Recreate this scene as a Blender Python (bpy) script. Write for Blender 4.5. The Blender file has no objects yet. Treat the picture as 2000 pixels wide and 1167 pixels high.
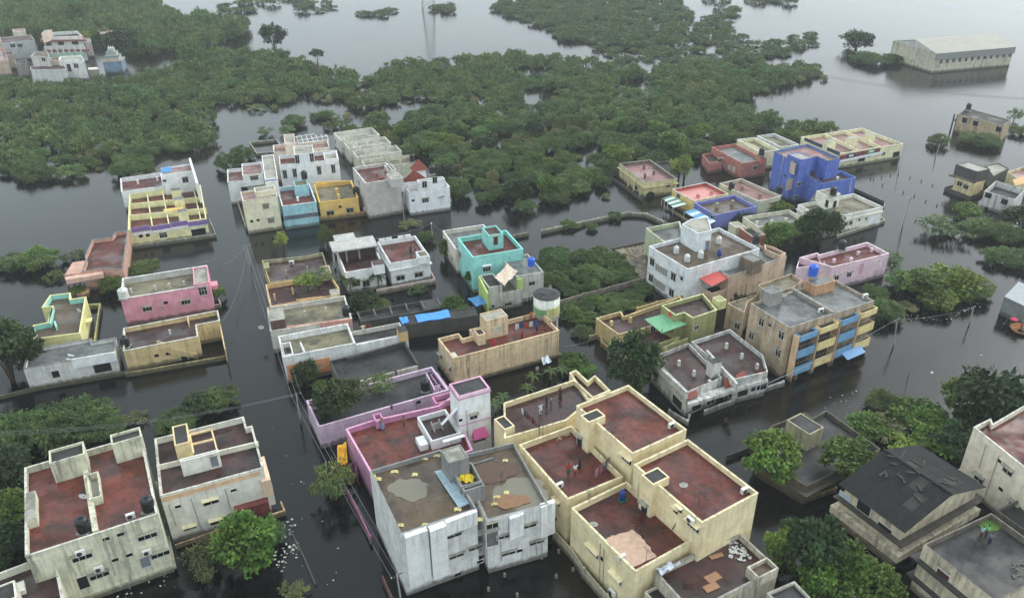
import bpy, math, random, re
import numpy as np
from mathutils import Vector, Matrix
random.seed(7); RNG = np.random.default_rng(7)
R = math.radians
sc = bpy.context.scene
# ------------------------------------------------------------------ camera
H = 64.0; FPX = 1572.19; PITCH = R(28.9); ROLL = R(-0.5)
cam = bpy.data.cameras.new('camera'); camo = bpy.data.objects.new('camera', cam); sc.collection.objects.link(camo)
cam.sensor_width = 36.0; cam.lens = FPX / 2000 * 36.0; cam.clip_start = 0.5; cam.clip_end = 6000
_c, _s = math.cos(PITCH), math.sin(PITCH)
FW = np.array([0, _c, -_s]); UP0 = np.array([0, _s, _c]); RT0 = np.array([1.0, 0, 0])
RT = math.cos(ROLL) * RT0 + math.sin(ROLL) * UP0; UP = -math.sin(ROLL) * RT0 + math.cos(ROLL) * UP0
camo.matrix_world = Matrix(((RT[0], UP[0], -FW[0], 0), (RT[1], UP[1], -FW[1], 0), (RT[2], UP[2], -FW[2], H), (0, 0, 0, 1)))
sc.camera = camo
# ------------------------------------------------------------------ sky, sun, exposure
SUN_EL, SUN_AZ = R(40), R(58)
world = bpy.data.worlds.new('World'); sc.world = world; world.use_nodes = True
wn = world.node_tree.nodes; wl = world.node_tree.links
sky = wn.new('ShaderNodeTexSky'); sky.sky_type = 'NISHITA'; sky.sun_disc = False
sky.sun_elevation = SUN_EL; sky.sun_rotation = SUN_AZ; sky.air_density = 1.0; sky.dust_density = 5.0; sky.ozone_density = 1.0; sky.altitude = 60
hs = wn.new('ShaderNodeHueSaturation'); hs.inputs['Saturation'].default_value = 0.3; hs.inputs['Value'].default_value = 1.0
cl = wn.new('ShaderNodeMix'); cl.data_type = 'RGBA'; cl.inputs[0].default_value = 0.55      # share of the sky covered by the even cloud layer
cl.inputs[7].default_value = (8.2, 9.6, 10.3, 1)
wl.new(sky.outputs[0], hs.inputs['Color']); wl.new(hs.outputs[0], cl.inputs[6]); wl.new(cl.outputs[2], wn['Background'].inputs['Color'])
wn['Background'].inputs['Strength'].default_value = 0.15
sl = bpy.data.lights.new('sun', 'SUN'); slo = bpy.data.objects.new('sun', sl); sc.collection.objects.link(slo)
sl.energy = 0.6; sl.angle = R(40); sl.color = (1.0, 0.985, 0.96)
_sd = Vector((math.sin(SUN_AZ) * math.cos(SUN_EL), math.cos(SUN_AZ) * math.cos(SUN_EL), math.sin(SUN_EL)))
slo.rotation_euler = _sd.to_track_quat('Z', 'Y').to_euler(); slo.location = (0, -40, 150)
sc.view_settings.view_transform = 'Standard'; sc.view_settings.look = 'None'; sc.view_settings.gamma = 1.0
sc.view_settings.exposure = 0.5; sc.view_settings.use_curve_mapping = False
sc.render.engine = 'CYCLES'; sc.cycles.use_denoising = True; sc.cycles.max_bounces = 6; sc.cycles.diffuse_bounces = 3
sc.cycles.glossy_bounces = 3; sc.cycles.transparent_max_bounces = 4; sc.cycles.volume_bounces = 1
# ------------------------------------------------------------------ photo pixel -> direction -> point on a surface of known height
CR = dict(A=(0,875),B=(500,875),C=(1000,875),D=(1500,875),E=(0,600),F=(500,600),G=(1000,600),H=(1500,600),I=(0,400),J=(500,400),K=(1000,400),
          L=(1400,400),M=(1150,230),N=(1500,200),O=(400,230),P=(0,0),a=(0,780),b=(200,290),c=(560,680),d=(920,700),e=(1420,680),q=(0,0))
SCL = dict(a=3.016, b=5.557, c=2.396, d=2.498, e=2.397, q=1.0)
def px(s):
    m = re.match(r'([A-Za-z])(-?[\d.]+),(-?[\d.]+)', s); o = CR[m[1]]; k = SCL.get(m[1], 3.996)
    return o[0] + float(m[2]) / k, o[1] + float(m[3]) / k
def ray(s):
    x, y = px(s) if isinstance(s, str) else s
    return FW + (x - 1000) / FPX * RT - (y - 583.5) / FPX * UP
CAM = np.array([0, 0, H])
def at(s, z=0.0):
    d = ray(s); t = (z - H) / d[2]; return CAM + t * d
def pts(s, z): return [at(p, z)[:2] for p in s.split()]
def rectify(P, az=None):
    P = [np.array(p, float) for p in P]; n = len(P)
    if az is None:
        s = c = 0
        for i in range(n):
            e = P[(i + 1) % n] - P[i]; L = np.hypot(*e); a = math.atan2(e[1], e[0]); s += L * L * math.sin(4 * a); c += L * L * math.cos(4 * a)
        az = math.atan2(s, c) / 4
    u = np.array([math.cos(az), math.sin(az)]); v = np.array([-u[1], u[0]])
    Q = [[p @ u, p @ v] for p in P]
    for i in range(n):
        j = (i + 1) % n; du = Q[j][0] - Q[i][0]; dv = Q[j][1] - Q[i][1]
        k = 1 if abs(du) > abs(dv) else 0
        m = (Q[i][k] + Q[j][k]) / 2; Q[i][k] = Q[j][k] = m
    return [q[0] * u + q[1] * v for q in Q], az
def ccw(P):
    a = sum(P[i][0] * P[(i + 1) % len(P)][1] - P[(i + 1) % len(P)][0] * P[i][1] for i in range(len(P)))
    return list(P) if a > 0 else list(P)[::-1]
def inset(P, t):
    n = len(P); out = []
    for i in range(n):
        a, b, c = P[i - 1], P[i], P[(i + 1) % n]
        e1 = (b - a) / max(1e-6, np.hypot(*(b - a))); e2 = (c - b) / max(1e-6, np.hypot(*(c - b)))
        n1 = np.array([-e1[1], e1[0]]); n2 = np.array([-e2[1], e2[0]]); k = 1 + n1 @ n2
        out.append(b + (n1 + n2) * t / max(k, 0.35))
    return out
# ------------------------------------------------------------------ materials
def lin(r, g, b): return tuple(((v / 255) / 12.92 if v / 255 <= .04045 else ((v / 255 + .055) / 1.055) ** 2.4) for v in (r, g, b))
MATS = {}
class NT:
    def __init__(s, name):
        s.m = bpy.data.materials.new(name); s.m.use_nodes = True; s.t = s.m.node_tree; s.b = s.t.nodes['Principled BSDF']
    def n(s, typ, **k):
        o = s.t.nodes.new(typ)
        for a, v in k.items():
            if hasattr(o, a): setattr(o, a, v)
        return o
    def l(s, a, b): s.t.links.new(a, b)
    def noise(s, scale, vec=None, detail=4, rough=.55):
        o = s.n('ShaderNodeTexNoise'); o.inputs['Scale'].default_value = scale; o.inputs['Detail'].default_value = detail; o.inputs['Roughness'].default_value = rough
        s.l(vec if vec is not None else s.pos(), o.inputs['Vector']); return o.outputs['Fac']
    def pos(s, sx=1, sy=1, sz=1):
        g = s.n('ShaderNodeNewGeometry'); m = s.n('ShaderNodeMapping'); m.inputs['Scale'].default_value = (sx, sy, sz); s.l(g.outputs['Position'], m.inputs['Vector']); return m.outputs[0]
    def ramp(s, fac, a, b, lo=0.0, hi=1.0):
        o = s.n('ShaderNodeMapRange'); o.inputs['From Min'].default_value = a; o.inputs['From Max'].default_value = b
        o.inputs['To Min'].default_value = lo; o.inputs['To Max'].default_value = hi; s.l(fac, o.inputs['Value']); return o.outputs[0]
    def mix(s, fac, a, b):
        o = s.n('ShaderNodeMix', data_type='RGBA'); 
        if isinstance(fac, (int, float)): o.inputs[0].default_value = fac
        else: s.l(fac, o.inputs[0])
        for i, v in ((6, a), (7, b)):
            if isinstance(v, tuple): o.inputs[i].default_value = (*v, 1)
            else: s.l(v, o.inputs[i])
        return o.outputs[2]
    def mul(s, a, b):
        o = s.n('ShaderNodeMath', operation='MULTIPLY')
        for i, v in ((0, a), (1, b)):
            if isinstance(v, (int, float)): o.inputs[i].default_value = v
            else: s.l(v, o.inputs[i])
        return o.outputs[0]
    def bump(s, h, st, d=.02):
        o = s.n('ShaderNodeBump'); o.inputs['Strength'].default_value = st; o.inputs['Distance'].default_value = d; s.l(h, o.inputs['Height']); s.l(o.outputs[0], s.b.inputs['Normal'])
    def col(s, v):
        if isinstance(v, tuple): s.b.inputs['Base Color'].default_value = (*v, 1)
        else: s.l(v, s.b.inputs['Base Color'])
    def rough(s, v):
        if isinstance(v, (int, float)): s.b.inputs['Roughness'].default_value = v
        else: s.l(v, s.b.inputs['Roughness'])
def wall(rgb, grime=.35):
    """painted plaster with rain streaks and mould blotches; rgb in display values"""
    k = ('wall', rgb, grime)
    if k in MATS: return MATS[k]
    t = NT('plaster'); c = lin(*rgb); lu = .3 * c[0] + .6 * c[1] + .1 * c[2]; c = tuple(.78 * v + .22 * lu for v in c); dirt = tuple(.16 * v + .018 for v in c); pale = tuple(min(.86, v * 1.12 + .02) for v in c)
    st = t.ramp(t.noise(1.0, t.pos(1.5, 1.5, .09), 8, .74), .53 - .08 * grime, .74 - .10 * grime)
    bl = t.ramp(t.noise(.42, None, 6, .7), .44 - .12 * grime, .68 - .14 * grime)
    f = t.mul(t.mul(st, bl), min(.9, grime * 1.25))
    fine = t.ramp(t.noise(1.7, None, 7, .75), .54, .72)
    f2 = t.mul(fine, grime * .75)
    base = t.mix(t.ramp(t.noise(.8, None, 5, .65), .35, .65), tuple(v * .85 for v in c), pale)
    tc = t.n('ShaderNodeTexCoord'); sz = t.n('ShaderNodeSeparateXYZ'); t.l(tc.outputs['Generated'], sz.inputs[0])
    dr = t.mul(t.ramp(t.noise(1.0, t.pos(2.6, 2.6, .06), 8, .76), .50, .66), t.ramp(sz.outputs[2], .35, 1.0)); dr = t.mul(dr, min(.85, grime * 1.3))
    base = t.mix(dr, base, dirt); x = t.mix(f, base, dirt); x = t.mix(f2, x, tuple(.4 * v + .02 for v in c))
    # silt line left by the flood just above the water
    g = t.n('ShaderNodeNewGeometry'); sp = t.n('ShaderNodeSeparateXYZ'); t.l(g.outputs['Position'], sp.inputs[0])
    ad = t.n('ShaderNodeMath', operation='MULTIPLY_ADD'); t.l(t.noise(1.3, t.pos(1, 1, .3), 4), ad.inputs[0]); ad.inputs[1].default_value = -1.0; t.l(sp.outputs[2], ad.inputs[2])
    x = t.mix(t.ramp(ad.outputs[0], .32, -.1, 0, .8), x, (.055, .05, .032))
    t.col(x); t.rough(t.ramp(t.noise(3, None, 3), .3, .7, .55, .9)); t.bump(t.noise(9, None, 4), .25, .02)
    MATS[k] = t.m; return t.m
def roofm(kind):
    if kind in MATS: return MATS[kind]
    a, b, dark, wet = {'tile': ((118,58,46), (84,42,36), (42,34,32), .5), 'tileb': ((128,66,52), (92,50,42), (44,36,33), .35), 'tiled': ((82,50,46), (60,42,40), (34,30,30), .6),
        'pinkt': ((168,128,122), (140,104,98), (100,82,78), .4), 'grey': ((122,124,122), (98,100,99), (66,68,66), .62), 'dark': ((64,63,61), (46,46,46), (28,28,28), .3),
        'mould': ((142,134,108), (110,104,84), (66,64,54), .3), 'earth': ((104,88,68), (84,70,56), (58,52,44), .5), 'pale': ((176,172,158), (150,148,136), (104,102,92), .3), 'brick': ((98,64,54), (74,50,44), (52,42,40), .1)}[kind]
    t = NT('roof_' + kind); a, b, dark = (tuple(.86 * v for v in lin(*w)) for w in (a, b, dark))
    x = t.mix(t.ramp(t.noise(1.6, None, 6, .65), .35, .65), a, b)
    m = t.ramp(t.noise(.3, None, 7, .72), .47, .60)
    x = t.mix(t.mul(m, .75), x, dark)
    if kind in ('tile', 'tileb', 'tiled', 'pinkt', 'brick'):
        br = t.n('ShaderNodeTexBrick'); br.inputs['Scale'].default_value = 1.0; br.inputs['Mortar Size'].default_value = .018; br.inputs['Brick Width'].default_value = .46; br.inputs['Row Height'].default_value = .23
        mp = t.n('ShaderNodeMapping'); mp.inputs['Rotation'].default_value = (0, 0, R(25)); t.l(t.pos(), mp.inputs[0]); t.l(mp.outputs[0], br.inputs['Vector'])
        br.inputs['Color1'].default_value = (.86, .86, .86, 1); br.inputs['Color2'].default_value = (1.1, 1.1, 1.1, 1); br.inputs['Mortar'].default_value = (.6, .6, .6, 1)
        mm = t.n('ShaderNodeMix', data_type='RGBA', blend_type='MULTIPLY'); mm.inputs[0].default_value = .8; t.l(x, mm.inputs[6]); t.l(br.outputs['Color'], mm.inputs[7]); x = mm.outputs[2]
    t.col(x); t.rough(t.ramp(t.noise(.28, None, 4, .6), .40, .60, .16 if wet > .3 else .4, .8)); t.b.inputs['Specular IOR Level'].default_value = .25 + .25 * wet
    t.bump(t.noise(5, None, 4), .15, .01); MATS[kind] = t.m; return t.m
def plain(name, rgb, rough=.6, metal=0.0, var=.25, spec=.5, scale=2.0):
    if name.startswith('coping'): return wall(rgb, .85)
    k = (name, rgb, rough, metal)
    if k in MATS: return MATS[k]
    t = NT(name); c = lin(*rgb); t.col(t.mix(t.ramp(t.noise(scale, None, 5, .6), .35, .7), c, tuple(v * (1 - var) for v in c))); t.rough(rough); t.b.inputs['Metallic'].default_value = metal; t.b.inputs['Specular IOR Level'].default_value = spec
    MATS[k] = t.m; return t.m
def leafm(name, rgb, rgb2, yel=.0):
    k = ('leaf', name)
    if k in MATS: return MATS[k]
    t = NT('leaf_' + name); g = t.n('ShaderNodeNewGeometry'); oi = t.n('ShaderNodeObjectInfo')
    x = t.mix(g.outputs['Random Per Island'], lin(*rgb), lin(*rgb2)); h = t.n('ShaderNodeHueSaturation'); t.l(x, h.inputs['Color'])
    t.l(t.mul(t.ramp(oi.outputs['Random'], 0, 1, .8, 1.3), t.ramp(t.noise(.22, None, 2), .3, .7, .75, 1.5)), h.inputs['Value']); t.l(t.ramp(t.noise(.06, None, 2), .35, .65, .465, .52), h.inputs['Hue'])
    t.col(h.outputs[0]); t.rough(.6); t.b.inputs['Specular IOR Level'].default_value = .3
    tr = t.n('ShaderNodeBsdfTranslucent'); t.l(h.outputs[0], tr.inputs[0]); ms = t.n('ShaderNodeMixShader'); ms.inputs[0].default_value = .22
    t.l(t.b.outputs[0], ms.inputs[1]); t.l(tr.outputs[0], ms.inputs[2]); t.l(ms.outputs[0], t.t.nodes['Material Output'].inputs['Surface'])
    MATS[k] = t.m; return t.m
WHITE = (226, 228, 226); GLASS = None
def glassm():
    if 'glass' in MATS: return MATS['glass']
    t = NT('window_glass'); t.col((.012, .013, .015)); t.rough(.12); t.b.inputs['Specular IOR Level'].default_value = .5; MATS['glass'] = t.m; return t.m
# ------------------------------------------------------------------ mesh helpers
ORG = {}
def link(o): sc.collection.objects.link(o)
def tag(o, label=None, cat=None, group=None, kind=None):
    if label: o['label'] = label
    if cat: o['category'] = cat
    if group: o['group'] = group
    if kind: o['kind'] = kind
    return o
def empty(name, loc, label, cat, group=None):
    o = bpy.data.objects.new(name, None); link(o); o.location = tuple(float(v) for v in loc); o.empty_display_size = .5; ORG[o.name] = np.array(loc, float); return tag(o, label, cat, group)
class MB:
    def __init__(s): s.v = []; s.f = []
    def add(s, vs, fs):
        k = len(s.v); s.v += [tuple(float(c) for c in p) for p in vs]; s.f += [tuple(i + k for i in f) for f in fs]; return s
    def box(s, c, d, az=0.0, tilt=None):
        u = np.array([math.cos(az), math.sin(az), 0]); v = np.array([-u[1], u[0], 0]); w = np.array([0, 0, 1.0])
        if tilt:   # tilt about u
            v, w = v * math.cos(tilt) + w * math.sin(tilt), -v * math.sin(tilt) + w * math.cos(tilt)
        c = np.array(c, float); h = np.array(d) / 2
        V = [c + sx * h[0] * u + sy * h[1] * v + sz * h[2] * w for sz in (-1, 1) for sx, sy in ((-1, -1), (1, -1), (1, 1), (-1, 1))]
        return s.add(V, [(3, 2, 1, 0), (4, 5, 6, 7), (0, 1, 5, 4), (1, 2, 6, 5), (2, 3, 7, 6), (3, 0, 4, 7)])
    def frame(s, o, U, V, W):      # box from a corner and three edge vectors
        o, U, V, W = (np.array(a, float) for a in (o, U, V, W))
        return s.add([o, o + U, o + U + V, o + V, o + W, o + U + W, o + U + V + W, o + V + W], [(3, 2, 1, 0), (4, 5, 6, 7), (0, 1, 5, 4), (1, 2, 6, 5), (2, 3, 7, 6), (3, 0, 4, 7)])
    def tube(s, P, r, n=6, cap=True):
        P = [np.array(p, float) for p in P]; r = r if isinstance(r, (list, tuple)) else [r] * len(P); V = []; F = []
        for i, p in enumerate(P):
            d = P[min(i + 1, len(P) - 1)] - P[max(i - 1, 0)]; d = d / max(1e-9, np.linalg.norm(d))
            a = np.cross(d, [0, 0, 1.0]) if abs(d[2]) < .95 else np.cross(d, [1.0, 0, 0]); a /= np.linalg.norm(a); b = np.cross(d, a)
            V += [p + r[i] * (math.cos(t) * a + math.sin(t) * b) for t in (2 * math.pi * k / n for k in range(n))]
        for i in range(len(P) - 1):
            for k in range(n): F.append((i * n + k, (i + 1) * n + k, (i + 1) * n + (k + 1) % n, i * n + (k + 1) % n))
        if cap: F += [tuple(range(n)), tuple(reversed(range((len(P) - 1) * n, len(P) * n)))]
        return s.add(V, F)
    def rev(s, prof, c, n=16):
        c = np.array(c, float); V = []; F = []
        for r, z in prof: V += [c + np.array([r * math.cos(2 * math.pi * k / n), r * math.sin(2 * math.pi * k / n), z]) for k in range(n)]
        for i in range(len(prof) - 1):
            for k in range(n): F.append((i * n + k, i * n + (k + 1) % n, (i + 1) * n + (k + 1) % n, (i + 1) * n + k))
        F += [tuple(reversed(range(n))), tuple(range((len(prof) - 1) * n, len(prof) * n))]
        return s.add(V, F)
    def prism(s, P, z0, z1, top=True, bot=True):
        n = len(P); V = [(p[0], p[1], z0) for p in P] + [(p[0], p[1], z1) for p in P]; F = [(i, (i + 1) % n, n + (i + 1) % n, n + i) for i in range(n)]
        if top: F.append(tuple(range(n, 2 * n)))
        if bot: F.append(tuple(reversed(range(n))))
        return s.add(V, F)
    def ring(s, Po, Pi, z0, z1):
        n = len(Po); V = [(p[0], p[1], z) for z in (z0, z1) for Q in (Po, Pi) for p in Q]; F = []
        for i in range(n):
            j = (i + 1) % n
            F += [(i, j, 2 * n + j, 2 * n + i), (2 * n + i, 2 * n + j, 3 * n + j, 3 * n + i), (n + j, n + i, 3 * n + i, 3 * n + j), (j, i, n + i, n + j)]
        return s.add(V, F)
    def mesh(s, name, m=None, org=(0, 0, 0), smooth=False):
        me = bpy.data.meshes.new(name); o = np.array(org, float)
        me.from_pydata([tuple(np.array(p) - o) for p in s.v], [], s.f)
        if m: me.materials.append(m)
        if smooth: me.shade_smooth()
        return me
    def build(s, name, m, parent=None, smooth=False, label=None):
        org = ORG[parent.name] if parent else np.zeros(3)
        ob = bpy.data.objects.new(name, s.mesh(name, m, org, smooth)); link(ob)
        if parent: ob.parent = parent; ORG[ob.name] = org
        if label: ob['label'] = label
        return ob
    def thing(s, name, m, label, cat, group=None, smooth=False, kind=None):
        V = np.array(s.v); c = (V.min(0) + V.max(0)) / 2; c[2] = V[:, 2].min()
        ob = bpy.data.objects.new(name, s.mesh(name, m, c, smooth)); link(ob); ob.location = c; ORG[ob.name] = c
        return tag(ob, label, cat, group, kind)
def copytree(o, loc, rz=0, scale=None, label=None, group=None, parent=None):
    c = o.copy(); link(c)
    if parent is None:
        c.location = tuple(float(v) for v in loc); c.rotation_euler = (0, 0, rz)
        if scale is not None: c.scale = scale if isinstance(scale, tuple) else (scale,) * 3
        if label: c['label'] = label
        if group: c['group'] = group
    else: c.parent = parent
    for ch in o.children: copytree(ch, None, parent=c)
    return c
# ------------------------------------------------------------------ houses
class Block:
    pass
class House:
    def __init__(s, name, label, where, cat='house', group=None):
        s.name, s.label, s.where, s.cat, s.group = name, label, where, cat, group; s.root = None; s.blocks = []; s.az = None
    def ensure(s, P):
        if s.root is None:
            c = np.mean(P, axis=0); s.root = empty(s.name, (c[0], c[1], 0), s.label, s.cat, s.group)
    def block(s, tr, z, z0=-.8, par=.8, wall_=None, roof='tile', pin=None, cop=None, rect=True, t=.16, az='house', walls=True, ztrace=None, roofname='roof'):
        """tr: traced outline of the block's top edge, z: its height above the water"""
        P = pts(tr, ztrace if ztrace is not None else z) if isinstance(tr, str) else [np.array(p) for p in tr]
        if rect:
            P, a = rectify(P, s.az if az == 'house' else az)
            if s.az is None: s.az = a
        elif s.az is None: _, s.az = rectify(P)
        P = [np.array(p) for p in ccw(P)]; s.ensure(P); b = Block(); b.P, b.z, b.zr, b.z0 = P, z, z - par, z0; b.wm = wall_ if wall_ else wall((220, 215, 190)); n = len(P)
        if walls: b.wall = MB().prism(P, z0, b.zr, top=False, bot=False).build('wall', b.wm, s.root)
        Pi = inset(P, t)
        if par > .05:
            cz = .06 if cop else 0
            pm = MB().ring(P, Pi, b.zr, z - cz)
            b.par = pm.build('parapet', b.wm, s.root)
            if pin:      # other paint on the terrace side
                b.par.data.materials.append(pin)
                for k_, f_ in enumerate(b.par.data.polygons): f_.material_index = 0 if k_ % 4 == 0 else 1
            if cop: MB().ring(inset(P, -.04), inset(P, t + .04), z - cz, z).build('coping', cop, s.root)
            MB().add([(p[0], p[1], b.zr - .0) for p in inset(P, t * .5)], [tuple(range(n))]).build(roofname, roofm(roof) if isinstance(roof, str) else roof, s.root)
        else:
            MB().add([(p[0], p[1], b.zr) for p in P], [tuple(range(n))]).build(roofname, roofm(roof) if isinstance(roof, str) else roof, s.root)
        s.blocks.append(b); return b
    def slab(s, b, z, h=.12, proj=.45, m=None, name='ledge'):
        P = b.P if isinstance(b, Block) else b
        return MB().prism(inset(P, -proj), z, z + h).build(name, m or b.wm, s.root)
    def poly(s, tr, z0, z1, m, name, rect=True, ztrace=None):
        P = pts(tr, z1 if ztrace is None else ztrace)
        if rect: P, _ = rectify(P, s.az)
        P = ccw([np.array(p) for p in P]); s.ensure(P); return MB().prism(P, z0, z1).build(name, m, s.root)
    def hit(s, p):
        d = ray(p); best = None
        for b in s.blocks:
            n = len(b.P)
            for i in range(n):
                A, B = b.P[i], b.P[(i + 1) % n]; e = B - A; L = np.hypot(*e)
                if L < .3: continue
                u = e / L; nr = np.array([u[1], -u[0]])
                den = d[:2] @ nr
                if den >= -1e-6: continue
                t = ((A - CAM[:2]) @ nr) / den; X = CAM + t * d; w = (X[:2] - A) @ u
                if -.25 < w < L + .25 and b.z0 - .6 < X[2] < b.z + .4 and (best is None or t < best[0]): best = (t, X, np.array([u[0], u[1], 0]), np.array([nr[0], nr[1], 0]), b)
        if best is None: print('MISS', s.name, p)
        return best
    def win(s, p, w=1.2, h=1.1, kind='bars', shade=.4, fm=None, sm=None, pm=None):
        q = s.hit(p)
        if q is None: return
        t, X, u, n, b = q; Z = np.array([0, 0, 1.0]); o = X - u * w / 2 - Z * h / 2
        fm = fm or plain('white_frame', (205, 205, 198), .5); f = MB(); k = .07; dp = .05
        f.frame(o - u * k - Z * k, u * (w + 2 * k), n * dp, Z * k); f.frame(o - u * k + Z * h, u * (w + 2 * k), n * dp, Z * k)
        f.frame(o - u * k, u * k, n * dp, Z * h); f.frame(o + u * w, u * k, n * dp, Z * h)
        if kind in ('bars', 'panes'):
            m = max(2, int(round(w / (.42 if kind == 'bars' else .6))))
            for i in range(1, m): f.frame(o + u * (w * i / m - .025) + n * .012, u * .05, n * .03, Z * h)
            if h > .8 and kind == 'bars': f.frame(o + Z * h * .62 + n * .012, u * w, n * .028, Z * .04)
        nm = 'door' if kind == 'door' else ('vent' if kind == 'vent' else 'window')
        fo = f.build(nm, fm if kind != 'vent' else b.wm, s.root)
        MB().frame(o, u * w, n * .012, Z * h).build('panel' if kind == 'door' else 'pane', pm or glassm(), fo)  # near-black panels are no doors: they paint the dark of an open doorway
        if shade:
            sm = sm or wall((150, 146, 128), .9); sw = w + .3; shade *= .85; a = X - u * sw / 2 + Z * (h / 2 + .12)
            MB().add([a, a + u * sw, a + u * sw + n * shade - Z * .06, a + n * shade - Z * .06, a + Z * .07, a + u * sw + Z * .07, a + u * sw + n * shade, a + n * shade],
                     [(3, 2, 1, 0), (4, 5, 6, 7), (0, 1, 5, 4), (1, 2, 6, 5), (2, 3, 7, 6), (3, 0, 4, 7)]).build('sunshade', sm, s.root)
        return fo
    def panel(s, p0, p1, hgt, m, name='painted_band', th=.05):
        a, b = s.hit(p0), s.hit(p1)
        if a is None: return
        n = a[3]; d1 = ray(p1); X1 = CAM + d1 * (((a[1] - CAM) @ n) / (d1 @ n)); u = a[2]; L = (X1 - a[1]) @ u
        return MB().frame(a[1] - np.array([0, 0, hgt / 2]), u * L, n * th, (0, 0, hgt)).build(name, m, s.root)
    def wins(s, L, **k):
        for p in L.split(): s.win(p, **k)
    def stair(s, p0, z0, p1, z1, width, m, side=1, rail=.75):
        """flight from p0 at height z0 (top) down to p1 at z1 (bottom); side: which side of the line the steps lie"""
        A, B = at(p0, z0), at(p1, z1); e = (B - A)[:2]; L = np.hypot(*e); u = np.array([*(e / L), 0]); n = np.array([-u[1], u[0], 0]) * side; s.ensure([A[:2]])
        N = max(4, int((z0 - z1) / .18)); st = MB(); dz = (z1 - z0) / N
        for i in range(N):
            o = A + u * L * i / N; st.frame([o[0], o[1], z0 + dz * (i + 1) - .22], u * L / N, n * width, np.array([0, 0, .22]))
        so = st.build('stair_flight', m, s.root)
        t = .12; D = np.array([0, 0, z1 - z0]) + u * L; lo = np.array([0, 0, -.28]); Z = np.array([0, 0, rail + .28])
        for k in (0, width):
            o = A + n * (k - (0 if k else t)) + lo; v = [o, o + D, o + D + n * t, o + n * t]; v += [p + Z for p in v]
            MB().add(v, [(3, 2, 1, 0), (4, 5, 6, 7), (0, 1, 5, 4), (1, 2, 6, 5), (2, 3, 7, 6), (3, 0, 4, 7)]).build('balustrade', m, so)
    def stubs(s, L, z, h=.7, r=.13, m=None):
        for p in L.split():
            X = at(p, z); MB().box(X + np.array([0, 0, h / 2 - .02]), (2 * r, 2 * r, h), s.az or 0).build('column_stub', m or wall((190, 186, 170), .4), s.root)
    def wallseg(s, p0, p1, z0, z1, t, m, name='parapet', tr=None):
        A, B = at(p0, z1 if tr is None else tr), at(p1, z1 if tr is None else tr); s.ensure([A[:2]]); e = B - A; L = np.hypot(e[0], e[1]); az = math.atan2(e[1], e[0])
        return MB().box([(A[0] + B[0]) / 2, (A[1] + B[1]) / 2, (z0 + z1) / 2], (L, t, z1 - z0), az).build(name, m, s.root)
    def pipes(s, L, m=None):
        for pr in L.split():
            a, c = pr.split('>'); q = s.hit(a); 
            if q is None: continue
            d2 = ray(c); t2 = ((q[1] - CAM) @ q[3]) / (d2 @ q[3]); Y = CAM + t2 * d2; n = q[3] * .06
            MB().tube([q[1] + n, Y + n], .05, 5).build('drain_pipe', m or plain('pipe', (170, 170, 160), .5), s.root)
def cwall(label, tr, z, m, t=.18, closed=False, pil=3.0, z0=-.8, cop=None, cat='wall', name='compound_wall'):
    P = [at(p, z) for p in tr.split()]
    if closed: P.append(P[0])
    c = np.mean(P, axis=0); r = empty(name, (c[0], c[1], 0), label, cat)
    for i in range(len(P) - 1):
        A, B = P[i], P[i + 1]; e = B - A; L = np.hypot(e[0], e[1]); az = math.atan2(e[1], e[0]); u = e / L
        MB().box([(A[0] + B[0]) / 2, (A[1] + B[1]) / 2, (z0 + z) / 2], (L + (t if i else 0), t - .004 * (i % 2), z - z0 - .003 * (i % 2)), az).build('wall', m, r)
        if pil:
            k = max(1, int(L / pil))
            for j in range(k + (1 if i == len(P) - 2 and not closed else 0)):
                X = A + u * L * j / k; MB().box([X[0], X[1], (z0 + z + .08) / 2], (.3, .3, z + .08 - z0), az).build('pillar', m, r)
    return r
# ------------------------------------------------------------------ the town, house by house (outlines traced along each roof's rim)
W_ = wall(WHITE, .22); COP = plain('coping', (205, 200, 182), .7); COPW = plain('coping_white', (226, 226, 222), .7)
CONC = wall((150, 150, 146), .5); CONCD = wall((104, 104, 100), .7); DARKW = wall((88, 84, 74), .8); PVC = plain('pvc', (205, 205, 200), .4)
HS = {}
def house(key, label, where, name='house', cat='house', group=None):
    h = House(name, label, where, cat, group); HS[key] = h; return h
DOORG = plain('door_grey', (125, 130, 138), .5); DOORB = plain('door_brown', (70, 42, 30), .6); HOLE_SHADE = plain('dark_opening', (16, 15, 14), .9)  # last one: near-black paint for flat sheets standing in for shade inside openings

# --- lower left: cream double house
h = house('B1', 'stained cream double house with two red terrace roofs at lower left', 'the cream double house', 'double_house')
cr = wall((212, 208, 174), .8)
b1 = h.block('A185,140 E1103,1000 A1228,500 A205,850', 7.9, wall_=cr, roof='tileb', cop=COP)
h.wallseg('A655,110', 'A742,640', 7.1, 7.75, .5, cr, 'divider')
h.block('A672,200 A765,180 A792,370 A700,395', 8.1, 7.1, .75, cr, 'pale', t=.12)
hr1 = h.block('E375,1112 E642,1050 E672,1150 A387,105', 9.7, 7.1, .3, cr, 'dark')
hr2 = h.block('E845,995 E1085,934 E1112,1000 E880,1066', 9.7, 7.1, .3, cr, 'dark')
h.block('A192,345 A262,330 A292,540 A215,545', 8.3, 7.1, .05, cr, 'pale', rect=True)
h.wins('A1150,680 A640,845 A775,985 A1250,820', w=1.7, h=.75, kind='panes', shade=.5)
h.wins('A828,705 A940,670 A900,868 A1010,830', w=.6, h=.4, kind='vent', shade=0)
h.win('A650,1045', .9, 1.5, 'door', .0, pm=HOLE_SHADE); h.win('A1135,885', .85, 1.3, 'door', 0, pm=DOORG)
h.pipes('A815,700>A900,990 A930,690>A1020,960 A1015,560>A1055,650 A520,880>A600,985')
h.slab(b1.P, .55, .25, .28, wall((150, 146, 120), .9), 'plinth')
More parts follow.
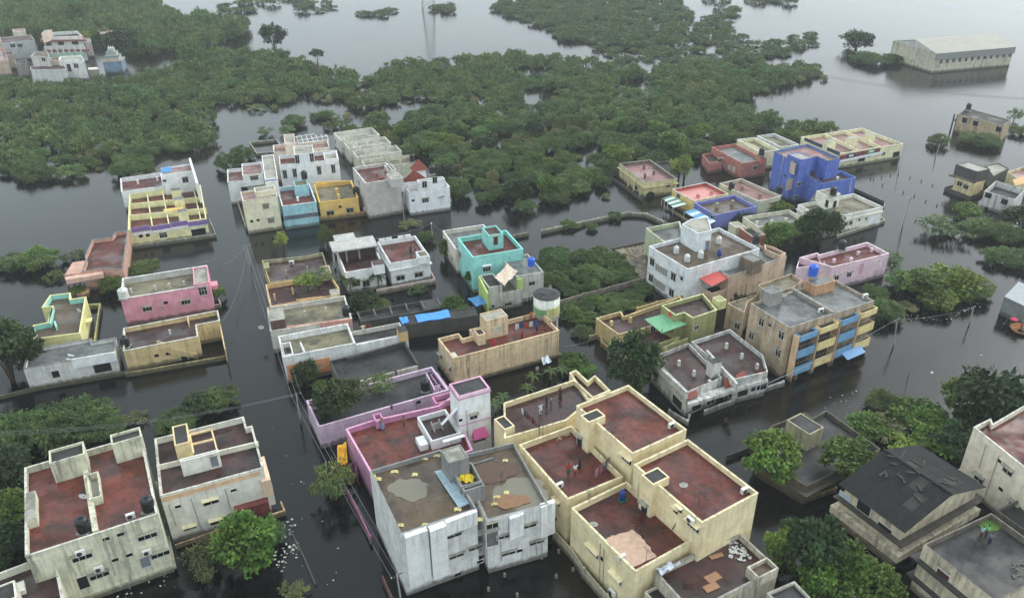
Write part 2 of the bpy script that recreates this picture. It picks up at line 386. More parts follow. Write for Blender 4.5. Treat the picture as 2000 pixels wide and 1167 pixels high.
# --- house with the orange band
h = house('B2', 'white house with orange roof band and maroon terrace beside the cream double house', 'the orange-banded white house')
b2 = h.block('a905,235 a1435,95 a1450,163 a1500,147 a1535,405 a950,565', 6.6, wall_=wall((226, 221, 206), .3), roof='tiled', cop=COP, par=.75)
h.wallseg('a920,388', 'a1520,245', 5.85, 6.5, .18, wall((222, 216, 190), .4), 'divider')
h.block('a1010,160 a1097,137 a1122,245 a1030,272', 8.3, 5.85, .1, wall((224, 196, 130), .3), 'dark')
hb = h.block('a1055,348 a1285,293 a1290,310 a1062,362', 7.9, 5.85, .1, wall((226, 222, 208), .3), 'pale')
h.win('a1262,360', .7, 1.5, 'door', .4, pm=DOORG)
for p, q_ in (('a1118,203', 'a1255,170'), ('a1135,258', 'a1260,228'), ('a1118,203', 'a1140,310'), ('a1245,172', 'a1280,300')): h.wallseg(p, q_, 7.55, 7.75, .16, wall((228, 196, 130), .3), 'beam', tr=7.75)
h.panel('a955,590', 'a1530,432', .55, wall((226, 178, 128), .5))
h.wins('a1242,600 a1282,715', w=1.5, h=.65, kind='panes', shade=.5, sm=wall((226, 214, 160), .5)); h.win('a1118,752', 1.2, .45, 'panes', .5, sm=wall((226, 214, 160), .5))
h.wins('a1048,628 a1376,532', w=.6, h=.35, kind='vent', shade=0)
h.pipes('A1315,440>A1375,600 A1490,390>A1575,640 A1755,310>A1800,470')
h.poly('a1505,345 a1560,330 a1590,470 a1540,485', 3.0, 5.2, wall((228, 190, 150), .3), 'balcony_wall')
h.poly('a1535,455 a1590,440 a1600,510 a1550,515', 1.2, 3.9, wall((222, 220, 205), .3), 'balcony_wall')
h.poly('a1375,628 a1570,568 a1585,600 a1385,655', .9, 2.6, wall((120, 40, 32), .3), 'lower_wall')
cwall('orange plaster boundary wall in front of the orange-banded white house', 'A1365,750 A1800,600', .55, wall((214, 170, 112), .6), pil=0)
cwall('short orange boundary wall running to the canal by the leafy bushes', 'a1580,680 a1675,650 a1655,600', .7, wall((214, 170, 112), .6), pil=0)
# --- bottom left corner house
h = house('B0', 'pale house cut by the lower left corner with dark red terrace', 'the corner house')
h.block('A-240,1045 A418,822 A545,1400 A-140,1650', 5.2, wall_=wall((222, 218, 190), .45), roof='tiled', cop=COP)
h.block('A-160,1110 A100,1048 A150,1170 A-120,1240', 6.6, 4.4, .1, wall((210, 206, 185), .5), 'dark')
h.poly('A105,1050 A190,1030 A192,1105 A112,1130', 4.4, 4.9, wall((224, 218, 196), .4), 'roof_hatch')
# --- flooded yellow house with stair
h = house('B3', 'ochre flooded house with outside stair and open porch over the water', 'the ochre house')
oc = wall((214, 182, 112), .6)
h.block('E965,160 E1700,22 E1716,105 E1535,132 E1545,222 E958,345', 3.4, wall_=oc, roof='tiled', cop=COP, par=.75)
h.wallseg('E1465,75', 'E1470,120', 2.65, 3.4, .16, oc, 'parapet')
h.stair('E1225,325', 2.5, 'E1545,388', .2, 1.0, oc, 1)
h.wins('E1222,375 E1312,360', w=.6, h=.5, kind='vent', shade=0); h.win('E1440,400', .9, 1.0, 'door', 0, pm=HOLE_SHADE)
h.stubs('E1330,210', 2.65, .8); 
h.wallseg('E1712,105', 'E1765,370', -.8, 2.6, .16, oc, 'porch_wall', tr=1.6)
cwall('algae stained yellow boundary wall in front of the ochre house', 'E975,510 E1768,375 E1722,160', .7, wall((176, 160, 84), .85), pil=0)
# --- white house with stair, under the tree
h = house('B4', 'grey white house with white outside stair behind the big tree at left', 'the white stair house')
gw = wall((206, 204, 196), .5)
h.block('E232,325 E712,238 E716,262 E888,240 E912,345 E170,480', 3.6, wall_=gw, roof='grey', par=.55, cop=plain('coping_old', (128, 124, 114), .8))
h.stair('E530,430', 2.7, 'E830,505', .2, 1.0, W_, 1)
h.wallseg('E555,405', 'E895,345', 2.2, 3.7, .16, W_, 'parapet'); h.win('E435,520', .9, 1.1, 'door', 0, pm=HOLE_SHADE); h.win('E800,465', 2.2, 1.6, 'door', 0, pm=HOLE_SHADE)
cwall('mossy dark boundary wall in front of the white stair house', 'E-60,700 E300,615 E970,500', .6, wall((120, 112, 76), .9), pil=0)
# --- yellow and turquoise roof
h = house('B5', 'pale yellow house with zigzag turquoise parapet', 'the turquoise parapet house')
ye = wall((218, 212, 124), .35)
h.block('I325,800 I390,703 I550,685 I548,735 I672,715 I625,998 I240,1050 I258,938 I372,915 I408,790', 3.9, wall_=ye, roof='earth', par=.85, pin=wall((140, 214, 196), .2), cop=plain('lemon', (222, 216, 150), .6), rect=False)
h.wallseg('I405,800', 'I385,920', 3.05, 3.9, .25, wall((140, 214, 196), .2)); h.wallseg('I425,905', 'I440,950', 3.05, 3.7, .25, wall((140, 214, 196), .2))
h.poly('I670,885 I715,875 I718,905 I675,915', 2.3, 2.45, ye, 'sunshade'); h.win('I480,712', 1.8, .5, 'vent', 0, pm=wall((170, 72, 48), .3))
cwall('lime yellow boundary wall beside the turquoise parapet house', 'I690,775 I778,768 I735,1060', .9, wall((190, 184, 96), .7), pil=0)
# --- salmon house
h = house('B6', 'weathered salmon house with ponded roof and columned porch', 'the salmon house')
sa = wall((206, 150, 124), .55)
h.block('I720,270 I870,252 I900,212 I1000,198 I960,500 I800,495 I640,520 I672,430 I662,402', 3.7, wall_=sa, roof='tile', par=.7, rect=False, cop=plain('coping_old', (128, 124, 114), .8))
h.poly('I505,548 I565,448 I672,432 I660,525', 2.3, 3.4, sa, 'porch_canopy', rect=False); h.poly('I508,560 I800,510 I806,535 I512,585', 2.4, 3.2, wall((220, 170, 146), .35), 'fascia', rect=False, ztrace=3.2)
for p in ('I585,640', 'I628,632', 'I540,655'): X = at(p, 0); MB().box([X[0], X[1], 1.0], (.3, .3, 3.4), .3).build('porch_column', sa, h.root)
h.wins('I610,615', w=1.4, h=1.2, kind='door', shade=0, pm=HOLE_SHADE)
h.poly('I600,660 I690,650 I700,685 I610,695', -.6, .8, wall((190, 130, 80), .5), 'garden_wall')
# --- pink house
h = house('B7', 'candy pink house with roofless grey upper storey', 'the pink house')
pk = wall((226, 138, 160), .22)
h.block('I955,570 I1610,472 I1632,620 I940,735', 4.8, wall_=pk, roof='mould', par=1.1, pin=wall((186, 184, 174), .4), cop=COPW)
h.block('I1500,492 I1608,474 I1645,600 I1515,622', 5.2, -.8, .25, pk, 'pale')
for p in ('I1030,600', 'I1200,575', 'I1320,558', 'I1440,540', 'I1030,690', 'I1215,665', 'I1325,650', 'I1440,632'): h.stubs(p, 3.7, .9, .16)
h.wins('I1150,808 I1450,755', w=1.3, h=.8, kind='bars', shade=.6); h.win('I1293,762', .6, .5, 'vent', 0); h.win('I1583,672', 1.2, 1.3, 'bars', .1)
h.poly('I1640,600 I1690,590 I1700,625 I1645,635', 2.0, 2.9, pk, 'porch_wall'); h.pipes('I1250,750>I1255,830')
cwall('grey boundary wall along the front of the pink house', 'I1070,885 I1722,770 I1700,720', .7, wall((182, 178, 158), .7), pil=0)
# --- yellow terrace row with violet bands
h = house('B8', 'row of yellow terraced units with violet front band', 'the violet-banded yellow row', 'terrace_row')
yl = wall((228, 219, 150), .25)
h.block('b265,488 b1042,402 b1155,770 b308,862', 3.6, wall_=yl, roof='tile', par=1.15, cop=plain('lemon', (226, 220, 160), .6))
for p, q_ in (('b288,600', 'b1085,522'), ('b300,722', 'b1125,645')): h.wallseg(p, q_, 2.45, 3.6, .2, yl, 'divider')
for p, q_ in (('b480,465', 'b540,835'), ('b650,450', 'b720,815'), ('b985,412', 'b1070,780')): h.wallseg(p, q_, 2.45, 3.1, .2, yl, 'divider')
for tr in ('b738,432 b838,420 b850,445 b748,458', 'b768,528 b872,518 b885,545 b778,560', 'b808,660 b912,648 b925,680 b818,692'): h.block(tr, 5.0, 2.45, .05, yl, 'grey')
vi = wall((128, 96, 166), .2)
for p, q_ in (('b318,886', 'b522,864'), ('b530,866', 'b740,836'), ('b745,826', 'b925,804'), ('b930,822', 'b1148,800')): h.panel(p, q_, .85, vi, 'violet_panel', .16)
h.panel('b330,930', 'b1155,842', .55, W_, 'white_band', .1)
h.wins('b418,950 b492,940', w=.7, h=.6, kind='vent', shade=0); h.win('b660,938', 1.3, 1.0, 'bars', 0); h.win('b1045,905', 2.6, 1.4, 'door', 0, pm=HOLE_SHADE)
h.stair('b770,880', 2.2, 'b975,960', .3, .8, yl, 1)
h.poly('b660,655 b875,632 b880,650 b668,678', 3.3, 3.55, wall((236, 190, 60), .2), 'painted_parapet')
cwall('grey boundary wall below the violet-banded yellow row', 'b330,1050 b1225,925 b1160,760', .75, wall((170, 166, 140), .75), pil=0)
# --- white house behind it
h = house('B9', 'white house with blue roof sheet behind the yellow row', 'the blue-sheeted white house')
h.block('b195,320 b630,262 b672,402 b202,470', 4.2, wall_=W_, roof='tile', par=.9, cop=COPW)
h.block('b638,215 b962,160 b995,245 b642,278', 6.9, -.8, .35, W_, 'pinkt')
h.win('b900,340', 1.1, 1.1, 'panes', .35); h.win('b675,350', .7, .5, 'vent', 0); h.poly('b948,122 b972,120 b1035,395 b1012,400', 3.4, 7.6, W_, 'fin_wall', ztrace=7.2)
h.stubs('b390,385 b600,350', 3.3, .9, .2, W_)
MB().frame(at('b635,262', 7.1), at('b755,248', 7.1) - at('b635,262', 7.1), at('b640,212', 7.5) - at('b635,262', 7.1), (0, 0, .05)).build('roof_sheet', plain('blue_sheet', (70, 140, 195), .4), h.root)
# --- upper centre row
h = house('B10', 'tall cream house with pinkish terrace at the street corner', 'the cream corner house')
h.block('O283,578 O540,540 O568,612 O292,650', 6.8, wall_=wall((228, 218, 178), .25), roof='pinkt', par=.35, cop=COP)
h.block('O380,545 O540,525 O555,560 O395,580', 7.6, 6.4, .2, wall((226, 216, 178), .3), 'pale')
h.wins('O477,690 O517,800', w=1.1, h=1.0, kind='bars', shade=.5, pm=plain('shutter_tan', (130, 118, 96), .6)); h.wins('O366,806 O416,798', w=.6, h=.5, kind='vent', shade=0)
cwall('weed grown garden wall along the street side of the cream corner house', 'O255,650 O320,850', .9, wall((170, 164, 130), .8), pil=1.6)
h = house('B11', 'pale blue house with grey painted band and stair cabin', 'the pale blue house')
lb = wall((142, 202, 212), .35)
h.block('O560,548 O818,510 O868,657 O606,687', 4.9, wall_=lb, roof='tile', par=.85, cop=COPW)
h.block('O692,492 O795,480 O805,520 O700,535', 6.4, 4.05, .2, lb, 'mould'); h.stubs('O713,600 O728,650', 4.05, .9, .22, W_)
h.panel('O622,785', 'O885,752', .85, wall((88, 96, 106), .3)); h.win('O820,758', 1.3, 1.0, 'bars', 0, pm=plain('curtain', (190, 196, 190), .7))
cwall('pale blue boundary wall at the foot of the pale blue house', 'O612,812 O892,775', 1.2, wall((138, 192, 198), .5), pil=0)
h = house('B12', 'bright saffron yellow house with scalloped parapet', 'the saffron house')
sf = wall((236, 184, 52), .2)
b = h.block('O842,512 O1140,498 O1204,620 O902,662', 3.8, wall_=sf, roof='mould', par=.8, cop=plain('saffron', (244, 196, 70), .5))
for i in range(7):
    X = at('O%d,%d' % (870 + 40 * i, 512 - 2 * i), 3.8); MB().box([X[0], X[1], 3.9], (1.5, .2, .25 + .15 * (i % 2)), h.az).build('parapet_crest', sf, h.root)
h.stubs('O1032,585 O1048,630', 3.0, 1.0, .3, sf); h.wins('O980,742 O1133,720', w=1.4, h=.9, kind='panes', shade=.5); h.win('O1057,693', .6, .5, 'vent', .0)
cwall('ochre boundary wall under the saffron house', 'O895,770 O1250,728', .95, wall((196, 152, 58), .5), pil=0)
h = house('B13', 'tall blank taupe house with red terrace', 'the taupe house')
ta = wall((190, 182, 174), .2)
h.block('O1148,385 O1412,352 O1530,468 O1258,510', 7.6, wall_=ta, roof='tile', par=.7, cop=COPW); h.block('O1435,432 O1525,422 O1532,470 O1440,485', 8.6, 6.9, .1, ta, 'pale')
h.block('O1410,365 O1462,360 O1490,410 O1425,415', 7.9, 6.9, .6, ta, 'mould'); h.win('O1205,510', .8, .9, 'bars', .4); h.stubs('O1345,450 O1385,478', 6.9, .5, .2, wall((150, 70, 54), .3))
cwall('taupe lower wall beside the taupe house', 'O1235,700 O1300,690', 1.6, ta, pil=0)
h = house('B14', 'white house with two red tiled pyramid roofs', 'the red pyramid roof house')
wb = wall((226, 230, 234), .2)
h.block('O1560,508 O1860,452 O1895,540 O1578,580', 5.1, wall_=wb, roof='pinkt', par=.8, cop=COPW)
h.block('O1568,500 O1640,490 O1648,515 O1580,530', 5.7, -.8, .2, wb, 'pinkt'); hb = h.block('O1660,490 O1855,450 O1862,468 O1672,512', 6.9, 4.3, .1, wb, 'pale')
h.wins('O1715,520 O1795,485', w=.9, h=1.3, kind='panes', shade=0); h.win('O1722,642', 1.3, .9, 'bars', .45); h.win('O1626,645', .6, .5, 'vent', 0); h.win('O1845,618', 1.2, .15, 'vent', .4)
rt = plain('clay_tile', (150, 74, 58), .7, var=.4, scale=6)
for (tr, z, dz) in (('O1525,500 O1700,478 O1745,485 O1580,515', 6.2, 2.3), ('O1585,395 O1690,380 O1760,395 O1650,425', 6.6, 2.0)):
    P = ccw([np.array(p) for p in rectify(pts(tr, z), h.az)[0]]); c = np.mean(P, axis=0); m = MB().add([(p[0], p[1], z) for p in P] + [(c[0], c[1], z + dz)], [(i, (i + 1) % 4, 4) for i in range(4)] + [(3, 2, 1, 0)]); ro = m.build('tiled_roof', rt, h.root)
    for i in range(4):
        A, B = np.array([*P[i], z]), np.array([*P[(i + 1) % 4], z]); T = np.array([c[0], c[1], z + dz]); rr = MB()
        for k in range(1, 12):
            f = k / 12; q0 = A + (B - A) * f; g = min(f, 1 - f) * 2; q1 = q0 + ((A + B) / 2 * 0 + T - (A + B) / 2) * g; rr.tube([q0 + [0, 0, .03], q1 + [0, 0, .03]], .06, 4)
        rr.tube([A, T], .1, 5); rr.build('tile_ridge', rt, ro)
    MB().prism(inset(P, .3), z - 2.0, z - .02, top=False).build('pavilion_wall', wb, h.root)
cwall('dark grey boundary wall below the red pyramid roof house', 'O1552,690 O1925,645 O1890,570', 1.1, wall((120, 116, 108), .6), pil=0)
h = house('B15', 'big white two storey house with narrow windows', 'the narrow-windowed white house')
h.block('O568,285 O1030,258 O1042,318 O592,372', 7.4, wall_=W_, roof='tile', par=.9, cop=COPW)
h.block('O690,222 O838,212 O852,272 O700,288', 9.6, -.8, .25, W_, 'pale'); h.block('O925,270 O1025,262 O1040,315 O935,325', 7.7, 6.5, .6, W_, 'pale')
h.wins('O722,325 O835,312 O626,443 O703,432 O893,412 O1003,400', w=.75, h=1.7, kind='panes', shade=.3)
h.poly('O922,470 O1052,455 O1060,480 O930,498', 2.2, 2.4, W_, 'porch_roof')
for p in ('O1040,520', 'O940,535'): X = at(p, 0); MB().box([X[0], X[1], .8], (.3, .3, 3), h.az).build('porch_column', W_, h.root)
h = house('B15b', 'peach house with white pergola frame on its roof', 'the pergola house')
pe = wall((230, 206, 180), .3)
h.block('O525,218 O640,200 O960,170 O972,232 O545,268', 7.0, wall_=pe, roof='pinkt', par=.8, cop=COPW, rect=True); h.block('O612,132 O690,122 O712,190 O625,208', 9.6, 6.2, .2, pe, 'pale')
pf = MB()
for a, b in (('O705,150', 'O855,125'), ('O715,180', 'O960,140'), ('O730,205', 'O965,170')): pf.tube([at(a, 8.8), at(b, 8.8)], .08, 4)
for k in range(7): pf.tube([at('O%d,%d' % (715 + 38 * k, 150 - 4 * k), 8.8), at('O%d,%d' % (735 + 38 * k, 205 - 6 * k), 8.8)], .07, 4)
for a in ('O715,180', 'O790,160', 'O860,135', 'O960,145', 'O965,172', 'O735,208'): X = at(a, 8.8); pf.tube([X, X * [1, 1, 0] + [0, 0, 6.2]], .08, 4)
pf.build('pergola', COPW, h.root)
h = house('B16', 'white house with violet awnings by the street', 'the violet-awning house')
h.block('O166,405 O300,388 O440,372 O560,440 O545,480 O182,490', 5.6, wall_=W_, roof='pinkt', par=.6, cop=COPW, rect=False) if False else h.block('O168,408 O520,362 O550,470 O184,492', 5.0, wall_=W_, roof='tile', par=.8, cop=COPW)
h.block('O280,362 O440,342 O455,430 O300,452', 6.6, 4.2, .5, W_, 'pinkt', cop=COPW); h.block('O440,295 O535,285 O572,470 O470,480', 8.2, -.8, .3, W_, 'pale')
h.panel('O478,398', 'O545,390', 1.1, wall((126, 82, 168), .2), 'awning', .6); h.panel('O190,640', 'O240,640', 1.2, wall((126, 82, 168), .3), 'violet_panel')
h.wins('O385,468', w=1.5, h=.9, kind='bars', shade=.5); h.win('O475,450', .9, 1.7, 'door', 0, pm=HOLE_SHADE); h.win('O513,428', 1.0, .8, 'panes', 0); h.win('O310,555', 1.3, .9, 'door', 0, pm=HOLE_SHADE); h.win('O515,485', 2.2, .25, 'vent', 0, pm=wall((126, 82, 168), .2))
for i, (tr, col, lab) in enumerate((('O1000,118 O1300,72 O1368,135 O1060,172', (206, 204, 190), 'rearmost of the four matching pale row houses'), ('O1074,188 O1408,146 O1450,195 O1130,240', (208, 205, 188), 'second from the back of the four matching pale row houses'),
      ('O1146,258 O1490,213 O1540,262 O1195,308', (206, 203, 184), 'third from the back of the four matching pale row houses'), ('O1216,332 O1600,290 O1640,350 O1262,392', (204, 200, 172), 'nearest of the four matching pale row houses'))):
    h = house('B17%d' % i, lab, 'the pale row house', group='four matching pale row houses'); c = wall(col, .5)
    b = h.block(tr, 3.9, wall_=c, roof='pale' if i < 3 else 'mould', par=.8, cop=plain('coping', (205, 200, 182), .7))
    h.wallseg(*[('O1080,155', 'O1098,178'), ('O1160,210', 'O1175,240'), ('O1215,290', 'O1225,310'), ('O1240,350', 'O1262,392')][i], 3.1, 3.9, .18, c)
    A, B = b.P[0], b.P[1]
    for k in range(1, 4): X = (b.P[0] * (4 - k) + b.P[1] * k) / 4 + (b.P[2] - b.P[1]) * .5; MB().box([X[0], X[1], 3.5], (.25, .25, .8), h.az).build('column_stub', c, h.root)
    h.wins([['O1020,190'], ['O1090,250'], ['O1160,325'], ['O1225,385']][i][0], w=.8, h=1.0, kind='panes', shade=.5)
cwall('walled empty plot flooded with water behind the pergola house', 'O350,188 O560,168 O620,255 O405,275', .8, wall((176, 170, 142), .7), closed=True, pil=0)
# --- centre left: low houses along the flooded street
mus = wall((196, 160, 74), .6)
h = house('B22', 'low house with mustard walls and brown terrace, topmost of the street row', 'the topmost street house')
h.block('J45,432 J392,398 J520,368 J578,540 J105,605', 3.3, wall_=mus, roof='tiled', par=.6, pin=wall((168, 160, 110), .7), rect=False)
h.stubs('J238,550 J405,525', 2.7, 1.1, .12, wall((190, 170, 120), .4)); h.block('J498,480 J575,470 J582,525 J510,535', 4.1, 2.7, .1, wall((214, 190, 120), .5), 'mould')
h.poly('J55,455 J100,445 J105,490 J60,500', 2.7, 3.6, wall((150, 140, 90), .7), 'water_trough')
h = house('B23', 'low yellow walled house with dark terrace shaded by a tree', 'the second street house')
h.block('J75,622 J575,540 J650,650 J640,700 J112,792', 3.2, wall_=wall((220, 176, 96), .45), roof='tiled', par=.75, rect=False, cop=plain('coping_ochre', (224, 180, 100), .7))
h.stubs('J150,745 J290,695', 2.45, 1.2, .14, wall((222, 160, 90), .3)); h.block('J575,660 J640,648 J650,690 J585,705', 3.9, 2.45, .05, wall((226, 190, 110), .4), 'pale')
h.wallseg('J315,738', 'J520,712', 2.45, 3.1, .16, wall((220, 170, 84), .4))
h = house('B24', 'low house with mouldy grey roof and salmon front parapet', 'the mouldy grey roof house')
h.block('J85,802 J690,706 J748,882 J112,985', 3.7, wall_=wall((206, 196, 184), .5), roof='mould', par=.8, cop=plain('coping', (205, 200, 182), .7))
h.block('J100,812 J205,798 J232,885 J112,905', 4.9, -.8, .05, wall((96, 66, 56), .5), roofm('pale')); h.wallseg('J240,950', 'J748,885', 2.4, 3.75, .22, wall((214, 140, 122), .35)); h.stubs('J385,865 J548,838', 2.9, .9, .16)
h = house('B25', 'white and orange house with green stained roof and stepped parapet', 'the orange fronted house')
orw = wall((222, 222, 216), .4)
b = h.block('F160,228 F715,122 F775,282 F226,380', 4.3, wall_=orw, roof='mould', par=.9, cop=COPW)
h.block('F180,282 F268,266 F292,358 F232,376', 4.3, 3.4, .8, orw, 'tiled'); h.wallseg('F345,268', 'F380,345', 3.4, 4.2, .16, W_)
h.panel('F245,515', 'F582,450', 2.6, wall((232, 140, 44), .35), 'painted_wall', .04); h.panel('F185,350', 'F240,500', 2.4, wall((222, 140, 96), .4), 'painted_wall', .04)
h.win('F498,448', 1.1, .9, 'bars', 0)
h.block('F720,195 F1105,118 F1182,205 F780,285', 4.1, -.8, .7, wall((196, 190, 178), .5), 'dark', cop=None); h.block('F1100,150 F1165,135 F1182,185 F1112,195', 5.0, 3.4, .05, wall((206, 164, 84), .4), 'dark')
h.wallseg('F780,290', 'F1185,208', 1.5, 4.1, .2, orw, 'parapet'); h.poly('F745,175 F790,168 F805,262 F765,270', 3.4, 3.5, wall((60, 60, 60), .4), 'hatch')
h = house('B26', 'black mould covered flat roof with short dark stair', 'the black roof house')
h.block('F575,415 F690,388 F1150,268 F1268,445 F660,592', 3.0, wall_=wall((120, 116, 106), .8), roof='dark', par=.5, pin=wall((62, 60, 56), .7), rect=False)
h.wallseg('F705,395', 'F1150,270', 2.5, 3.3, .3, wall((52, 50, 46), .6)); h.wallseg('F1155,265', 'F1262,440', 2.5, 3.3, .3, wall((52, 50, 46), .6))
for p, q_ in (('F805,575', 'F905,548'), ('F925,545', 'F1080,500'), ('F1100,495', 'F1265,452')): h.wallseg(p, q_, 1.7, 3.1, .2, wall((188, 182, 160), .9), 'parapet')
h.stair('F700,520', 2.4, 'F745,600', .1, 1.2, wall((80, 78, 72), .6), 1, .5)
# --- concrete frame house and the white house beside it
h = house('B27', 'unfinished house with bare concrete slab over brick walls', 'the bare slab house')
br = roofm('brick')
h.block('J650,365 J930,305 J985,470 J680,540', 4.0, wall_=W_, roof='tiled', par=.8, cop=COPW)
h.poly('J590,240 J750,216 J790,262 J630,290', 5.57, 5.83, wall((176, 174, 166), .5), 'concrete_slab'); h.poly('J578,305 J905,222 J945,308 J600,372', 5.55, 5.8, wall((176, 174, 166), .5), 'concrete_slab')
h.poly('J640,330 J915,262 J925,285 J655,350', 3.2, 5.5, br, 'brick_wall', ztrace=5.5)
for p in ('J600,368', 'J700,345', 'J800,325', 'J935,305', 'J610,265'): X = at(p, 5.5); MB().box([X[0], X[1], 4.0], (.25, .25, 3.0), h.az).build('concrete_column', CONC, h.root)
h.block('J905,435 J985,415 J995,455 J915,475', 5.0, 3.2, .05, W_, 'tiled'); h.win('J780,610', 1.3, 1.1, 'door', .5, pm=HOLE_SHADE); h.win('J860,610', 1.1, 1.2, 'panes', .4)
h = house('B28', 'white house with pointed merlons and plants on its brown terrace', 'the merlon house')
b = h.block('J950,276 J1245,250 J1352,390 J1046,475', 4.4, wall_=W_, roof='tile', par=.8, cop=COPW)
k_ = max(range(4), key=lambda i: (b.P[i] + b.P[(i + 1) % 4])[1]); A_, B_ = b.P[k_], b.P[(k_ + 1) % 4]
for f in (.12, .3, .62, .8): X = B_ + (A_ - B_) * f; e_ = A_ - B_; MB().box([X[0], X[1], 4.62], (1.1, .17, .46), math.atan2(e_[1], e_[0])).build('merlon', W_, h.root)
h.block('J1255,365 J1320,350 J1352,392 J1265,412', 5.0, 3.6, .1, W_, 'mould'); h.wins('J1128,568 J1270,543', w=1.4, h=.85, kind='panes', shade=.4); h.slab(b, 3.1, .12, .25, W_)
cwall('pinkish boundary wall in front of the merlon house', 'J940,660 J1395,575 J1340,470', 1.0, wall((206, 178, 162), .5), pil=0)
# --- turquoise tower house group
h = house('B29b', 'grey white house with railings tucked behind the turquoise house', 'the railing house')
b = h.block('J1460,202 J1775,150 J1900,300 J1560,350', 4.6, wall_=wall((206, 196, 176), .5), roof='grey', par=.8, cop=COPW); h.win('J1530,420', 1.2, .6, 'panes', .5)
h = house('B29', 'turquoise two storey house with red terrace and stair cabin', 'the turquoise house')
tq = wall((122, 212, 200), .3)
b = h.block('J1566,252 J1955,203 J2085,338 J1696,412', 6.6, wall_=tq, roof='tile', par=.85, cop=plain('turq', (140, 222, 212), .6))
h.block('J1762,172 J1895,158 J1912,225 J1812,238', 8.5, 5.75, .3, tq, 'brick'); h.win('J1870,278', .8, 1.6, 'door', .4, pm=DOORB); h.win('J1800,495', 1.3, 1.0, 'bars', .45, sm=W_); h.win('J1592,385', 1.5, 1.2, 'panes', 0); h.win('J1620,590', 1.6, 1.4, 'bars', 0)
h = house('B30', 'grey house with lime green side walls and laundry tarpaulin', 'the lime sided house')
gl = wall((190, 188, 178), .6); lime = wall((176, 204, 70), .4)
h.block('J1920,415 J2118,382 J2248,520 J2030,560', 4.9, wall_=gl, roof='grey', par=.3); h.block('J1745,548 J1870,530 J1905,632 J1815,640', 4.4, wall_=gl, roof='dark', par=.1)
h.block('J1815,560 J2030,530 J2040,680 J1830,690', 3.0, wall_=gl, roof='mould', par=.5); h.wallseg('J1740,555', 'J1810,690', .5, 4.4, .25, lime, 'painted_wall', tr=4.4); h.wallseg('J2035,580', 'J2080,570', 2.2, 4.6, .25, lime, 'painted_wall', tr=4.6)
h.win('K155,610', 1.0, .7, 'bars', .4); h.win('J1968,770', 1.2, .7, 'bars', .6, sm=wall((110, 105, 95), .6)); h.win('J1850,790', .5, .5, 'vent', 0); h.win('K145,735', 1.0, .9, 'bars', 0)
# --- long ochre building
h = house('B31', 'long streaked ochre hall with brown terrace and stair cabin', 'the streaked ochre hall', 'hall')
tn = wall((222, 190, 140), .75)
b = h.block('F1415,245 F1592,197 F1600,245 F1690,222 F1680,170 G215,33 G370,180 F1545,395', 4.6, wall_=tn, roof='tile', par=.7, cop=plain('coping_peach', (226, 190, 136), .6))
h.block('F1742,55 F1895,8 F1982,62 F1800,102', 7.0, 3.9, .1, tn, roofm('pale')); h.win('F1880,175', 1.2, 1.0, 'panes', .0, pm=plain('pale_panel', (196, 190, 172), .6)); h.win('F1445,385', .9, .9, 'panes', .6); h.win('F1515,480', .9, .9, 'panes', .6)
h.wallseg('G250,60', 'G310,105', 3.9, 4.9, .16, tn); h.poly('F1515,355 F1550,347 F1575,380 F1540,390', 3.95, 4.3, wall((196, 190, 170), .5), 'roof_hatch'); h.slab(b.P, .2, .5, .25, wall((150, 128, 90), .9), 'plinth')
h.block('F1700,175 F1760,160 F1790,205 F1730,220', 5.6, 3.9, .1, tn, 'dark')
# --- round water tank tower
X = at('K270,740', 6.4); r_ = empty('water_tank_tower', (X[0], X[1], 0), 'round white overhead water tank with green stripe and dark lid on legs', 'water tank')
Rk = 1.95; MB().rev([(Rk, 3.6), (Rk, 7.3)], [X[0], X[1], 0], 28).build('tank_body', wall((222, 222, 208), .5), r_, True)
MB().rev([(Rk + .06, 7.3), (Rk + .06, 7.42), (Rk * .6, 7.5)], [X[0], X[1], 0], 28).build('lid', roofm('dark'), r_)
def arcband(a0, a1, z0, z1, R_, m, name):
    n = 12; V = []; F = []
    for i in range(n + 1):
        a = a0 + (a1 - a0) * i / n; c, s_ = math.cos(a), math.sin(a); V += [(X[0] + R_ * c, X[1] + R_ * s_, z0), (X[0] + R_ * c, X[1] + R_ * s_, z1), (X[0] + (R_ - .05) * c, X[1] + (R_ - .05) * s_, z1), (X[0] + (R_ - .05) * c, X[1] + (R_ - .05) * s_, z0)]
        if i: k = 4 * i; F += [(k - 4, k, k + 1, k - 3), (k - 3, k + 1, k + 2, k - 2), (k - 1, k + 3, k, k - 4)]
    return MB().add(V, F).build(name, m, r_)
arcband(R(185), R(268), 4.6, 5.7, Rk + .02, wall((104, 160, 92), .3), 'green_panel'); arcband(R(270), R(345), 4.5, 5.9, Rk + .02, wall((206, 200, 110), .4), 'yellow_sign_panel')
sg = MB()
for j, zz in enumerate((5.55, 5.25, 4.95, 4.68)):
    for i in range(9 - j % 2):
        a = R(276 + i * 7.4 + (j % 2) * 3); sg.frame([X[0] + (Rk + .02) * math.cos(a), X[1] + (Rk + .02) * math.sin(a), zz], [-.14 * math.sin(a), .14 * math.cos(a), 0], [.02 * math.cos(a), .02 * math.sin(a), 0], (0, 0, .12))
sg.build('sign_lettering', plain('sign_green', (96, 120, 60), .6), r_)
for a in (20, 110, 200, 290): MB().tube([[X[0] + 1.75 * math.cos(R(a)), X[1] + 1.75 * math.sin(R(a)), -.8], [X[0] + 1.75 * math.cos(R(a)), X[1] + 1.75 * math.sin(R(a)), 3.6]], .14, 8).build('leg', W_, r_)
MB().tube([at('K215,690', 7.5), at('K262,705', 7.5)], .12, 6).build('lid_handle', plain('black_iron', (24, 24, 26), .5), r_)
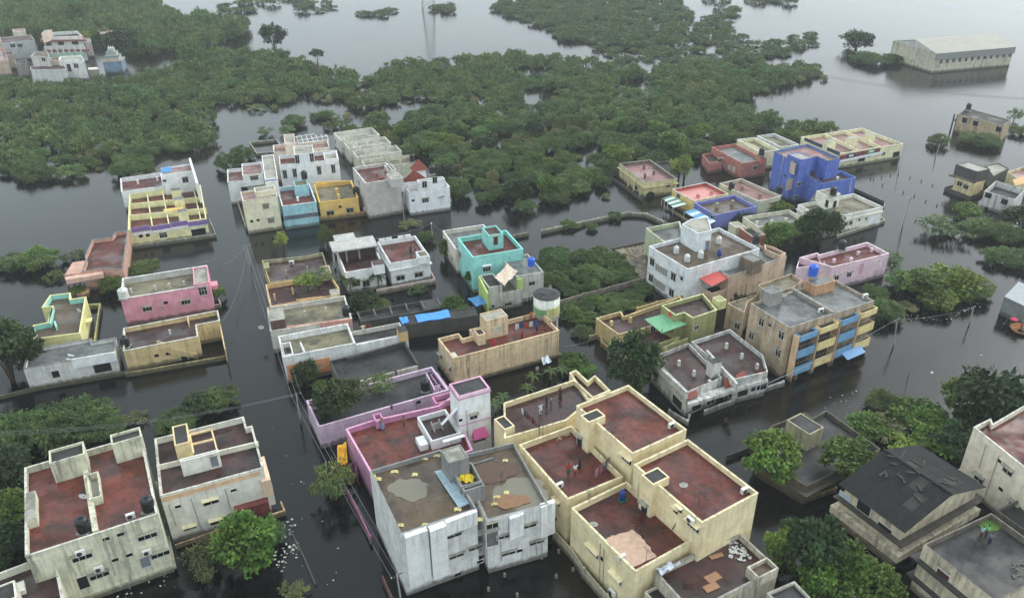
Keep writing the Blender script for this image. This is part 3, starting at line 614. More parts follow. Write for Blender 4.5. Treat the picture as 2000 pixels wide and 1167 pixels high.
for p in ('K292,650', 'K305,648'): Y = at(p, 7.5); MB().tube([Y, Y + [0, 0, .5]], .03, 4).build('rail_post', COPW, r_)
# --- dark sheds with blue tarpaulins
h = house('B33', 'low dark shed with two bright blue tarpaulins on its roof', 'the tarpaulin shed', 'shed', 'shed')
dk = wall((70, 66, 60), .6)
h.block('J1110,880 J1690,790 J1745,865 J1140,930', 2.4, wall_=dk, roof='dark', par=.1)
def tarp(name, tr, z, m, label, cat='tarpaulin', sag=.12, nx=10, ny=5, amp=.06):
    P = [np.array([*at(p, z)]) for p in tr.split()]; V = []; F = []
    for i in range(nx + 1):
        for j in range(ny + 1):
            a, b = i / nx, j / ny; q = (P[0] * (1 - a) + P[1] * a) * (1 - b) + (P[3] * (1 - a) + P[2] * a) * b
            V.append(q + [0, 0, amp * (math.sin(9 * a + 5 * b) + RNG.normal() * .6) - sag * math.sin(math.pi * b) * 0])
    for i in range(nx):
        for j in range(ny): k = i * (ny + 1) + j; F.append((k, k + ny + 1, k + ny + 2, k + 1))
    n = len(V); V2 = [v - np.array([0, 0, .04]) for v in V]; F += [tuple(reversed([q + n for q in f])) for f in F]
    return MB().add(V + V2, F).thing(name, m, label, cat)
BLUE = plain('blue_tarpaulin', (58, 142, 240), .35, var=.15)
tarp('tarpaulin', 'J1240,860 J1500,815 J1520,875 J1265,915', 2.62, BLUE, 'long bright blue tarpaulin with a hole on the dark shed roof')
tarp('tarpaulin', 'J1115,880 J1180,868 J1195,910 J1145,930', 2.62, BLUE, 'small bright blue tarpaulin at the left end of the dark shed')
tarp('tarpaulin', 'J1650,730 J1745,705 J1815,765 J1720,790', 2.3, plain('blue_tarp2', (60, 130, 190), .4), 'blue awning sheet beside the lime sided house')
h = house('B33b', 'dark roofless shed frame with grid of beams behind the black roof', 'the beam grid shed', 'shed', 'shed')
h.block('J780,840 J1500,712 J1530,795 J830,905', 1.6, wall_=dk, roof='dark', par=.6)
for k in range(6): h.wallseg('J%d,%d' % (790 + 125 * k, 832 - 22 * k), 'J%d,%d' % (815 + 125 * k, 890 - 22 * k), 1.5, 1.8, .2, wall((100, 90, 80), .6), 'beam')
h.poly('J1280,750 J1500,712 J1525,790 J1300,825', 1.6, 1.75, roofm('dark'), 'sheet_roof')
# --- lilac house
h = house('B34', 'long lilac house with dark terrace behind the round tree', 'the lilac house')
li = wall((200, 170, 194), .35)
b = h.block('F388,735 F1372,455 F1505,650 F492,920', 3.4, wall_=li, roof='dark', par=.75, cop=wall((214, 180, 204), .5))
h.wallseg('F1330,512', 'F1395,640', 2.65, 3.5, .18, li); h.wallseg('F420,765', 'F512,745', 2.65, 3.4, .18, li, 'divider'); h.win('F1268,738', .6, .5, 'vent', 0); h.stair('F1385,600', 3.3, 'F1372,660', 2.7, .8, wall((180, 140, 176), .3), 1, .2)
h.block('F1380,510 F1440,500 F1490,640 F1420,655', 3.1, -.8, .3, wall((150, 110, 150), .3), 'tiled')
# --- magenta parapet house with the white stair tower
h = house('B35', 'house with magenta parapet, red terrace and white stair tower', 'the magenta parapet house')
pkp = wall((204, 124, 168), .35); pkl = wall((230, 160, 200), .3)
b = h.block('F700,945 F905,880 F1420,765 F1515,700 F1690,1110 B950,285', 4.4, wall_=wall((196, 130, 170), .4), roof='tileb', par=.8, pin=pkp, rect=False, cop=wall((222, 152, 190), .5))
h.block('F905,845 F965,815 F1000,870 F945,895', 4.7, 3.6, .6, pkp, 'tiled'); h.block('F1370,700 F1515,655 F1545,700 F1415,760', 4.5, 3.6, .7, pkp, 'tileb')
tw = h.block('F1512,602 F1742,528 F1828,625 F1582,702', 9.6, -.8, .12, W_, 'dark', cop=wall((222, 152, 190), .5)); h.slab(tw.P, 9.15, .14, .1, pkp, 'string_course')
h.slab(tw.P, 5.4, .1, .05, pkp, 'string_course'); h.slab(tw.P, 2.6, .1, .05, pkp, 'string_course')
lo = h.block('F1290,850 F1480,785 F1600,985 F1335,1045', 4.9, -.8, .7, W_, 'tiled'); h.stair('F1370,900', 4.9, 'F1415,1020', 3.6, .9, wall((150, 146, 138), .4), 1, .3)
h.poly('F1250,1010 F1310,995 F1340,1060 F1275,1085', 3.6, 4.4, W_, 'landing_wall'); h.win('F1698,850', .9, .7, 'panes', .5); h.win('F1595,878', .5, .4, 'vent', 0)
q = h.hit('F1743,1015')
if q:
    X, u, n = q[1], q[2], q[3]; Z = np.array([0, 0, 1.0]); h.win('F1743,1015', 1.5, .9, 'bars', 0, fm=plain('maroon_frame', (90, 30, 50), .5)); a = X + Z * .55
    V = [a - u * 1.0 + n * .75 - Z * .1, a + u * 1.0 + n * .75 - Z * .1, a + u * .7 + Z * .9, a - u * .7 + Z * .9, a - u * 1.0 - Z * .1, a + u * 1.0 - Z * .1]
    MB().add(V, [(0, 1, 2, 3), (0, 3, 4), (1, 5, 2), (0, 4, 5, 1), (3, 2, 5, 4)]).build('tiled_hood', plain('pink_tile', (206, 92, 146), .6), h.root)
h.poly('F1455,1035 F1620,985 F1632,1000 F1465,1055', 5.0, 5.12, W_, 'sunshade'); h.pipes('F1640,800>F1660,1080')
MB().add([*[at(p, z) for p, z in (('F1440,905', 5.6), ('F1600,740', 8.2), ('F1615,750', 8.2), ('F1455,920', 5.6))], *[at(p, z) for p, z in (('F1440,905', 4.8), ('F1600,740', 7.4), ('F1615,750', 7.4), ('F1455,920', 4.8))]], [(0, 1, 2, 3), (4, 5, 1, 0), (7, 6, 2, 3), (7, 6, 5, 4)]).build('stair_balustrade', W_, h.root)
# magenta garden wall, round basin and gate along the street
g = cwall('magenta garden wall with gate posts beside the street wires', 'B600,150 B720,340 B790,470 B890,680', 1.0, wall((170, 84, 130), .5), pil=4)
X = at('B728,205', .6); MB().ring(*[[np.array([X[0] + r * math.cos(k * math.pi / 8), X[1] + r * math.sin(k * math.pi / 8)]) for k in range(16)] for r in (1.0, .85)], -.6, .7).thing('well_ring', wall((190, 120, 160), .4), 'round concrete well ring by the magenta garden wall', 'well')
cwall('dark magenta porch wall under the yellow sheet', 'B620,140 B770,110 B790,200', 1.6, wall((130, 44, 92), .4), pil=0)
# --- grey unfinished block
h = house('B36', 'bare grey concrete block with puddled brown roof and cement white front', 'the bare concrete block', 'apartment_block', 'building')
gf = wall((222, 220, 214), .6); gc = wall((132, 132, 128), .45)
b = h.block('c375,565 c728,478 c885,745 c545,868', 8.3, wall_=gf, roof='earth', par=.55, pin=gc, az=None)
b2 = h.block('c850,492 c1030,445 c1250,702 c888,832', 7.3, wall_=gf, roof='earth', par=.5, pin=gc, az=None)
sn = wall((234, 233, 228), .55)
for tr, z0, z1 in (('c547,866 c650,830 c662,850 c556,888', 1.6, 8.2), ('c662,832 c735,804 c748,830 c672,858', 1.8, 8.25), ('c738,800 c885,747 c892,762 c744,818', 6.6, 8.3), ('c1040,785 c1105,755 c1110,775 c1045,800', 4.3, 7.1), ('c1185,725 c1250,702 c1258,718 c1192,745', 3.0, 7.2)):
    h.poly(tr, z0, z1, sn, 'facade_panel', rect=False, ztrace=z1)
h.wins('c785,872 c795,968 c885,930 c1018,878 c1040,955 c1135,828 c1170,905', w=1.5, h=.45, kind='panes', shade=.3); h.wins('c800,1055 c905,995 c1088,945 c765,1110', w=.7, h=.4, kind='vent', shade=0)
h.win('c962,885', 1.2, 2.2, 'vent', .4, pm=CONCD); h.win('c962,835', 1.2, 1.2, 'panes', .3)
for z in (4.2, 1.5): h.poly('c740,840 c1245,660 c1252,680 c748,862', z, z + .1, gf, 'floor_edge', rect=False, ztrace=6.2)
h.pipes('c1000,900>c1005,990 c1165,910>c1170,960 c1190,880>c1195,950')
hr = h.block('c722,480 c795,447 c865,500 c762,540', 10.6, 6.75, .08, gc, 'pale'); h.block('c765,548 c865,540 c918,615 c815,652', 8.9, 6.75, .7, gc, 'earth', az=None); h.block('c818,652 c916,620 c925,640 c832,668', 8.8, 6.75, .1, gc, 'dark', az=None); h.wallseg('c828,655', 'c880,742', 7.6, 8.5, .16, gc)
h.wallseg('c870,540', 'c965,510', 6.75, 6.95, .1, gc, 'kerb')
# --- yellow twin block
h = house('B37', 'big pale yellow twin block with stepped red terraces', 'the yellow twin block', 'apartment_block', 'building')
yb = wall((236, 210, 152), .28); ycp = plain('coping_yellow', (236, 214, 158), .6)
hiA = h.block('G442,770 G936,612 G1368,970 G970,1106', 9.7, -.8, .6, yb, 'tileb', cop=ycp, az=None); hiB = h.block('C880,132 G1410,1034 C1924,370 C1520,536', 9.7, -.8, .6, yb, 'tile', cop=ycp, az=None)
loA = h.block('d240,415 d478,332 d760,575 d458,682', 6.7, wall_=yb, roof='tile', par=.75, cop=ycp, az=None)
loB = h.block('d492,712 d735,622 d1128,880 d775,1030', 6.5, wall_=yb, roof='tile', par=.75, cop=ycp, az=None)
h.block('d160,215 d505,102 d600,190 d465,300 d162,388', 6.6, wall_=yb, roof='tiled', par=.7, cop=ycp, rect=False); h.block('d480,68 d512,55 d570,108 d605,80 d680,155 d570,200', 6.4, wall_=yb, roof='tiled', par=.7, cop=ycp, rect=False)
h.block('d120,290 d170,272 d205,330 d155,350', 7.0, -.8, .1, yb, 'dark')
h.block('d532,278 d610,243 d665,280 d572,306', 10.2, 5.9, .06, yb, 'dark'); h.block('d830,565 d905,530 d978,576 d886,612', 10.1, 5.7, .06, yb, 'dark')
h.win('d530,410', .9, 1.9, 'door', .5, pm=HOLE_SHADE); h.win('d845,740', .9, 1.9, 'door', .6, pm=HOLE_SHADE)
h.wins('d760,490 d1085,815', w=1.5, h=.8, kind='bars', shade=.6, sm=yb); h.wins('d1000,740 d1020,735', w=.6, h=.7, kind='vent', shade=.5, sm=yb)
h.wins('d595,940', w=1.7, h=.7, kind='bars', shade=.5, sm=yb); h.wins('d710,1070', w=1.5, h=.7, kind='panes', shade=.6, sm=yb); h.wins('d640,975 d415,780', w=.5, h=.6, kind='vent', shade=0); h.win('d420,700', 1.0, .6, 'panes', .5, sm=yb)
h.pipes('d632,900>d628,1100 d650,930>d645,1110 d790,560>d785,640 d820,600>d815,700')
cwall('moss topped boundary wall between grey block and yellow twin block', 'C330,640 C470,790 C560,930 C740,1140 C820,1250', 1.4, wall((178, 166, 130), .7), pil=3.5)
# --- low soiled building at the bottom
h = house('B38', 'low soiled building with littered red terrace at the bottom edge', 'the littered terrace')
so = wall((196, 184, 158), .95)
h.block('d903,1042 d1305,842 d1502,1025 d1075,1235', 5.4, wall_=so, roof='tiled', par=.7, cop=plain('coping_old2', (150, 146, 132), .8)); h.block('d1350,1010 d1450,965 d1500,1025 d1395,1070', 5.9, 4.7, .5, so, 'earth'); h.block('d855,1130 d930,1095 d965,1170 d890,1200', 4.0, -.8, .3, so, 'dark')
h = house('B39', 'small grey roofed house cut off at the bottom edge', 'the small grey roof')
h.block('D10,1125 D200,1032 D350,1180 D120,1290', 5.2, wall_=wall((190, 184, 164), .7), roof='dark', par=.3, cop=plain('coping_old2', (150, 146, 132), .8))
# --- right: drowned dark house with headroom
h = house('B40', 'half drowned dark house with roof cabin among trees', 'the dark drowned house')
dm = wall((104, 92, 66), .95)
h.block('e205,362 e365,300 e400,325 e465,288 e720,470 e375,645 e140,510', 2.7, wall_=dm, roof='dark', par=.6, rect=False, pin=wall((88, 80, 60), .9)); h.block('e278,335 e345,300 e455,370 e388,402', 4.6, 2.1, .1, wall((168, 156, 116), .85), 'dark'); h.slab(h.blocks[0].P, 1.6, .12, .5, DARKW)
cwall('ochre boundary wall with torn gaps around the dark drowned house', 'e130,500 e210,570 e365,700 e510,650', .7, wall((196, 164, 86), .85), pil=4)
# --- black gabled house
h = house('B41', 'cream house with black corrugated gable roof', 'the black gable house')
cg = wall((214, 196, 164), .8); E0, E1, R0, R1 = at('e520,638', 5.4), at('e828,865', 5.4), at('e742,480', 7.4), at('e1022,690', 7.4)
u = (E1 - E0); L_ = np.linalg.norm(u); u /= L_; v = np.array([-u[1], u[0], 0]); wd = abs((R0 - E0) @ v)
def gp(a, b, z): return E0 + u * a + v * b + np.array([0, 0, z - 5.4])
P = [gp(.5, .6, 0)[:2], gp(L_ - .5, .6, 0)[:2], gp(L_ - .5, 2 * wd - .6, 0)[:2], gp(.5, 2 * wd - .6, 0)[:2]]
bb = h.block(P, 5.3, wall_=cg, roof='dark', par=0, rect=False, roofname='ceiling')
for a in (.5, L_ - .5): MB().add([gp(a, .6, 5.3), gp(a, 2 * wd - .6, 5.3), gp(a, wd, 7.2), gp(a + .15, .6, 5.3), gp(a + .15, 2 * wd - .6, 5.3), gp(a + .15, wd, 7.2)], [(0, 1, 2), (5, 4, 3), (0, 2, 5, 3), (1, 4, 5, 2)]).build('gable_wall', wall((206, 196, 160), .8), h.root)
def corr(a0, a1, b0, b1, z0, z1, m, lift=0):
    V = []; F = []; n = max(8, int((a1 - a0) / .1))
    for i in range(n + 1):
        a = a0 + (a1 - a0) * i / n; dz = .045 * (i % 2) + lift; V += [gp(a, b0, z0 + dz), gp(a, b1, z1 + dz)]
        if i: F.append((2 * i - 2, 2 * i, 2 * i + 1, 2 * i - 1))
    return MB().add(V, F).build('roof_sheet', m, h.root)
SHB = plain('black_sheet', (36, 36, 36), .75, var=.5, scale=1.2, spec=.25); SHB2 = plain('worn_sheet', (64, 61, 56), .75, var=.4, spec=.25)
nr = 7; k = 0
for side in (0, 1):
    for r in range(3):
        f0, f1 = r / 3, (r + 1) / 3 + .03
        for c in range(nr):
            a0, a1 = L_ * c / nr, L_ * (c + 1) / nr + .08; k += 1
            bA, bB = (wd * f0, wd * min(1, f1)) if side == 0 else (2 * wd - wd * f0, 2 * wd - wd * min(1, f1))
            corr(a0, a1, bA, bB, 5.4 + 2.0 * f0, 5.4 + 2.0 * min(1, f1), SHB2 if k in (13, 19, 34, 38) else SHB, .02 * (2 - r) + .012 * (c % 2))
MB().tube([gp(-.1, wd, 7.47), gp(L_ + .1, wd, 7.47)], .13, 8).build('ridge_cap', SHB, h.root)
rg = random.Random(4)
for i in range(16):
    a, b = rg.uniform(1, L_ - 1), rg.uniform(.5, 1.7) * wd; z = 5.4 + 2.0 * (1 - abs(b - wd) / wd) + .14; d = rg.uniform(0, 3)
    MB().box(gp(a, b, z), (rg.uniform(.6, 1.6), .22, .1), d).build('loose_batten', SHB2, h.root)
for z in (3.6, 1.4): h.slab(bb.P, z, .14, .7, wall((64, 58, 48), .8), 'ledge')
h.slab(bb.P, 1.54, .9, .72, cg, 'balcony_parapet'); h.wins('e640,745 e735,850', w=1.6, h=1.2, kind='door', shade=0, pm=HOLE_SHADE); h.wins('e590,800 e700,900', w=1.8, h=.9, kind='door', shade=0, pm=HOLE_SHADE)
h.win('e550,700', 1.3, 1.1, 'panes', 0, pm=plain('poster_blue', (186, 206, 222), .5))
# --- cream house at the right edge
h = house('B42', 'cream house with red terrace cut by the right edge', 'the right edge cream house')
ce = wall((226, 212, 184), .3)
h.block('e1155,367 e1235,327 e1245,352 e1480,215 e1850,560 e1560,690', 7.6, wall_=ce, roof='tile', par=.65, cop=plain('coping', (205, 200, 182), .7), rect=False)
h.wins('e1180,608 e1315,572 e1345,735', w=1.2, h=.8, kind='panes', shade=.6); h.wins('e1275,525 e1282,658', w=.6, h=.45, kind='vent', shade=0); h.pipes('e1215,450>e1180,560 e1275,500>e1210,690 e1345,450>e1300,560')
h.poly('e1065,580 e1110,545 e1125,570 e1085,600', .6, 1.4, ce, 'porch_wall')
# --- dark terrace with people, lower right
h = house('B43', 'cream house with wet black terrace and mossy corner at lower right', 'the black terrace')
bk = wall((216, 198, 160), .7)
h.block('e935,925 e1240,752 e1560,1020 e1262,1190', 6.0, wall_=bk, roof='dark', par=.7, pin=wall((110, 100, 82), .95)); b = h.blocks[0]; h.slab(b.P, 4.0, .2, .6, wall((48, 46, 42), .7)); h.slab(b.P, 1.7, .2, .5, wall((48, 46, 42), .7)); h.wins('e1010,1060', w=1.3, h=.8, kind='door', shade=0, pm=plain('maroon', (80, 36, 30), .6))
h.block('e1260,745 e1420,690 e1520,790 e1390,860', 3.6, wall_=DARKW, roof='dark', par=.5)
# --- olive green house
h = house('B44', 'olive green house with green sheet awning and ochre terrace', 'the olive green house')
og = wall((150, 148, 78), .4); oy = wall((196, 166, 92), .5)
h.block('K655,882 K850,828 K872,868 K1310,715 K1440,860 K830,1010', 3.4, wall_=oy, roof='tiled', par=.65, rect=False, cop=plain('coping_ol', (206, 178, 108), .7))
h.block('K825,1012 K1100,935 K1310,1030 K1200,1120 K900,1120', 3.0, wall_=oy, roof='tile', par=.6, pin=og, rect=False)
h.block('K1165,782 K1490,690 K1600,818 K1412,882 K1345,840 K1275,860', 6.0, wall_=og, roof='tiled', par=.7, cop=plain('coping_li', (206, 206, 130), .6), rect=False); h.block('K1570,722 K1625,702 K1672,740 K1615,758', 6.7, 5.3, .1, wall((206, 202, 110), .3), 'pale')
h.win('K1440,955', .7, .7, 'panes', 0); h.win('K1100,975', .8, 1.5, 'panes', 0)
q = h.hit('K1232,860')
if q:      # red emblem: a hand sign on a white square
    X, u, n = q[1], q[2], q[3]; Z = np.array([0, 0, 1.0]); m = MB().frame(X - u * .3 - Z * .15, u * .6, n * .03, Z * .45)
    for i in range(4): m.frame(X - u * (.26 - .14 * i) + Z * .3, u * .11, n * .03, Z * (.28 + .08 * (i in (1, 2))))
    m.frame(X + u * .3 + Z * .05, u * .14, n * .03, Z * .3).build('wall_emblem', plain('emblem_red', (206, 62, 62), .5), h.root)
    MB().frame(X - u * .4 - Z * .75, u * .8, n * .02, Z * .35).build('wall_lettering', plain('emblem_pink', (226, 170, 160), .5), h.root)
A = [at('K1035,890', 4.6), at('K1180,850', 5.0), at('K1365,928', 4.9), at('K1170,998', 4.3)]
MB().add(A + [p - [0, 0, .08] for p in A], [(0, 1, 2, 3), (7, 6, 5, 4), (0, 4, 5, 1), (1, 5, 6, 2), (2, 6, 7, 3), (3, 7, 4, 0)]).build('awning', plain('green_sheet', (112, 172, 128), .45), h.root)
for p in ('K1045,1000', 'K1165,1050', 'K1290,985'): X = at(p, 3.0); MB().tube([X - [0, 0, .6], X + [0, 0, 1.8]], .05, 5).build('awning_post', plain('black_iron', (24, 24, 26), .5), h.root)
for p in ('K690,1000', 'K770,1090'): X = at(p, 1.0); MB().box([X[0], X[1], .6], (.3, .3, 2.8), h.az).build('porch_column', wall((206, 186, 70), .4), h.root)
h.wallseg('K1150,1080', 'K1305,1025', 2.4, 3.2, .16, og); h.wallseg('K1180,1110', 'K1375,1035', 2.4, 3.2, .16, og); h.stubs('K922,915 K775,945', 2.75, .9, .2, wall((206, 170, 90), .4))
cwall('ochre wall running back from the olive green house', 'K980,800 K1130,755 K1330,705', 2.4, oy, pil=2.5); cwall('short low wall and gate pillar in water left of the olive green house', 'K610,1020 K690,995 K700,1060 K780,1130', .9, oy, pil=4)
# --- white streaked twin house with stair blocks
h = house('B45', 'mould streaked white twin house with dark red terraces', 'the mouldy white twin house')
mw = wall((206, 204, 198), .95)
h.block('G1090,385 G1378,275 G1640,545 G1372,660', 3.9, wall_=mw, roof='tiled', par=.6, rect=False, pin=wall((176, 172, 164), .95)); h.block('G1400,265 G1700,168 G1960,370 G1998,500 G1740,560', 3.9, wall_=mw, roof='tiled', par=.6, rect=False)
h.wallseg('G1520,330', 'G1760,595', 3.3, 4.3, .3, mw); h.wallseg('G1150,460', 'G1370,660', 3.3, 4.3, .3, mw)
h.block('G1520,420 G1575,380 G1645,415 G1590,440', 5.6, 3.3, .05, mw, 'dark'); rtl = plain('clay_tile', (150, 74, 58), .7, var=.4, scale=6)
h.poly('G1370,700 G1980,520 G1998,560 G1372,760', 2.2, 2.7, mw, 'front_band', rect=False, ztrace=2.7)
for tr in ('G1355,660 G1440,620 G1450,690 G1375,718', 'G1655,555 G1725,530 G1730,600 G1665,625', 'G1745,530 G1810,490 G1835,550 G1765,585', 'G1895,505 G1985,475 G1985,492 G1900,530'):
    P4 = [at(p, z) for p, z in zip(tr.split(), (3.9, 3.9, 3.1, 3.1))]; MB().add(P4 + [p - [0, 0, .2] for p in P4], [(0, 1, 2, 3), (7, 6, 5, 4), (0, 4, 5, 1), (1, 5, 6, 2), (2, 6, 7, 3), (3, 7, 4, 0)]).build('tiled_hood', rtl, h.root)
h.stubs('G1300,455 G1418,535 G1535,610 G1672,320 G1790,400 G1908,482', 3.3, .9, .18, mw); h.wins('G1290,740', w=2.2, h=1.4, kind='door', shade=0, pm=HOLE_SHADE); h.wins('G1550,735 G1690,670 G1900,630', w=1.4, h=.8, kind='panes', shade=0); h.wins('G1440,770 G1620,715 G1800,660 G1950,610', w=1.6, h=1.3, kind='door', shade=0, pm=HOLE_SHADE)
h.stair('G1125,470', 3.2, 'G1215,690', .1, .9, mw, 1)
cwall('white soiled boundary wall in front of the mouldy white twin house', 'G1230,800 G1370,880 G1385,840', .7, mw, pil=4); cwall('long white front wall standing in water below the wires', 'G1500,800 G1740,712', .8, mw, pil=0); cwall('white front wall by the flats standing in brown water', 'G1870,655 H120,575', .8, mw, pil=4)
# --- three storey flats with blue and yellow balconies
h = house('B46', 'streaked orange block of flats with blue and yellow balconies', 'the balcony flats', 'apartment_block', 'building')
fo = wall((190, 162, 124), .95)
b = h.block('L240,752 L912,598 L1235,730 L585,970', 8.2, wall_=fo, roof='grey', par=.4, cop=plain('coping_old2', (150, 146, 132), .8))
h.wallseg('L585,645', 'L915,835', 7.8, 8.35, .5, wall((150, 142, 126), .7), 'divider'); h.block('L355,660 L430,618 L510,660 L440,700', 9.9, 7.8, .06, wall((150, 146, 136), .7), 'grey'); h.block('L680,575 L860,548 L915,590 L770,640', 9.4, 7.8, .06, wall((196, 140, 84), .8), 'grey')
h.block('L320,625 L580,535 L670,590 L590,650 L400,690', 6.0, wall_=fo, roof='mould', par=.5, rect=False); h.block('L80,765 L330,690 L240,760 L215,840', 5.0, wall_=fo, roof='mould', par=.3, rect=False)
h.wins('L350,910 L505,1012 L272,1015 L480,1150', w=.9, h=1.3, kind='bars', shade=.5); h.win('L160,940', .9, 1.1, 'bars', .5); h.win('L415,935', .5, .5, 'vent', .3)
h.pipes('L450,910>L400,1080 L232,790>L205,960', COPW)
bl_ = wall((92, 158, 204), .3); yw_ = wall((232, 204, 118), .3); fl = at('L585,970', 8.2), at('L1235,730', 8.2); u = (fl[1] - fl[0]); u[2] = 0; FL = np.linalg.norm(u); u /= FL; n = np.array([u[1], -u[0], 0]); Z = np.array([0, 0, 1.0])
grl = plain('grille', (120, 104, 90), .6)
for i, (a, wdt, m) in enumerate(((.8, 3.2, bl_), (4.6, 3.4, yw_), (8.7, 3.2, bl_), (12.6, 3.2, yw_))):
    a = a / 16.2 * FL; wdt = wdt / 16.2 * FL
    for fz in (6.6, 3.9, 1.2):
        if fz == 1.2 and i in (2,): fz = 1.4
        o = fl[0] + u * a; o = np.array([o[0], o[1], 0]); hgt = 1.15 if fz < 6 else .75
        bp = MB().frame(o + Z * (fz - .15), u * wdt, n * 1.05, Z * .15).frame(o + n * .95 + Z * fz, u * wdt, n * .1, Z * hgt).frame(o + Z * fz, u * .1, n * .95, Z * hgt).frame(o + u * (wdt - .1) + Z * fz, u * .1, n * .95, Z * hgt)
        bo = bp.build('balcony', m, h.root)
        if fz < 6:
            gr = MB()
            for k in range(9): gr.frame(o + n * .98 + u * wdt * k / 8.5 + Z * (fz + hgt), u * .04, n * .04, Z * (2.45 - hgt))
            gr.frame(o + n * .98 + Z * (fz + hgt + .6), u * wdt, n * .05, Z * .05); gr.build('grille', grl, bo); MB().frame(o + n * .02 + Z * (fz + .1), u * wdt, n * .02, Z * 2.2).build('shadowed_opening', HOLE_SHADE, bo)  # flat black sheet behind the grille, balcony shade put into its colour
        else: MB().frame(o + Z * (fz + .35), u * wdt, n * .9, Z * .05).build('lid', roofm('dark'), bo)
    MB().frame(o - u * .25 - Z * .8, u * .2, n * .95, Z * 8.0).build('fin', wall((222, 180, 128), .6), h.root)
for k, a in enumerate((.1, .3, .5, .72, .95)): o = fl[0] + u * FL * a; MB().box([o[0] + n[0] * .7, o[1] + n[1] * .7, .3], (.35, .35, 2.4), h.az).build('stilt_column', wall((196, 150, 110), .6) if k != 2 else wall((190, 60, 100), .3), h.root)
MB().frame(np.array([*(fl[0] + u * .2)[:2], -.7]) + n * .01, u * (FL - .4), n * .01, Z * 1.7).build('garage_opening', HOLE_SHADE, h.root)  # black sheet on the wall painting the shade of the open ground floor
MB().add([np.array([*p[:2], z]) for p, z in ((fl[0] + u * FL * .62 + n * 1.0, 1.6), (fl[0] + u * FL * .85 + n * 1.0, 1.7), (fl[0] + u * FL * .85 + n * 2.2, 1.2), (fl[0] + u * FL * .62 + n * 2.2, 1.1))], [(0, 1, 2, 3)]).build('awning', plain('blue_sheet', (70, 140, 195), .4), h.root)
# --- white block with stair tower
h = house('B47', 'whitewashed block with stair tower and stained grey terrace', 'the whitewashed block')
wg = wall((216, 220, 222), .3)
b = h.block('K1070,312 K1635,180 K1900,330 K1385,520', 7.2, wall_=wg, roof='earth', par=.65, cop=COPW); h.block('K1325,150 K1400,108 K1530,92 K1560,200 K1450,222', 9.9, 6.5, .12, wg, 'pale', rect=False)
h.wins('K1095,445 K1260,560 K1085,570 K1245,685', w=1.1, h=1.3, kind='panes', shade=.25); h.wins('K1165,510 K1150,625', w=3.0, h=1.1, kind='panes', shade=.2, pm=plain('screen', (150, 148, 142), .7)); h.win('K1325,575', .6, .6, 'vent', .3); h.win('K1525,315', .8, 1.6, 'door', .4, pm=DOORG)
for k in range(9): MB().tube([at('K%d,%d' % (1388 + 8 * k, 310 - 10 * k), 6.6 + .24 * k), at('K%d,%d' % (1402 + 8 * k, 318 - 10 * k), 6.6 + .24 * k)], .03, 4).build('rung', plain('pipe_d', (120, 120, 116), .5), h.root)
h = house('B47b', 'pale green walled house behind the whitewashed block', 'the pale green walled house')
h.block('K1045,180 K1310,128 K1345,260 K1180,285', 5.6, wall_=wall((178, 186, 140), .4), roof='grey', par=.8, cop=plain('coping_gr', (200, 204, 176), .7), rect=False)
# --- peach house with red sheet awning
h = house('B48', 'streaked peach house with red sheet awning', 'the red awning house')
pc = wall((214, 178, 142), .7); pd = wall((120, 100, 78), .9)
h.block('K1535,455 L345,318 L545,400 L100,560', 5.4, wall_=pc, roof='grey', par=.5, cop=plain('coping_old2', (150, 146, 132), .8), rect=False); h.block('L195,400 L265,370 L352,425 L280,450', 7.2, 4.9, .06, pd, 'grey'); h.block('L195,400 L265,370 L352,440 L240,490', 5.6, -.8, .05, pd, 'grey')
h.block('L370,305 L440,325 L540,375 L500,395 L380,345', 5.9, 4.9, .5, pc, 'tiled', rect=False)
A = [at('K1375,512', 5.3), at('K1510,458', 5.5), at('K1690,570', 5.0), at('K1560,635', 4.6)]
MB().add(A + [p - [0, 0, .07] for p in A], [(0, 1, 2, 3), (7, 6, 5, 4), (0, 4, 5, 1), (1, 5, 6, 2), (2, 6, 7, 3), (3, 7, 4, 0)]).build('awning', plain('red_sheet', (196, 82, 78), .5, var=.15), h.root)
h.block('K1380,590 K1560,690 K1860,600 K1700,540', 3.1, wall_=pc, roof='dark', par=.7, rect=False); h.poly('K1430,600 K1520,590 K1640,640 K1560,670', 2.4, 2.6, roofm('dark'), 'verandah_floor', rect=False)
h.poly('K1480,485 K1530,470 K1545,490 K1495,502', 5.4, 5.6, plain('red_sheet', (196, 82, 78), .5, var=.15), 'awning_cap', rect=False); h.pipes('L425,470>L405,560', COPW)
# --- pale pink house
h = house('B49', 'pale pink house with brown terrace and stair near the large bush', 'the pale pink house')
pp = wall((232, 192, 206), .4)
h.block('L645,410 L785,372 L800,388 L1175,290 L1346,378 L905,485', 4.5, wall_=pp, roof='tile', par=.75, cop=plain('coping_pk', (236, 206, 214), .6), rect=False); h.block('L640,425 L780,440 L790,470 L620,492', 3.9, -.8, .5, pp, 'tiled', rect=False)
h.wins('L935,565 L1033,540', w=.9, h=.9, kind='panes', shade=.5); h.win('L1125,500', .9, 2.2, 'vent', 0, pm=wall((206, 150, 176), .3)); h.stair('L800,440', 4.2, 'L850,545', 1.0, .8, pp, -1, .5); h.stubs('L912,450 L1045,440 L1100,392 L1205,365', 3.75, .7, .2, pp)
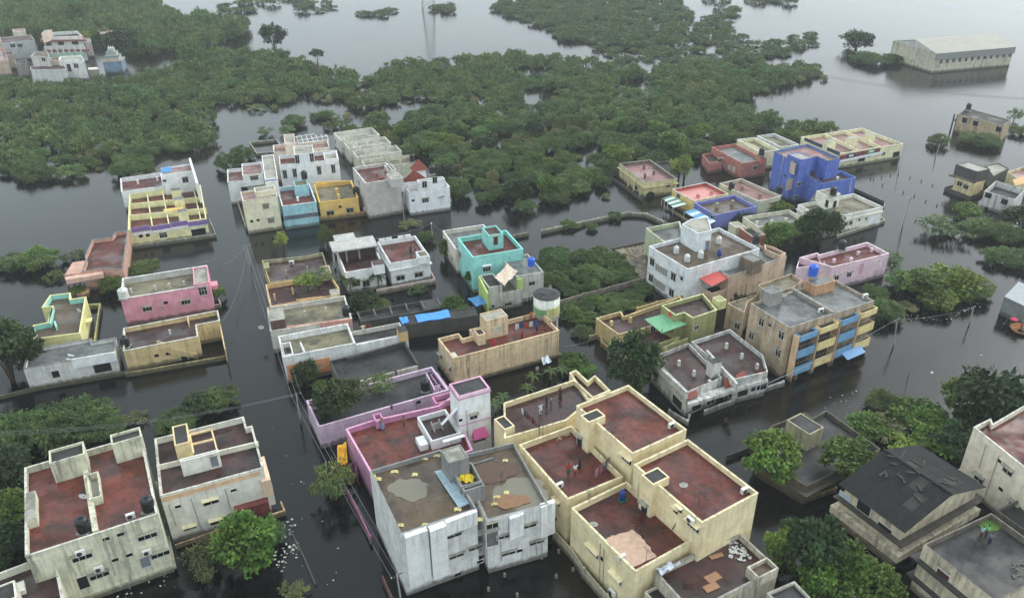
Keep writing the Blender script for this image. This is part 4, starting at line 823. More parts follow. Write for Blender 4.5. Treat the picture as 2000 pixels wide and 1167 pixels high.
# --- right of centre: coloured houses
h = house('B50', 'low pale yellow house with grey terrace behind the leafy trees', 'the pale low house')
py_ = wall((216, 208, 174), .45)
h.block('M1195,770 M1568,718 M1692,795 M1330,852', 3.4, wall_=py_, roof='grey', par=.75, cop=plain('coping', (205, 200, 182), .7)); h.block('M1188,862 M1262,838 M1382,900 M1290,938', 2.7, -.8, .5, wall((160, 84, 58), .4), 'dark', pin=py_); h.stubs('M1310,840 M1425,830 M1535,815', 2.65, .9, .2, py_)
h.block('M1100,818 M1160,805 M1215,840 M1150,862', 2.6, -.8, .1, py_, 'pale')
h = house('B51', 'cream white house with stair cabin and mossy terrace by open water', 'the cream waterside house')
cw = wall((226, 222, 204), .35)
b = h.block('N215,797 N680,712 N892,815 N470,908', 3.9, wall_=cw, roof='mould', par=.75, cop=COPW); h.block('N388,690 N482,668 N552,705 N470,738', 5.9, 3.1, .1, cw, 'mould'); h.wins('N460,790 N520,795', w=.8, h=1.5, kind='door', shade=0, pm=HOLE_SHADE)
h.wins('N607,948 N645,940', w=.8, h=.8, kind='panes', shade=0); h.win('N547,982', 1.2, .6, 'panes', .3); h.wins('N713,915 N765,907', w=.5, h=.5, kind='vent', shade=0); h.slab(b, 2.9, .12, .2, cw); h.panel('N780,925', 'N858,895', 1.7, W_, 'white_panel')
A = [at('N330,760', 3.9), at('N395,680', 5.6), at('N400,690', 5.6), at('N395,775', 3.9)]; MB().add(A + [p - [0, 0, .8] for p in A], [(0, 1, 2, 3), (0, 4, 5, 1), (1, 5, 6, 2), (2, 6, 7, 3), (3, 7, 4, 0)]).build('stair_hood', wall((120, 112, 96), .6), h.root)
cwall('cream boundary wall standing in water below the cream waterside house', 'N540,1035 N910,915 N870,880', .7, wall((216, 210, 180), .5), pil=0)
h = house('B52', 'tall cobalt blue house with peach stair openings', 'the cobalt blue house')
cb = wall((72, 104, 196), .3); cb2 = wall((74, 126, 206), .2); pch = plain('peach_wall', (206, 172, 150), .7)
h.block('N50,378 N310,322 N565,432 N465,455 N385,418 N200,460', 8.6, wall_=cb, roof='pinkt', par=.5, pin=cb2, cop=plain('coping_dk', (120, 112, 104), .7), rect=False)
h.block('N300,560 N570,530 N690,585 N425,632', 5.2, wall_=cb, roof='tiled', par=.7, pin=cb2, rect=False); h.block('N188,392 N285,378 N300,400 N420,640 N300,560', 8.9 - 3.2, wall_=cb, roof='tiled', par=.3, rect=False)
h.block('N190,395 N285,380 N310,440 N215,455', 9.2, -.8, .1, cb, 'pale'); h.wins('N192,512 N165,640', w=1.5, h=2.3, kind='door', shade=0, pm=pch); h.wins('N240,637 N215,740', w=.9, h=.7, kind='panes', shade=.3); h.wins('N135,572 N315,655', w=.5, h=.5, kind='vent', shade=0)
h.pipes('N125,415>N75,670 N650,600>N635,700', COPW); h.stubs('N375,540 N535,555 N540,600', 4.5, .6, .2, W_)
for p in ('N85,680', 'N15,600'): X = at(p, 0); MB().box([X[0], X[1], .5], (.3, .3, 2.6), h.az).build('porch_column', W_, h.root)
cwall('low grey jetty wall behind the cream waterside house', 'N675,665 N915,770 N905,815', .6, wall((150, 146, 130), .7), pil=0)
h = house('B53', 'row of pale yellow units with red and black front panels', 'the red panelled yellow row', 'terrace_row')
yr = wall((230, 220, 166), .3)
b = h.block('N275,262 N735,203 N1040,312 N560,412', 3.6, wall_=yr, roof='pinkt', par=.8, cop=plain('coping_y', (236, 226, 176), .6))
h.wallseg('N440,243', 'N705,368', 2.8, 3.6, .2, yr, 'divider'); h.wallseg('N600,222', 'N880,342', 2.8, 3.6, .2, yr, 'divider')
for tr in ('N440,295 N500,285 N530,300 N465,312', 'N615,268 N675,260 N700,275 N640,285', 'N760,240 N815,232 N840,245 N780,255'): h.block(tr, 5.0, 2.8, .05, yr, 'pale')
fl = [np.array([*at('N560,412', 3.6)]), np.array([*at('N1040,312', 3.6)])]; u = fl[1] - fl[0]; FL = np.linalg.norm(u); u /= FL; n = np.array([u[1], -u[0], 0])
for i, (a0, a1, c) in enumerate(((.0, .1, (120, 40, 36)), (.11, .24, (46, 46, 66)), (.25, .33, (120, 40, 36)), (.35, .42, (120, 40, 36)), (.43, .56, (70, 120, 60)), (.57, .66, (120, 40, 36)), (.68, .76, (130, 44, 38)), (.77, .9, (130, 44, 38)), (.91, 1.0, (120, 40, 36)))):
    MB().frame(fl[0] + u * FL * a0 - [0, 0, 1.1], u * FL * (a1 - a0), n * .25, (0, 0, 1.0)).build('front_panel', wall(c, .2), h.root)
    if i in (1, 4, 7): MB().frame(fl[0] + u * FL * (a0 + .03) + n * .26 - [0, 0, .75], u * FL * .07, n * .04, (0, 0, .4)).build('name_board', W_, h.root)
MB().frame(fl[0] - [0, 0, 1.7], u * FL, n * .35, (0, 0, .55)).build('white_band', W_, h.root); h.wins('N625,438 N790,415 N900,400', w=1.0, h=.7, kind='panes', shade=0); h.wins('N730,440 N1000,405', w=2.0, h=1.3, kind='door', shade=0, pm=HOLE_SHADE)
h.panel('N285,285', 'N555,430', .8, wall((60, 62, 84), .3))
cwall('cream front wall with dark gate gaps before the red panelled yellow row', 'N600,475 N720,455 N770,448 N900,425 N970,412', .7, wall((214, 206, 160), .6), pil=0)
h = house('B54', 'terracotta painted house with ponded grey roof and shutters', 'the terracotta house')
tc = wall((184, 104, 88), .35)
h.block('M978,228 M1132,200 M1390,325 M1188,358', 3.8, wall_=tc, roof='grey', par=.75, cop=plain('coping_tc', (196, 112, 94), .6)); h.block('M885,285 M975,268 M1045,335 M940,352', 2.6, -.8, .5, tc, 'tiled', rect=False); h.wins('M1057,370 M1097,387 M1132,402', w=.9, h=1.0, kind='bars', shade=0, pm=plain('shutter_w', (190, 180, 172), .6)); h.wins('M1300,390 M1025,330', w=1.0, h=.8, kind='panes', shade=.3)
h.block('M1320,290 M1360,282 M1375,310 M1335,318', 4.6, 3.0, .05, tc, 'tile'); cwall('terracotta boundary wall in front of the terracotta house', 'M890,310 M1160,450 M1210,460', .6, tc, pil=0)
h = house('B55', 'pale lemon house behind the terracotta house', 'the pale lemon house'); h.block('M1160,170 M1298,150 M1480,250 M1340,268', 4.2, wall_=wall((226, 218, 166), .35), roof='mould', par=.9, cop=COPW)
h.wallseg('M1225,190', 'M1380,260', 3.3, 4.1, .18, wall((226, 218, 166), .35), 'divider')
h = house('B56', 'pale grey house at the edge of the thicket', 'the pale grey house'); h.block('M1320,140 M1445,122 M1640,205 M1500,232', 4.2, wall_=wall((196, 196, 190), .35), roof='mould', par=.8, cop=COPW)
h = house('B57', 'yellow walled house with red and pink terrace', 'the red terrace house')
redr = roofm('tileb'); h.block('M650,552 M920,505 M1085,588 M825,655', 3.5, wall_=wall((230, 196, 84), .3), roof=plain('pink_floor', (206, 136, 130), .4), par=.75, pin=wall((176, 70, 58), .3), cop=plain('coping', (205, 200, 182), .7)); h.stubs('M852,620 M957,595', 2.75, .7, .25, wall((206, 120, 110), .3)); h.wins('M700,610', w=1.0, h=.8, kind='panes', shade=.3)
h = house('B58', 'blue violet walled house with cluttered terrace', 'the blue violet house')
h.block('M828,662 M1145,598 M1295,690 M990,762', 3.4, wall_=wall((104, 112, 190), .25), roof='earth', par=.7, cop=plain('coping_bl', (130, 138, 206), .6)); h.stubs('M1000,700 M1120,680', 2.7, 1.0, .3, wall((150, 140, 120), .6)); h.wins('M965,775', w=1.0, h=.7, kind='panes', shade=.3)
h = house('B59', 'grey green house with pinkish terrace', 'the grey green house')
h.block('M1020,512 M1190,472 M1505,610 M1325,652', 3.6, wall_=wall((184, 186, 158), .45), roof='pinkt', par=.7, pin=wall((186, 170, 148), .4), cop=plain('coping', (205, 200, 182), .7)); h.stubs('M1195,560 M1335,625', 2.9, .9, .22, wall((150, 110, 96), .4)); h.win('M1440,665', 2.0, .5, 'vent', .3, pm=wall((150, 96, 70), .4))
for lab, tr, cols in (('green and white striped sheet awning beside the red terrace house', ('M572,628 M640,602', 'M660,700 M765,672'), ((70, 120, 96), (214, 224, 214))), ('blue and white striped sheet awning beside the blue violet house', ('M745,735 M828,708', 'M930,835 M992,805'), ((96, 160, 206), (214, 226, 232)))):
    (a0, a1), (b0, b1) = [t.split() for t in tr]; A0, A1, B0, B1 = at(a0, 2.0), at(a1, 2.6), at(b0, 2.0), at(b1, 2.6); c = (A0 + B1) / 2; r_ = empty('striped_awning', (c[0], c[1], 2.0), lab, 'awning')
    for k in range(6):
        f, g = k / 6, (k + 1) / 6; V = [A0 + (B0 - A0) * f, A0 + (B0 - A0) * g, A1 + (B1 - A1) * g, A1 + (B1 - A1) * f]; MB().add(V + [p - [0, 0, .05] for p in V], [(0, 1, 2, 3), (7, 6, 5, 4), (0, 4, 5, 1), (1, 5, 6, 2), (2, 6, 7, 3), (3, 7, 4, 0)]).build('stripe_sheet', plain('sheet%d' % cols[k % 2][0], cols[k % 2], .45), r_)
    for p in (A0, B0, (A0 + B0) / 2): MB().tube([[p[0], p[1], -.8], p], .06, 5).build('awning_post', COPW, r_)
cwall('cream boundary wall under the striped awnings', 'M590,690 M650,715 M775,800', .6, wall((190, 182, 150), .7), pil=3)
h = house('B60', 'old cream house with arched porch standing alone in the flood', 'the lone arched house')
oc2 = wall((206, 190, 128), .75)
b = h.block('M280,352 M462,326 M665,448 M430,540', 3.4, wall_=oc2, roof='pinkt', par=.8, pin=wall((110, 96, 80), .8), cop=plain('coping_old2', (150, 146, 132), .8)); h.stubs('M430,400 M505,445 M437,470', 2.6, 1.0, .2, wall((120, 80, 70), .5)); h.slab(b, 2.3, .12, .35, oc2); h.wins('M620,528', w=1.1, h=.8, kind='bars', shade=.4); h.wins('M370,545', w=1.3, h=1.0, kind='door', shade=0, pm=HOLE_SHADE)
q = h.hit('M480,600')
if q:
    X, u, n = q[1], q[2], q[3]; Z = np.array([0, 0, 1.0]); V = [X + n * .02 + u * 1.1 * math.cos(a) + Z * (1.1 * math.sin(a) - .4) for a in np.linspace(0, math.pi, 13)] + [X + n * .02 - u * 1.1 - Z * 1.6, X + n * .02 + u * 1.1 - Z * 1.6]
    MB().add(V, [tuple(range(15))]).build('arched_opening', HOLE_SHADE, h.root)  # flat arch shape, inner shade painted as near-black
for p in ('M305,520', 'M350,550', 'M400,590'): X = at(p, 1.0); MB().box([X[0], X[1], .9], (.3, .3, 3), h.az).build('porch_column', oc2, h.root)
h.block('M520,345 M640,335 M665,430 M620,432', 2.6, -.8, .5, wall((84, 76, 66), .7), 'dark', rect=False)
cwall('dark boundary wall around the lone arched house', 'M280,408 M152,440 M418,630', .7, wall((92, 86, 72), .8), pil=0)
cwall('long curved boundary wall enclosing flooded scrub in the middle', 'K235,195 K560,125 K905,55 K1050,65 K1180,125', .9, wall((176, 168, 138), .75), pil=3); cwall('short boundary wall beside the turquoise house', 'K10,235 K130,212', .8, wall((150, 142, 116), .8), pil=0)
cwall('brown boundary wall crossing the scrub below the water plot', 'K380,745 K560,690 K760,640 K1045,560', 1.3, wall((130, 118, 100), .7), pil=4); cwall('dark wall edging the rubble yard', 'K780,335 K1062,278', .9, wall((96, 88, 78), .8), pil=0)
P = ccw([np.array(p) for p in pts('K795,345 K1062,285 K1050,575 K985,560', .5)]); MB().prism(P, -.8, .5).thing('yard_platform', roofm('earth'), 'raised rubble strewn yard next to the whitewashed block', 'yard')
P = ccw([np.array(p) for p in pts('K795,345 K870,328 K1000,560 K985,562', .55)]); MB().prism(P, .5, .58).thing('concrete_path', roofm('mould'), 'bare concrete strip along the rubble yard', 'path', kind='structure')
# --- warehouse
h = house('B61', 'long warehouse with pale metal gable roof in the far water', 'the far warehouse', 'warehouse', 'warehouse')
wz = 6.4; A, B, D_ = at('q1829,104', wz), at('q1982,91', wz), at('q1748,80', wz); u = (B - A); FL = np.linalg.norm(u); u /= FL; v = np.array([-u[1], u[0], 0]); wd = max(14, (D_ - A) @ v); 
def wp(a, b, z): return A + u * a + v * b + np.array([0, 0, z - wz])
bb = h.block([wp(0, 0, 0)[:2], wp(FL, 0, 0)[:2], wp(FL, wd, 0)[:2], wp(0, wd, 0)[:2]], wz, wall_=wall((200, 190, 160), .95), roof='pale', par=0, rect=False, roofname='ceiling')
for a in (0.0, FL): MB().add([wp(a, 0, wz), wp(a, wd, wz), wp(a, wd / 2, wz + 2.2)], [(0, 1, 2)]).build('gable_wall', wall((196, 196, 190), .6), h.root)
ms = plain('metal_sheet', (150, 147, 134), .6, var=.2, scale=.4)
for k in range(14):
    a0, a1 = FL * k / 14 - .3 * (k == 0), FL * (k + 1) / 14 + .3 * (k == 13)
    for sgn in (0, 1):
        b0 = -.5 if sgn == 0 else wd + .5; MB().add([wp(a0, b0, wz - .05), wp(a1, b0, wz - .05), wp(a1, wd / 2, wz + 2.35), wp(a0, wd / 2, wz + 2.35)], [(0, 1, 2, 3)]).build('roof_sheet', ms, h.root)
MB().frame(wp(-.2, -.45, wz - 2.2), u * (FL + .4), v * .3, (0, 0, 2.1)).build('cladding', plain('clad', (140, 140, 138), .5), h.root)
for k in range(12): h.win('q%.1f,%.1f' % (1838 + 12.2 * k, 121 - 1.2 * k), 1.1, 1.2, 'panes', .4)
# --- ruined houses at the right
h = house('B62', 'derelict flat roofed house behind bushes in far right water', 'the derelict far house')
h.block('N1485,92 N1548,42 N1898,138 N1840,178', 4.6, wall_=wall((188, 160, 116), 1.0), roof='dark', par=.25, rect=False, cop=plain('coping_old', (128, 124, 114), .8)); h.wins('N1535,140 N1620,165 N1800,210', w=1.4, h=1.3, kind='door', shade=.4, pm=HOLE_SHADE)
h = house('B63', 'cream cubic house with black upper walls and sheet roof at right', 'the black topped house')
h.block('N1478,484 N1562,458 N1722,516 N1640,545', 5.8, 3.4, .1, wall((64, 60, 54), .6), roofm('pale')); h.block('N1462,585 N1560,560 N1700,590 N1610,640', 3.4, wall_=wall((214, 190, 124), .7), roof='dark', par=.1, rect=False); h.block('N1380,660 N1450,640 N1700,690 N1580,735', .9, wall_=wall((70, 64, 56), .7), roof='dark', par=.4, rect=False); h.wins('N1495,635 N1545,660', w=1.1, h=.9, kind='panes', shade=.3)
h.poly('N1412,560 N1470,540 N1640,600 N1600,620', 3.2, 3.6, wall((120, 104, 80), .7), 'balcony_slab', rect=False)
h = house('B64', 'roof broken white house with burnt interior at the right edge', 'the roofless white house')
h.block('N1690,690 N1780,610 N2010,680 N1930,760', 3.6, wall_=wall((206, 204, 194), .95), roof='dark', par=1.2, rect=False); h.wins('N1845,775 N1720,725', w=1.3, h=1.1, kind='door', shade=0, pm=HOLE_SHADE); h.win('N1700,840', .9, 1.4, 'door', 0, pm=HOLE_SHADE)
MB().add([at('N1910,605', 4.6), at('N1998,570', 4.6), at('N2010,630', 3.9), at('N1930,650', 3.9)], [(0, 1, 2, 3)]).build('rusty_sheet', plain('rust_sheet', (206, 160, 96), .6, var=.4), h.root)
h = house('B64b', 'cluttered flat roofs of sheds behind the black topped house', 'the cluttered sheds', 'shed', 'shed'); h.block('N1700,490 N1800,470 N1880,515 N1760,575', 3.0, wall_=DARKW, roof='pale', par=.2, rect=False); h.block('N1870,540 N1998,500 N2080,560 N1960,600', 3.6, wall_=wall((214, 196, 140), .6), roof='pinkt', par=.6, rect=False)
h = house('B65', 'grey shed with pale sheet roof at the right edge', 'the grey edge shed', 'shed', 'shed'); h.block('q1962,578 q1990,549 q2040,572 q2008,600', 3.2, wall_=wall((120, 124, 124), .4), roof=plain('shed_sheet', (150, 156, 158), .6), par=.05, rect=False)
# --- village at the far left
h = house('V1', 'long grey shed wall with red roof tiles in the far left village', 'the long grey shed', 'shed', 'shed'); h.block('P10,335 P0,292 P240,272 P270,315', 6.5, wall_=wall((176, 180, 182), .4), roof='brick', par=.2, rect=False); h.wins('P100,358 P155,355', w=1.6, h=1.2, kind='panes', shade=0)
h = house('V2', 'white two storey house with columned verandahs and red eaves in the village', 'the verandah house')
b = h.block('P330,285 P345,255 P600,240 P640,280', 9.0, wall_=wall((222, 220, 212), .4), roof='brick', par=1.2, rect=False)
for z in (7.3, 3.9): h.slab(b.P, z, .5, 1.0, wall((140, 66, 52), .4), 'tiled_eave')
h.wins('P380,340 P475,335 P585,330', w=2.0, h=1.6, kind='panes', shade=0)
for k in range(7): q = h.hit('P%d,%d' % (355 + 45 * k, 350 - 4 * k)); (MB().box([q[1][0] + q[3][0] * .9, q[1][1] + q[3][1] * .9, 2.6], (.4, .4, 6.4), 0).build('verandah_column', W_, h.root) if q else None)
h.block('P318,240 P390,228 P400,250 P330,262', 11.0, 7.8, .1, wall((196, 176, 156), .4), 'pale')
h = house('V3', 'white house with brown tiled lean-to nearest the thicket in the village', 'the lean-to house'); h.block('P240,545 P235,520 P495,500 P520,540', 4.5, wall_=wall((214, 212, 206), .5), roof='brick', par=.1, rect=False); h.block('P240,440 P275,405 P370,400 P385,445', 7.5, wall_=wall((206, 198, 188), .5), roof='earth', par=.1, rect=False); h.win('P340,465', 1.3, 1.1, 'panes', .4)
h = house('V4', 'white cube house with brown door in the village', 'the white cube house'); h.block('P455,470 P470,440 P630,430 P660,475', 6.2, wall_=wall((222, 222, 218), .4), roof='pale', par=.6, rect=False); h.win('P595,515', 1.6, 1.3, 'panes', .3); h.win('P540,530', 1.4, 2.4, 'door', 0, pm=DOORB); h.wallseg('P385,425', 'P640,405', 3.5, 6.5, .3, wall((130, 170, 150), .4), 'green_wall')
h = house('V5', 'small blue and cream tiered shrine tower in the village', 'the shrine', 'shrine', 'shrine')
X = at('P880,575', 0); az = .2
for i, (w, z0, z1, c) in enumerate(((5.8, -.8, 3.8, (104, 136, 160)), (6.1, 3.8, 4.2, (160, 154, 136)), (4.4, 4.2, 5.3, (166, 164, 150)), (4.7, 5.3, 5.6, (100, 130, 130)), (3.2, 5.6, 6.5, (164, 162, 150)), (3.4, 6.5, 6.7, (120, 144, 144)), (2.0, 6.7, 7.4, (160, 160, 150)))):
    h.ensure([X[:2]]); MB().box([X[0], X[1] + 3, (z0 + z1) / 2], (w, w, z1 - z0), az).build('tier', wall(c, .35), h.root)
for sx in (-1, 0, 1): MB().rev([(.35, 0), (.45, .4), (.15, .8), (.05, 1.3)], [X[0] + sx * .7, X[1] + 3, 7.4], 8).build('finial', wall((206, 200, 180), .3), h.root)
h = house('V6', 'cream hut with pale roof beside the shrine', 'the hut', 'hut', 'hut'); h.block('P690,545 P685,528 P755,522 P770,540', 3.0, wall_=wall((150, 136, 116), .6), roof=plain('hut_roof', (206, 200, 186), .6), par=.02, rect=False)
h = house('V7', 'reddish roofed hut half hidden by trees in the village', 'the red roofed hut', 'hut', 'hut'); h.block('P790,272 P775,250 P890,238 P910,262', 5.5, wall_=wall((150, 120, 104), .5), roof='pinkt', par=.02, rect=False)
h = house('V8', 'peach walled house at the far left edge of the village', 'the edge house'); h.block('P-60,480 P-60,380 P30,370 P65,470', 5.0, wall_=wall((196, 170, 140), .6), roof='pinkt', par=.4, rect=False)

for i, (tr, z, c, rf, lab) in enumerate((('P100,250 P95,228 P190,222 P200,244', 7, (206, 196, 170), 'pinkt', 'pale house half hidden behind the long grey village shed'), ('P20,430 P15,405 P95,398 P110,425', 5, (170, 160, 150), 'brick', 'small tiled house below the long grey village shed'), ('P120,500 P115,470 P200,462 P215,490', 4.5, (150, 140, 130), 'dark', 'dark roofed shed left of the village lean-to house'), ('P395,470 P395,450 P455,445 P470,468', 6.0, (196, 180, 160), 'brick', 'narrow tiled house between the lean-to and cube houses'), ('P660,330 P655,300 P700,296 P712,325', 5.5, (196, 190, 180), 'pale', 'small pale house right of the village verandah house'), ('P-80,300 P-80,260 P-10,255 P0,290', 7, (214, 200, 160), 'tile', 'cream house at the left edge beside the long grey shed'))):
    h = house('W%d' % i, lab, lab); h.block(tr, z, wall_=wall(c, .5), roof=rf, par=.3, rect=False)
# ------------------------------------------------------------------ water and haze
t = NT('flood_water'); wc = t.mix(t.ramp(t.noise(.02, None, 4), .4, .7), (.0025, .003, .003), (.006, .0055, .0045)); t.col(t.mix(t.ramp(t.noise(.013, None, 5, .6), .52, .70), wc, (.026, .019, .011))); t.rough(t.ramp(t.noise(.05, None, 3), .35, .7, .03, .13)); t.b.inputs['IOR'].default_value = 1.333
hh = t.n('ShaderNodeMath', operation='ADD'); t.l(t.noise(1.6, t.pos(1, 2.2, 1), 3), hh.inputs[0]); t.l(t.mul(t.noise(.35, None, 2), 1.2), hh.inputs[1]); t.bump(hh.outputs[0], .16, .12)
WE = 1500.0
w_ = MB().add([(-WE, -WE + 600, 0), (WE, -WE + 600, 0), (WE, WE + 600, 0), (-WE, WE + 600, 0)], [(0, 1, 2, 3)]).build('flood_water', t.m); tag(w_, kind='structure')
hz = MB().box((0, 600, 37), (2 * WE + 80, 2 * WE + 80, 78)).build('haze', None); tag(hz, kind='stuff')
hm = bpy.data.materials.new('haze'); hm.use_nodes = True; hn = hm.node_tree.nodes; hn.clear(); ho = hn.new('ShaderNodeOutputMaterial'); pv = hn.new('ShaderNodeVolumePrincipled')
pv.inputs['Color'].default_value = (.93, .96, .98, 1); pv.inputs['Density'].default_value = .00026; pv.inputs['Anisotropy'].default_value = .2; hm.node_tree.links.new(pv.outputs[0], ho.inputs['Volume']); hz.data.materials.append(hm)
hz.display_type = 'WIRE'
# ------------------------------------------------------------------ vegetation
def crown_arrays(seed, clumps, per, flat=.6, ll=.16, lw=.035, droop=.5, cr=.3, hollow=.55, jit=.5):
    """leaf quads of a unit crown: radius ~1 round the z axis, base at z=0, top at ~flat*1.6; returns (N,4,3)"""
    g = np.random.default_rng(seed)
    az = g.uniform(0, 2 * np.pi, clumps); rr = np.sqrt(g.uniform(0, 1, clumps)) * .78; zz = flat * (.35 + 1.0 * np.sqrt(np.clip(1 - (rr / .95) ** 2, 0, 1)) * g.uniform(hollow, 1.0, clumps)) * g.uniform(.85, 1.12, clumps)
    low = g.uniform(0, 1, clumps) < .25; zz[low] *= g.uniform(.3, .7, low.sum())
    C = np.stack([rr * np.cos(az), rr * np.sin(az), zz], 1); S = g.uniform(.55, 1.25, clumps) * cr
    ci = np.repeat(np.arange(clumps), per); n = len(ci)
    d = g.normal(size=(n, 3)); d /= np.linalg.norm(d, axis=1)[:, None]; d *= (g.uniform(.15, 1, n) ** .6)[:, None]; d[:, 2] *= .55
    Q = C[ci] + d * S[ci][:, None]
    out = Q.copy(); out[:, 2] = 0; out += d * 1.2; out[:, 2] = -droop + g.normal(size=n) * jit; out += g.normal(size=(n, 3)) * jit * .6; out /= np.linalg.norm(out, axis=1)[:, None]
    side = np.cross(out, g.normal(size=(n, 3)) * .6 + np.array([0, 0, 1.0])); side /= np.linalg.norm(side, axis=1)[:, None] + 1e-9
    L = ll * g.uniform(.6, 1.4, n)[:, None]; Wd = lw * g.uniform(.6, 1.4, n)[:, None]
    Q[:, 2] = np.maximum(Q[:, 2], .02)
    return np.stack([Q - side * Wd, Q + side * Wd, Q + side * Wd * .5 + out * L, Q - side * Wd * .5 + out * L], 1)
def quads_mesh(name, A, m):
    n = len(A); me = bpy.data.meshes.new(name); me.vertices.add(4 * n); me.vertices.foreach_set('co', np.ascontiguousarray(A.reshape(-1), dtype=np.float32)); me.loops.add(4 * n); me.loops.foreach_set('vertex_index', np.arange(4 * n, dtype=np.int32))
    me.polygons.add(n); me.polygons.foreach_set('loop_start', np.arange(0, 4 * n, 4, dtype=np.int32)); me.polygons.foreach_set('loop_total', np.full(n, 4, dtype=np.int32)); me.update(calc_edges=True); me.materials.append(m); return me
BARK = plain('bark', (74, 62, 50), .9)
def trunk_mesh(seed, stems, top, spread, r0, single=0.0):
    g = random.Random(seed); m = MB()
    if single: m.tube([(0, 0, -.35), (g.uniform(-.03, .03), g.uniform(-.03, .03), single * .5), (g.uniform(-.06, .06), 0, single)], [r0 * 1.3, r0, r0 * .8], 7)
    for i in range(stems):
        a = 2 * math.pi * i / stems + g.uniform(-.4, .4); s = spread * g.uniform(.5, 1); z0 = single * .95 if single else -.2
        m.tube([(0, 0, z0), (s * .4 * math.cos(a), s * .4 * math.sin(a), z0 + (top - z0) * .55), (s * math.cos(a + .2), s * math.sin(a + .2), top * g.uniform(.85, 1.1))], [r0 * .7, r0 * .45, r0 * .2], 5)
    return m.mesh('trunk', BARK, smooth=True)
LM = dict(thorn=leafm('thorn', (58, 80, 42), (94, 114, 62)), dark=leafm('dark', (30, 46, 24), (56, 74, 36)), broad=leafm('broad', (50, 76, 26), (92, 114, 44)), lime=leafm('lime', (104, 126, 52), (136, 150, 66)), banana=leafm('banana', (52, 74, 34), (72, 94, 46)), olive=leafm('olive', (84, 92, 56), (112, 112, 70)))
VEG = {}
for i in range(6): VEG['thorn%d' % i] = (quads_mesh('crown', crown_arrays(10 + i, 70 + 12 * (i % 3), 74, .58, .11, .013, .45, .13 + .04 * (i % 2), .4, .75), LM['thorn']), trunk_mesh(i, 6, .6, .6, .035))
for i in range(3): VEG['dark%d' % i] = (quads_mesh('crown', crown_arrays(30 + i, 46, 56, .8, .10, .045, .3, .27, .7), LM['dark']), trunk_mesh(40 + i, 5, .8, .45, .05))
for i in range(3): VEG['broad%d' % i] = (quads_mesh('crown', crown_arrays(50 + i, 44, 60, .75, .085, .05, .2, .26, .65), LM['broad']), trunk_mesh(60 + i, 5, .8, .5, .05))
for i in range(2): VEG['lime%d' % i] = (quads_mesh('crown', crown_arrays(70 + i, 26, 40, .8, .09, .05, .2, .26, .6), LM['lime']), trunk_mesh(80 + i, 4, .8, .4, .05))
for i in range(2): VEG['olive%d' % i] = (quads_mesh('crown', crown_arrays(90 + i, 26, 34, .6, .13, .03, .4, .26, .5), LM['olive']), trunk_mesh(95 + i, 6, .7, .6, .03))
for i in range(2): VEG['airy%d' % i] = (quads_mesh('crown', crown_arrays(110 + i, 22, 36, .7, .12, .028, .3, .24, .5), LM['thorn']), trunk_mesh(115 + i, 6, .9, .6, .03))
def tree(kind, loc, r, h=None, label=None, cat='bush', group=None, name='thorn_bush', lift=0.0, rz=None):
    """kind of crown, base on the water, crown radius, crown height, bare trunk below it"""
    cm, tm = VEG[kind]; root = empty(name, (loc[0], loc[1], 0), label, cat, group); root.rotation_euler = (0, 0, RNG.uniform(0, 6.28) if rz is None else rz)
    h = h or r * .9; c = bpy.data.objects.new('crown', cm); link(c); c.parent = root; c.scale = (r, r * RNG.uniform(.85, 1.15), h); c.location = (0, 0, lift)
    t_ = bpy.data.objects.new('trunk', tm); link(t_); t_.parent = root; t_.scale = (r, r, h + lift * .6)
    if lift:
        k = bpy.data.objects.new('bole', BOLE); link(k); k.parent = root; k.scale = (r, r, lift + .3 * h)
    return root
BOLE = MB().tube([(0, 0, -.3), (.015, .01, .5), (0, .02, 1.0)], [.085, .06, .045], 8).mesh('bole', BARK, smooth=True)
def inpoly(p, P):
    x, y = p; c = False; n = len(P)
    for i in range(n):
        x0, y0 = P[i]; x1, y1 = P[i - 1]
        if (y0 > y) != (y1 > y) and x < (x1 - x0) * (y - y0) / (y1 - y0) + x0: c = not c
    return c
HP = [b.P for h in HS.values() for b in h.blocks]
def free(p, m=1.5):
    for P in HP:
        if abs(P[0][0] - p[0]) < 40 and abs(P[0][1] - p[1]) < 40 and inpoly(p, P): return False
    return True
def scatter(s, sp, seed, z=2.0, holes=(), keep=1.0):
    P = pts(s, z); A = np.array(P); lo, hi = A.min(0), A.max(0); g = np.random.default_rng(seed); out = []; nx, ny = int((hi[0] - lo[0]) / sp) + 1, int((hi[1] - lo[1]) / sp) + 1
    HL = [(at('q%d,%d' % (x, y), 1)[:2], r) for x, y, r in holes]
    for i in range(nx):
        for j in range(ny):
            p = lo + sp * (np.array([i, j]) + g.uniform(-.1, 1.1, 2))
            if inpoly(p, P) and g.uniform() < keep and free(p) and all(np.hypot(*(p - c)) > r for c, r in HL): out.append(p)
    return out
q = lambda *a: ' '.join('q%d,%d' % t for t in a)
FC = scatter(q((690,215),(720,150),(780,115),(850,120),(930,106),(1000,99),(1090,112),(1190,115),(1260,130),(1330,122),(1380,104),(1450,120),(1500,130),(1600,120),(1608,134),(1480,170),(1440,190),(1460,207),(1545,230),(1640,246),(1600,275),(1570,270),(1500,262),(1440,272),(1380,285),(1320,312),(1225,318),(1190,342),(1130,368),(1080,382),(1030,400),(960,392),(895,376),(850,325),(800,297),(750,276),(720,255),(650,240),(605,212)), 4.1, 1, 2.0, ((1050,188,8),(940,205,6),(1040,140,9),(820,195,5),(760,215,8),(700,225,7),(850,200,4),(1075,185,6),(1150,300,5),(985,262,4),(1255,160,7),(1240,172,5)))
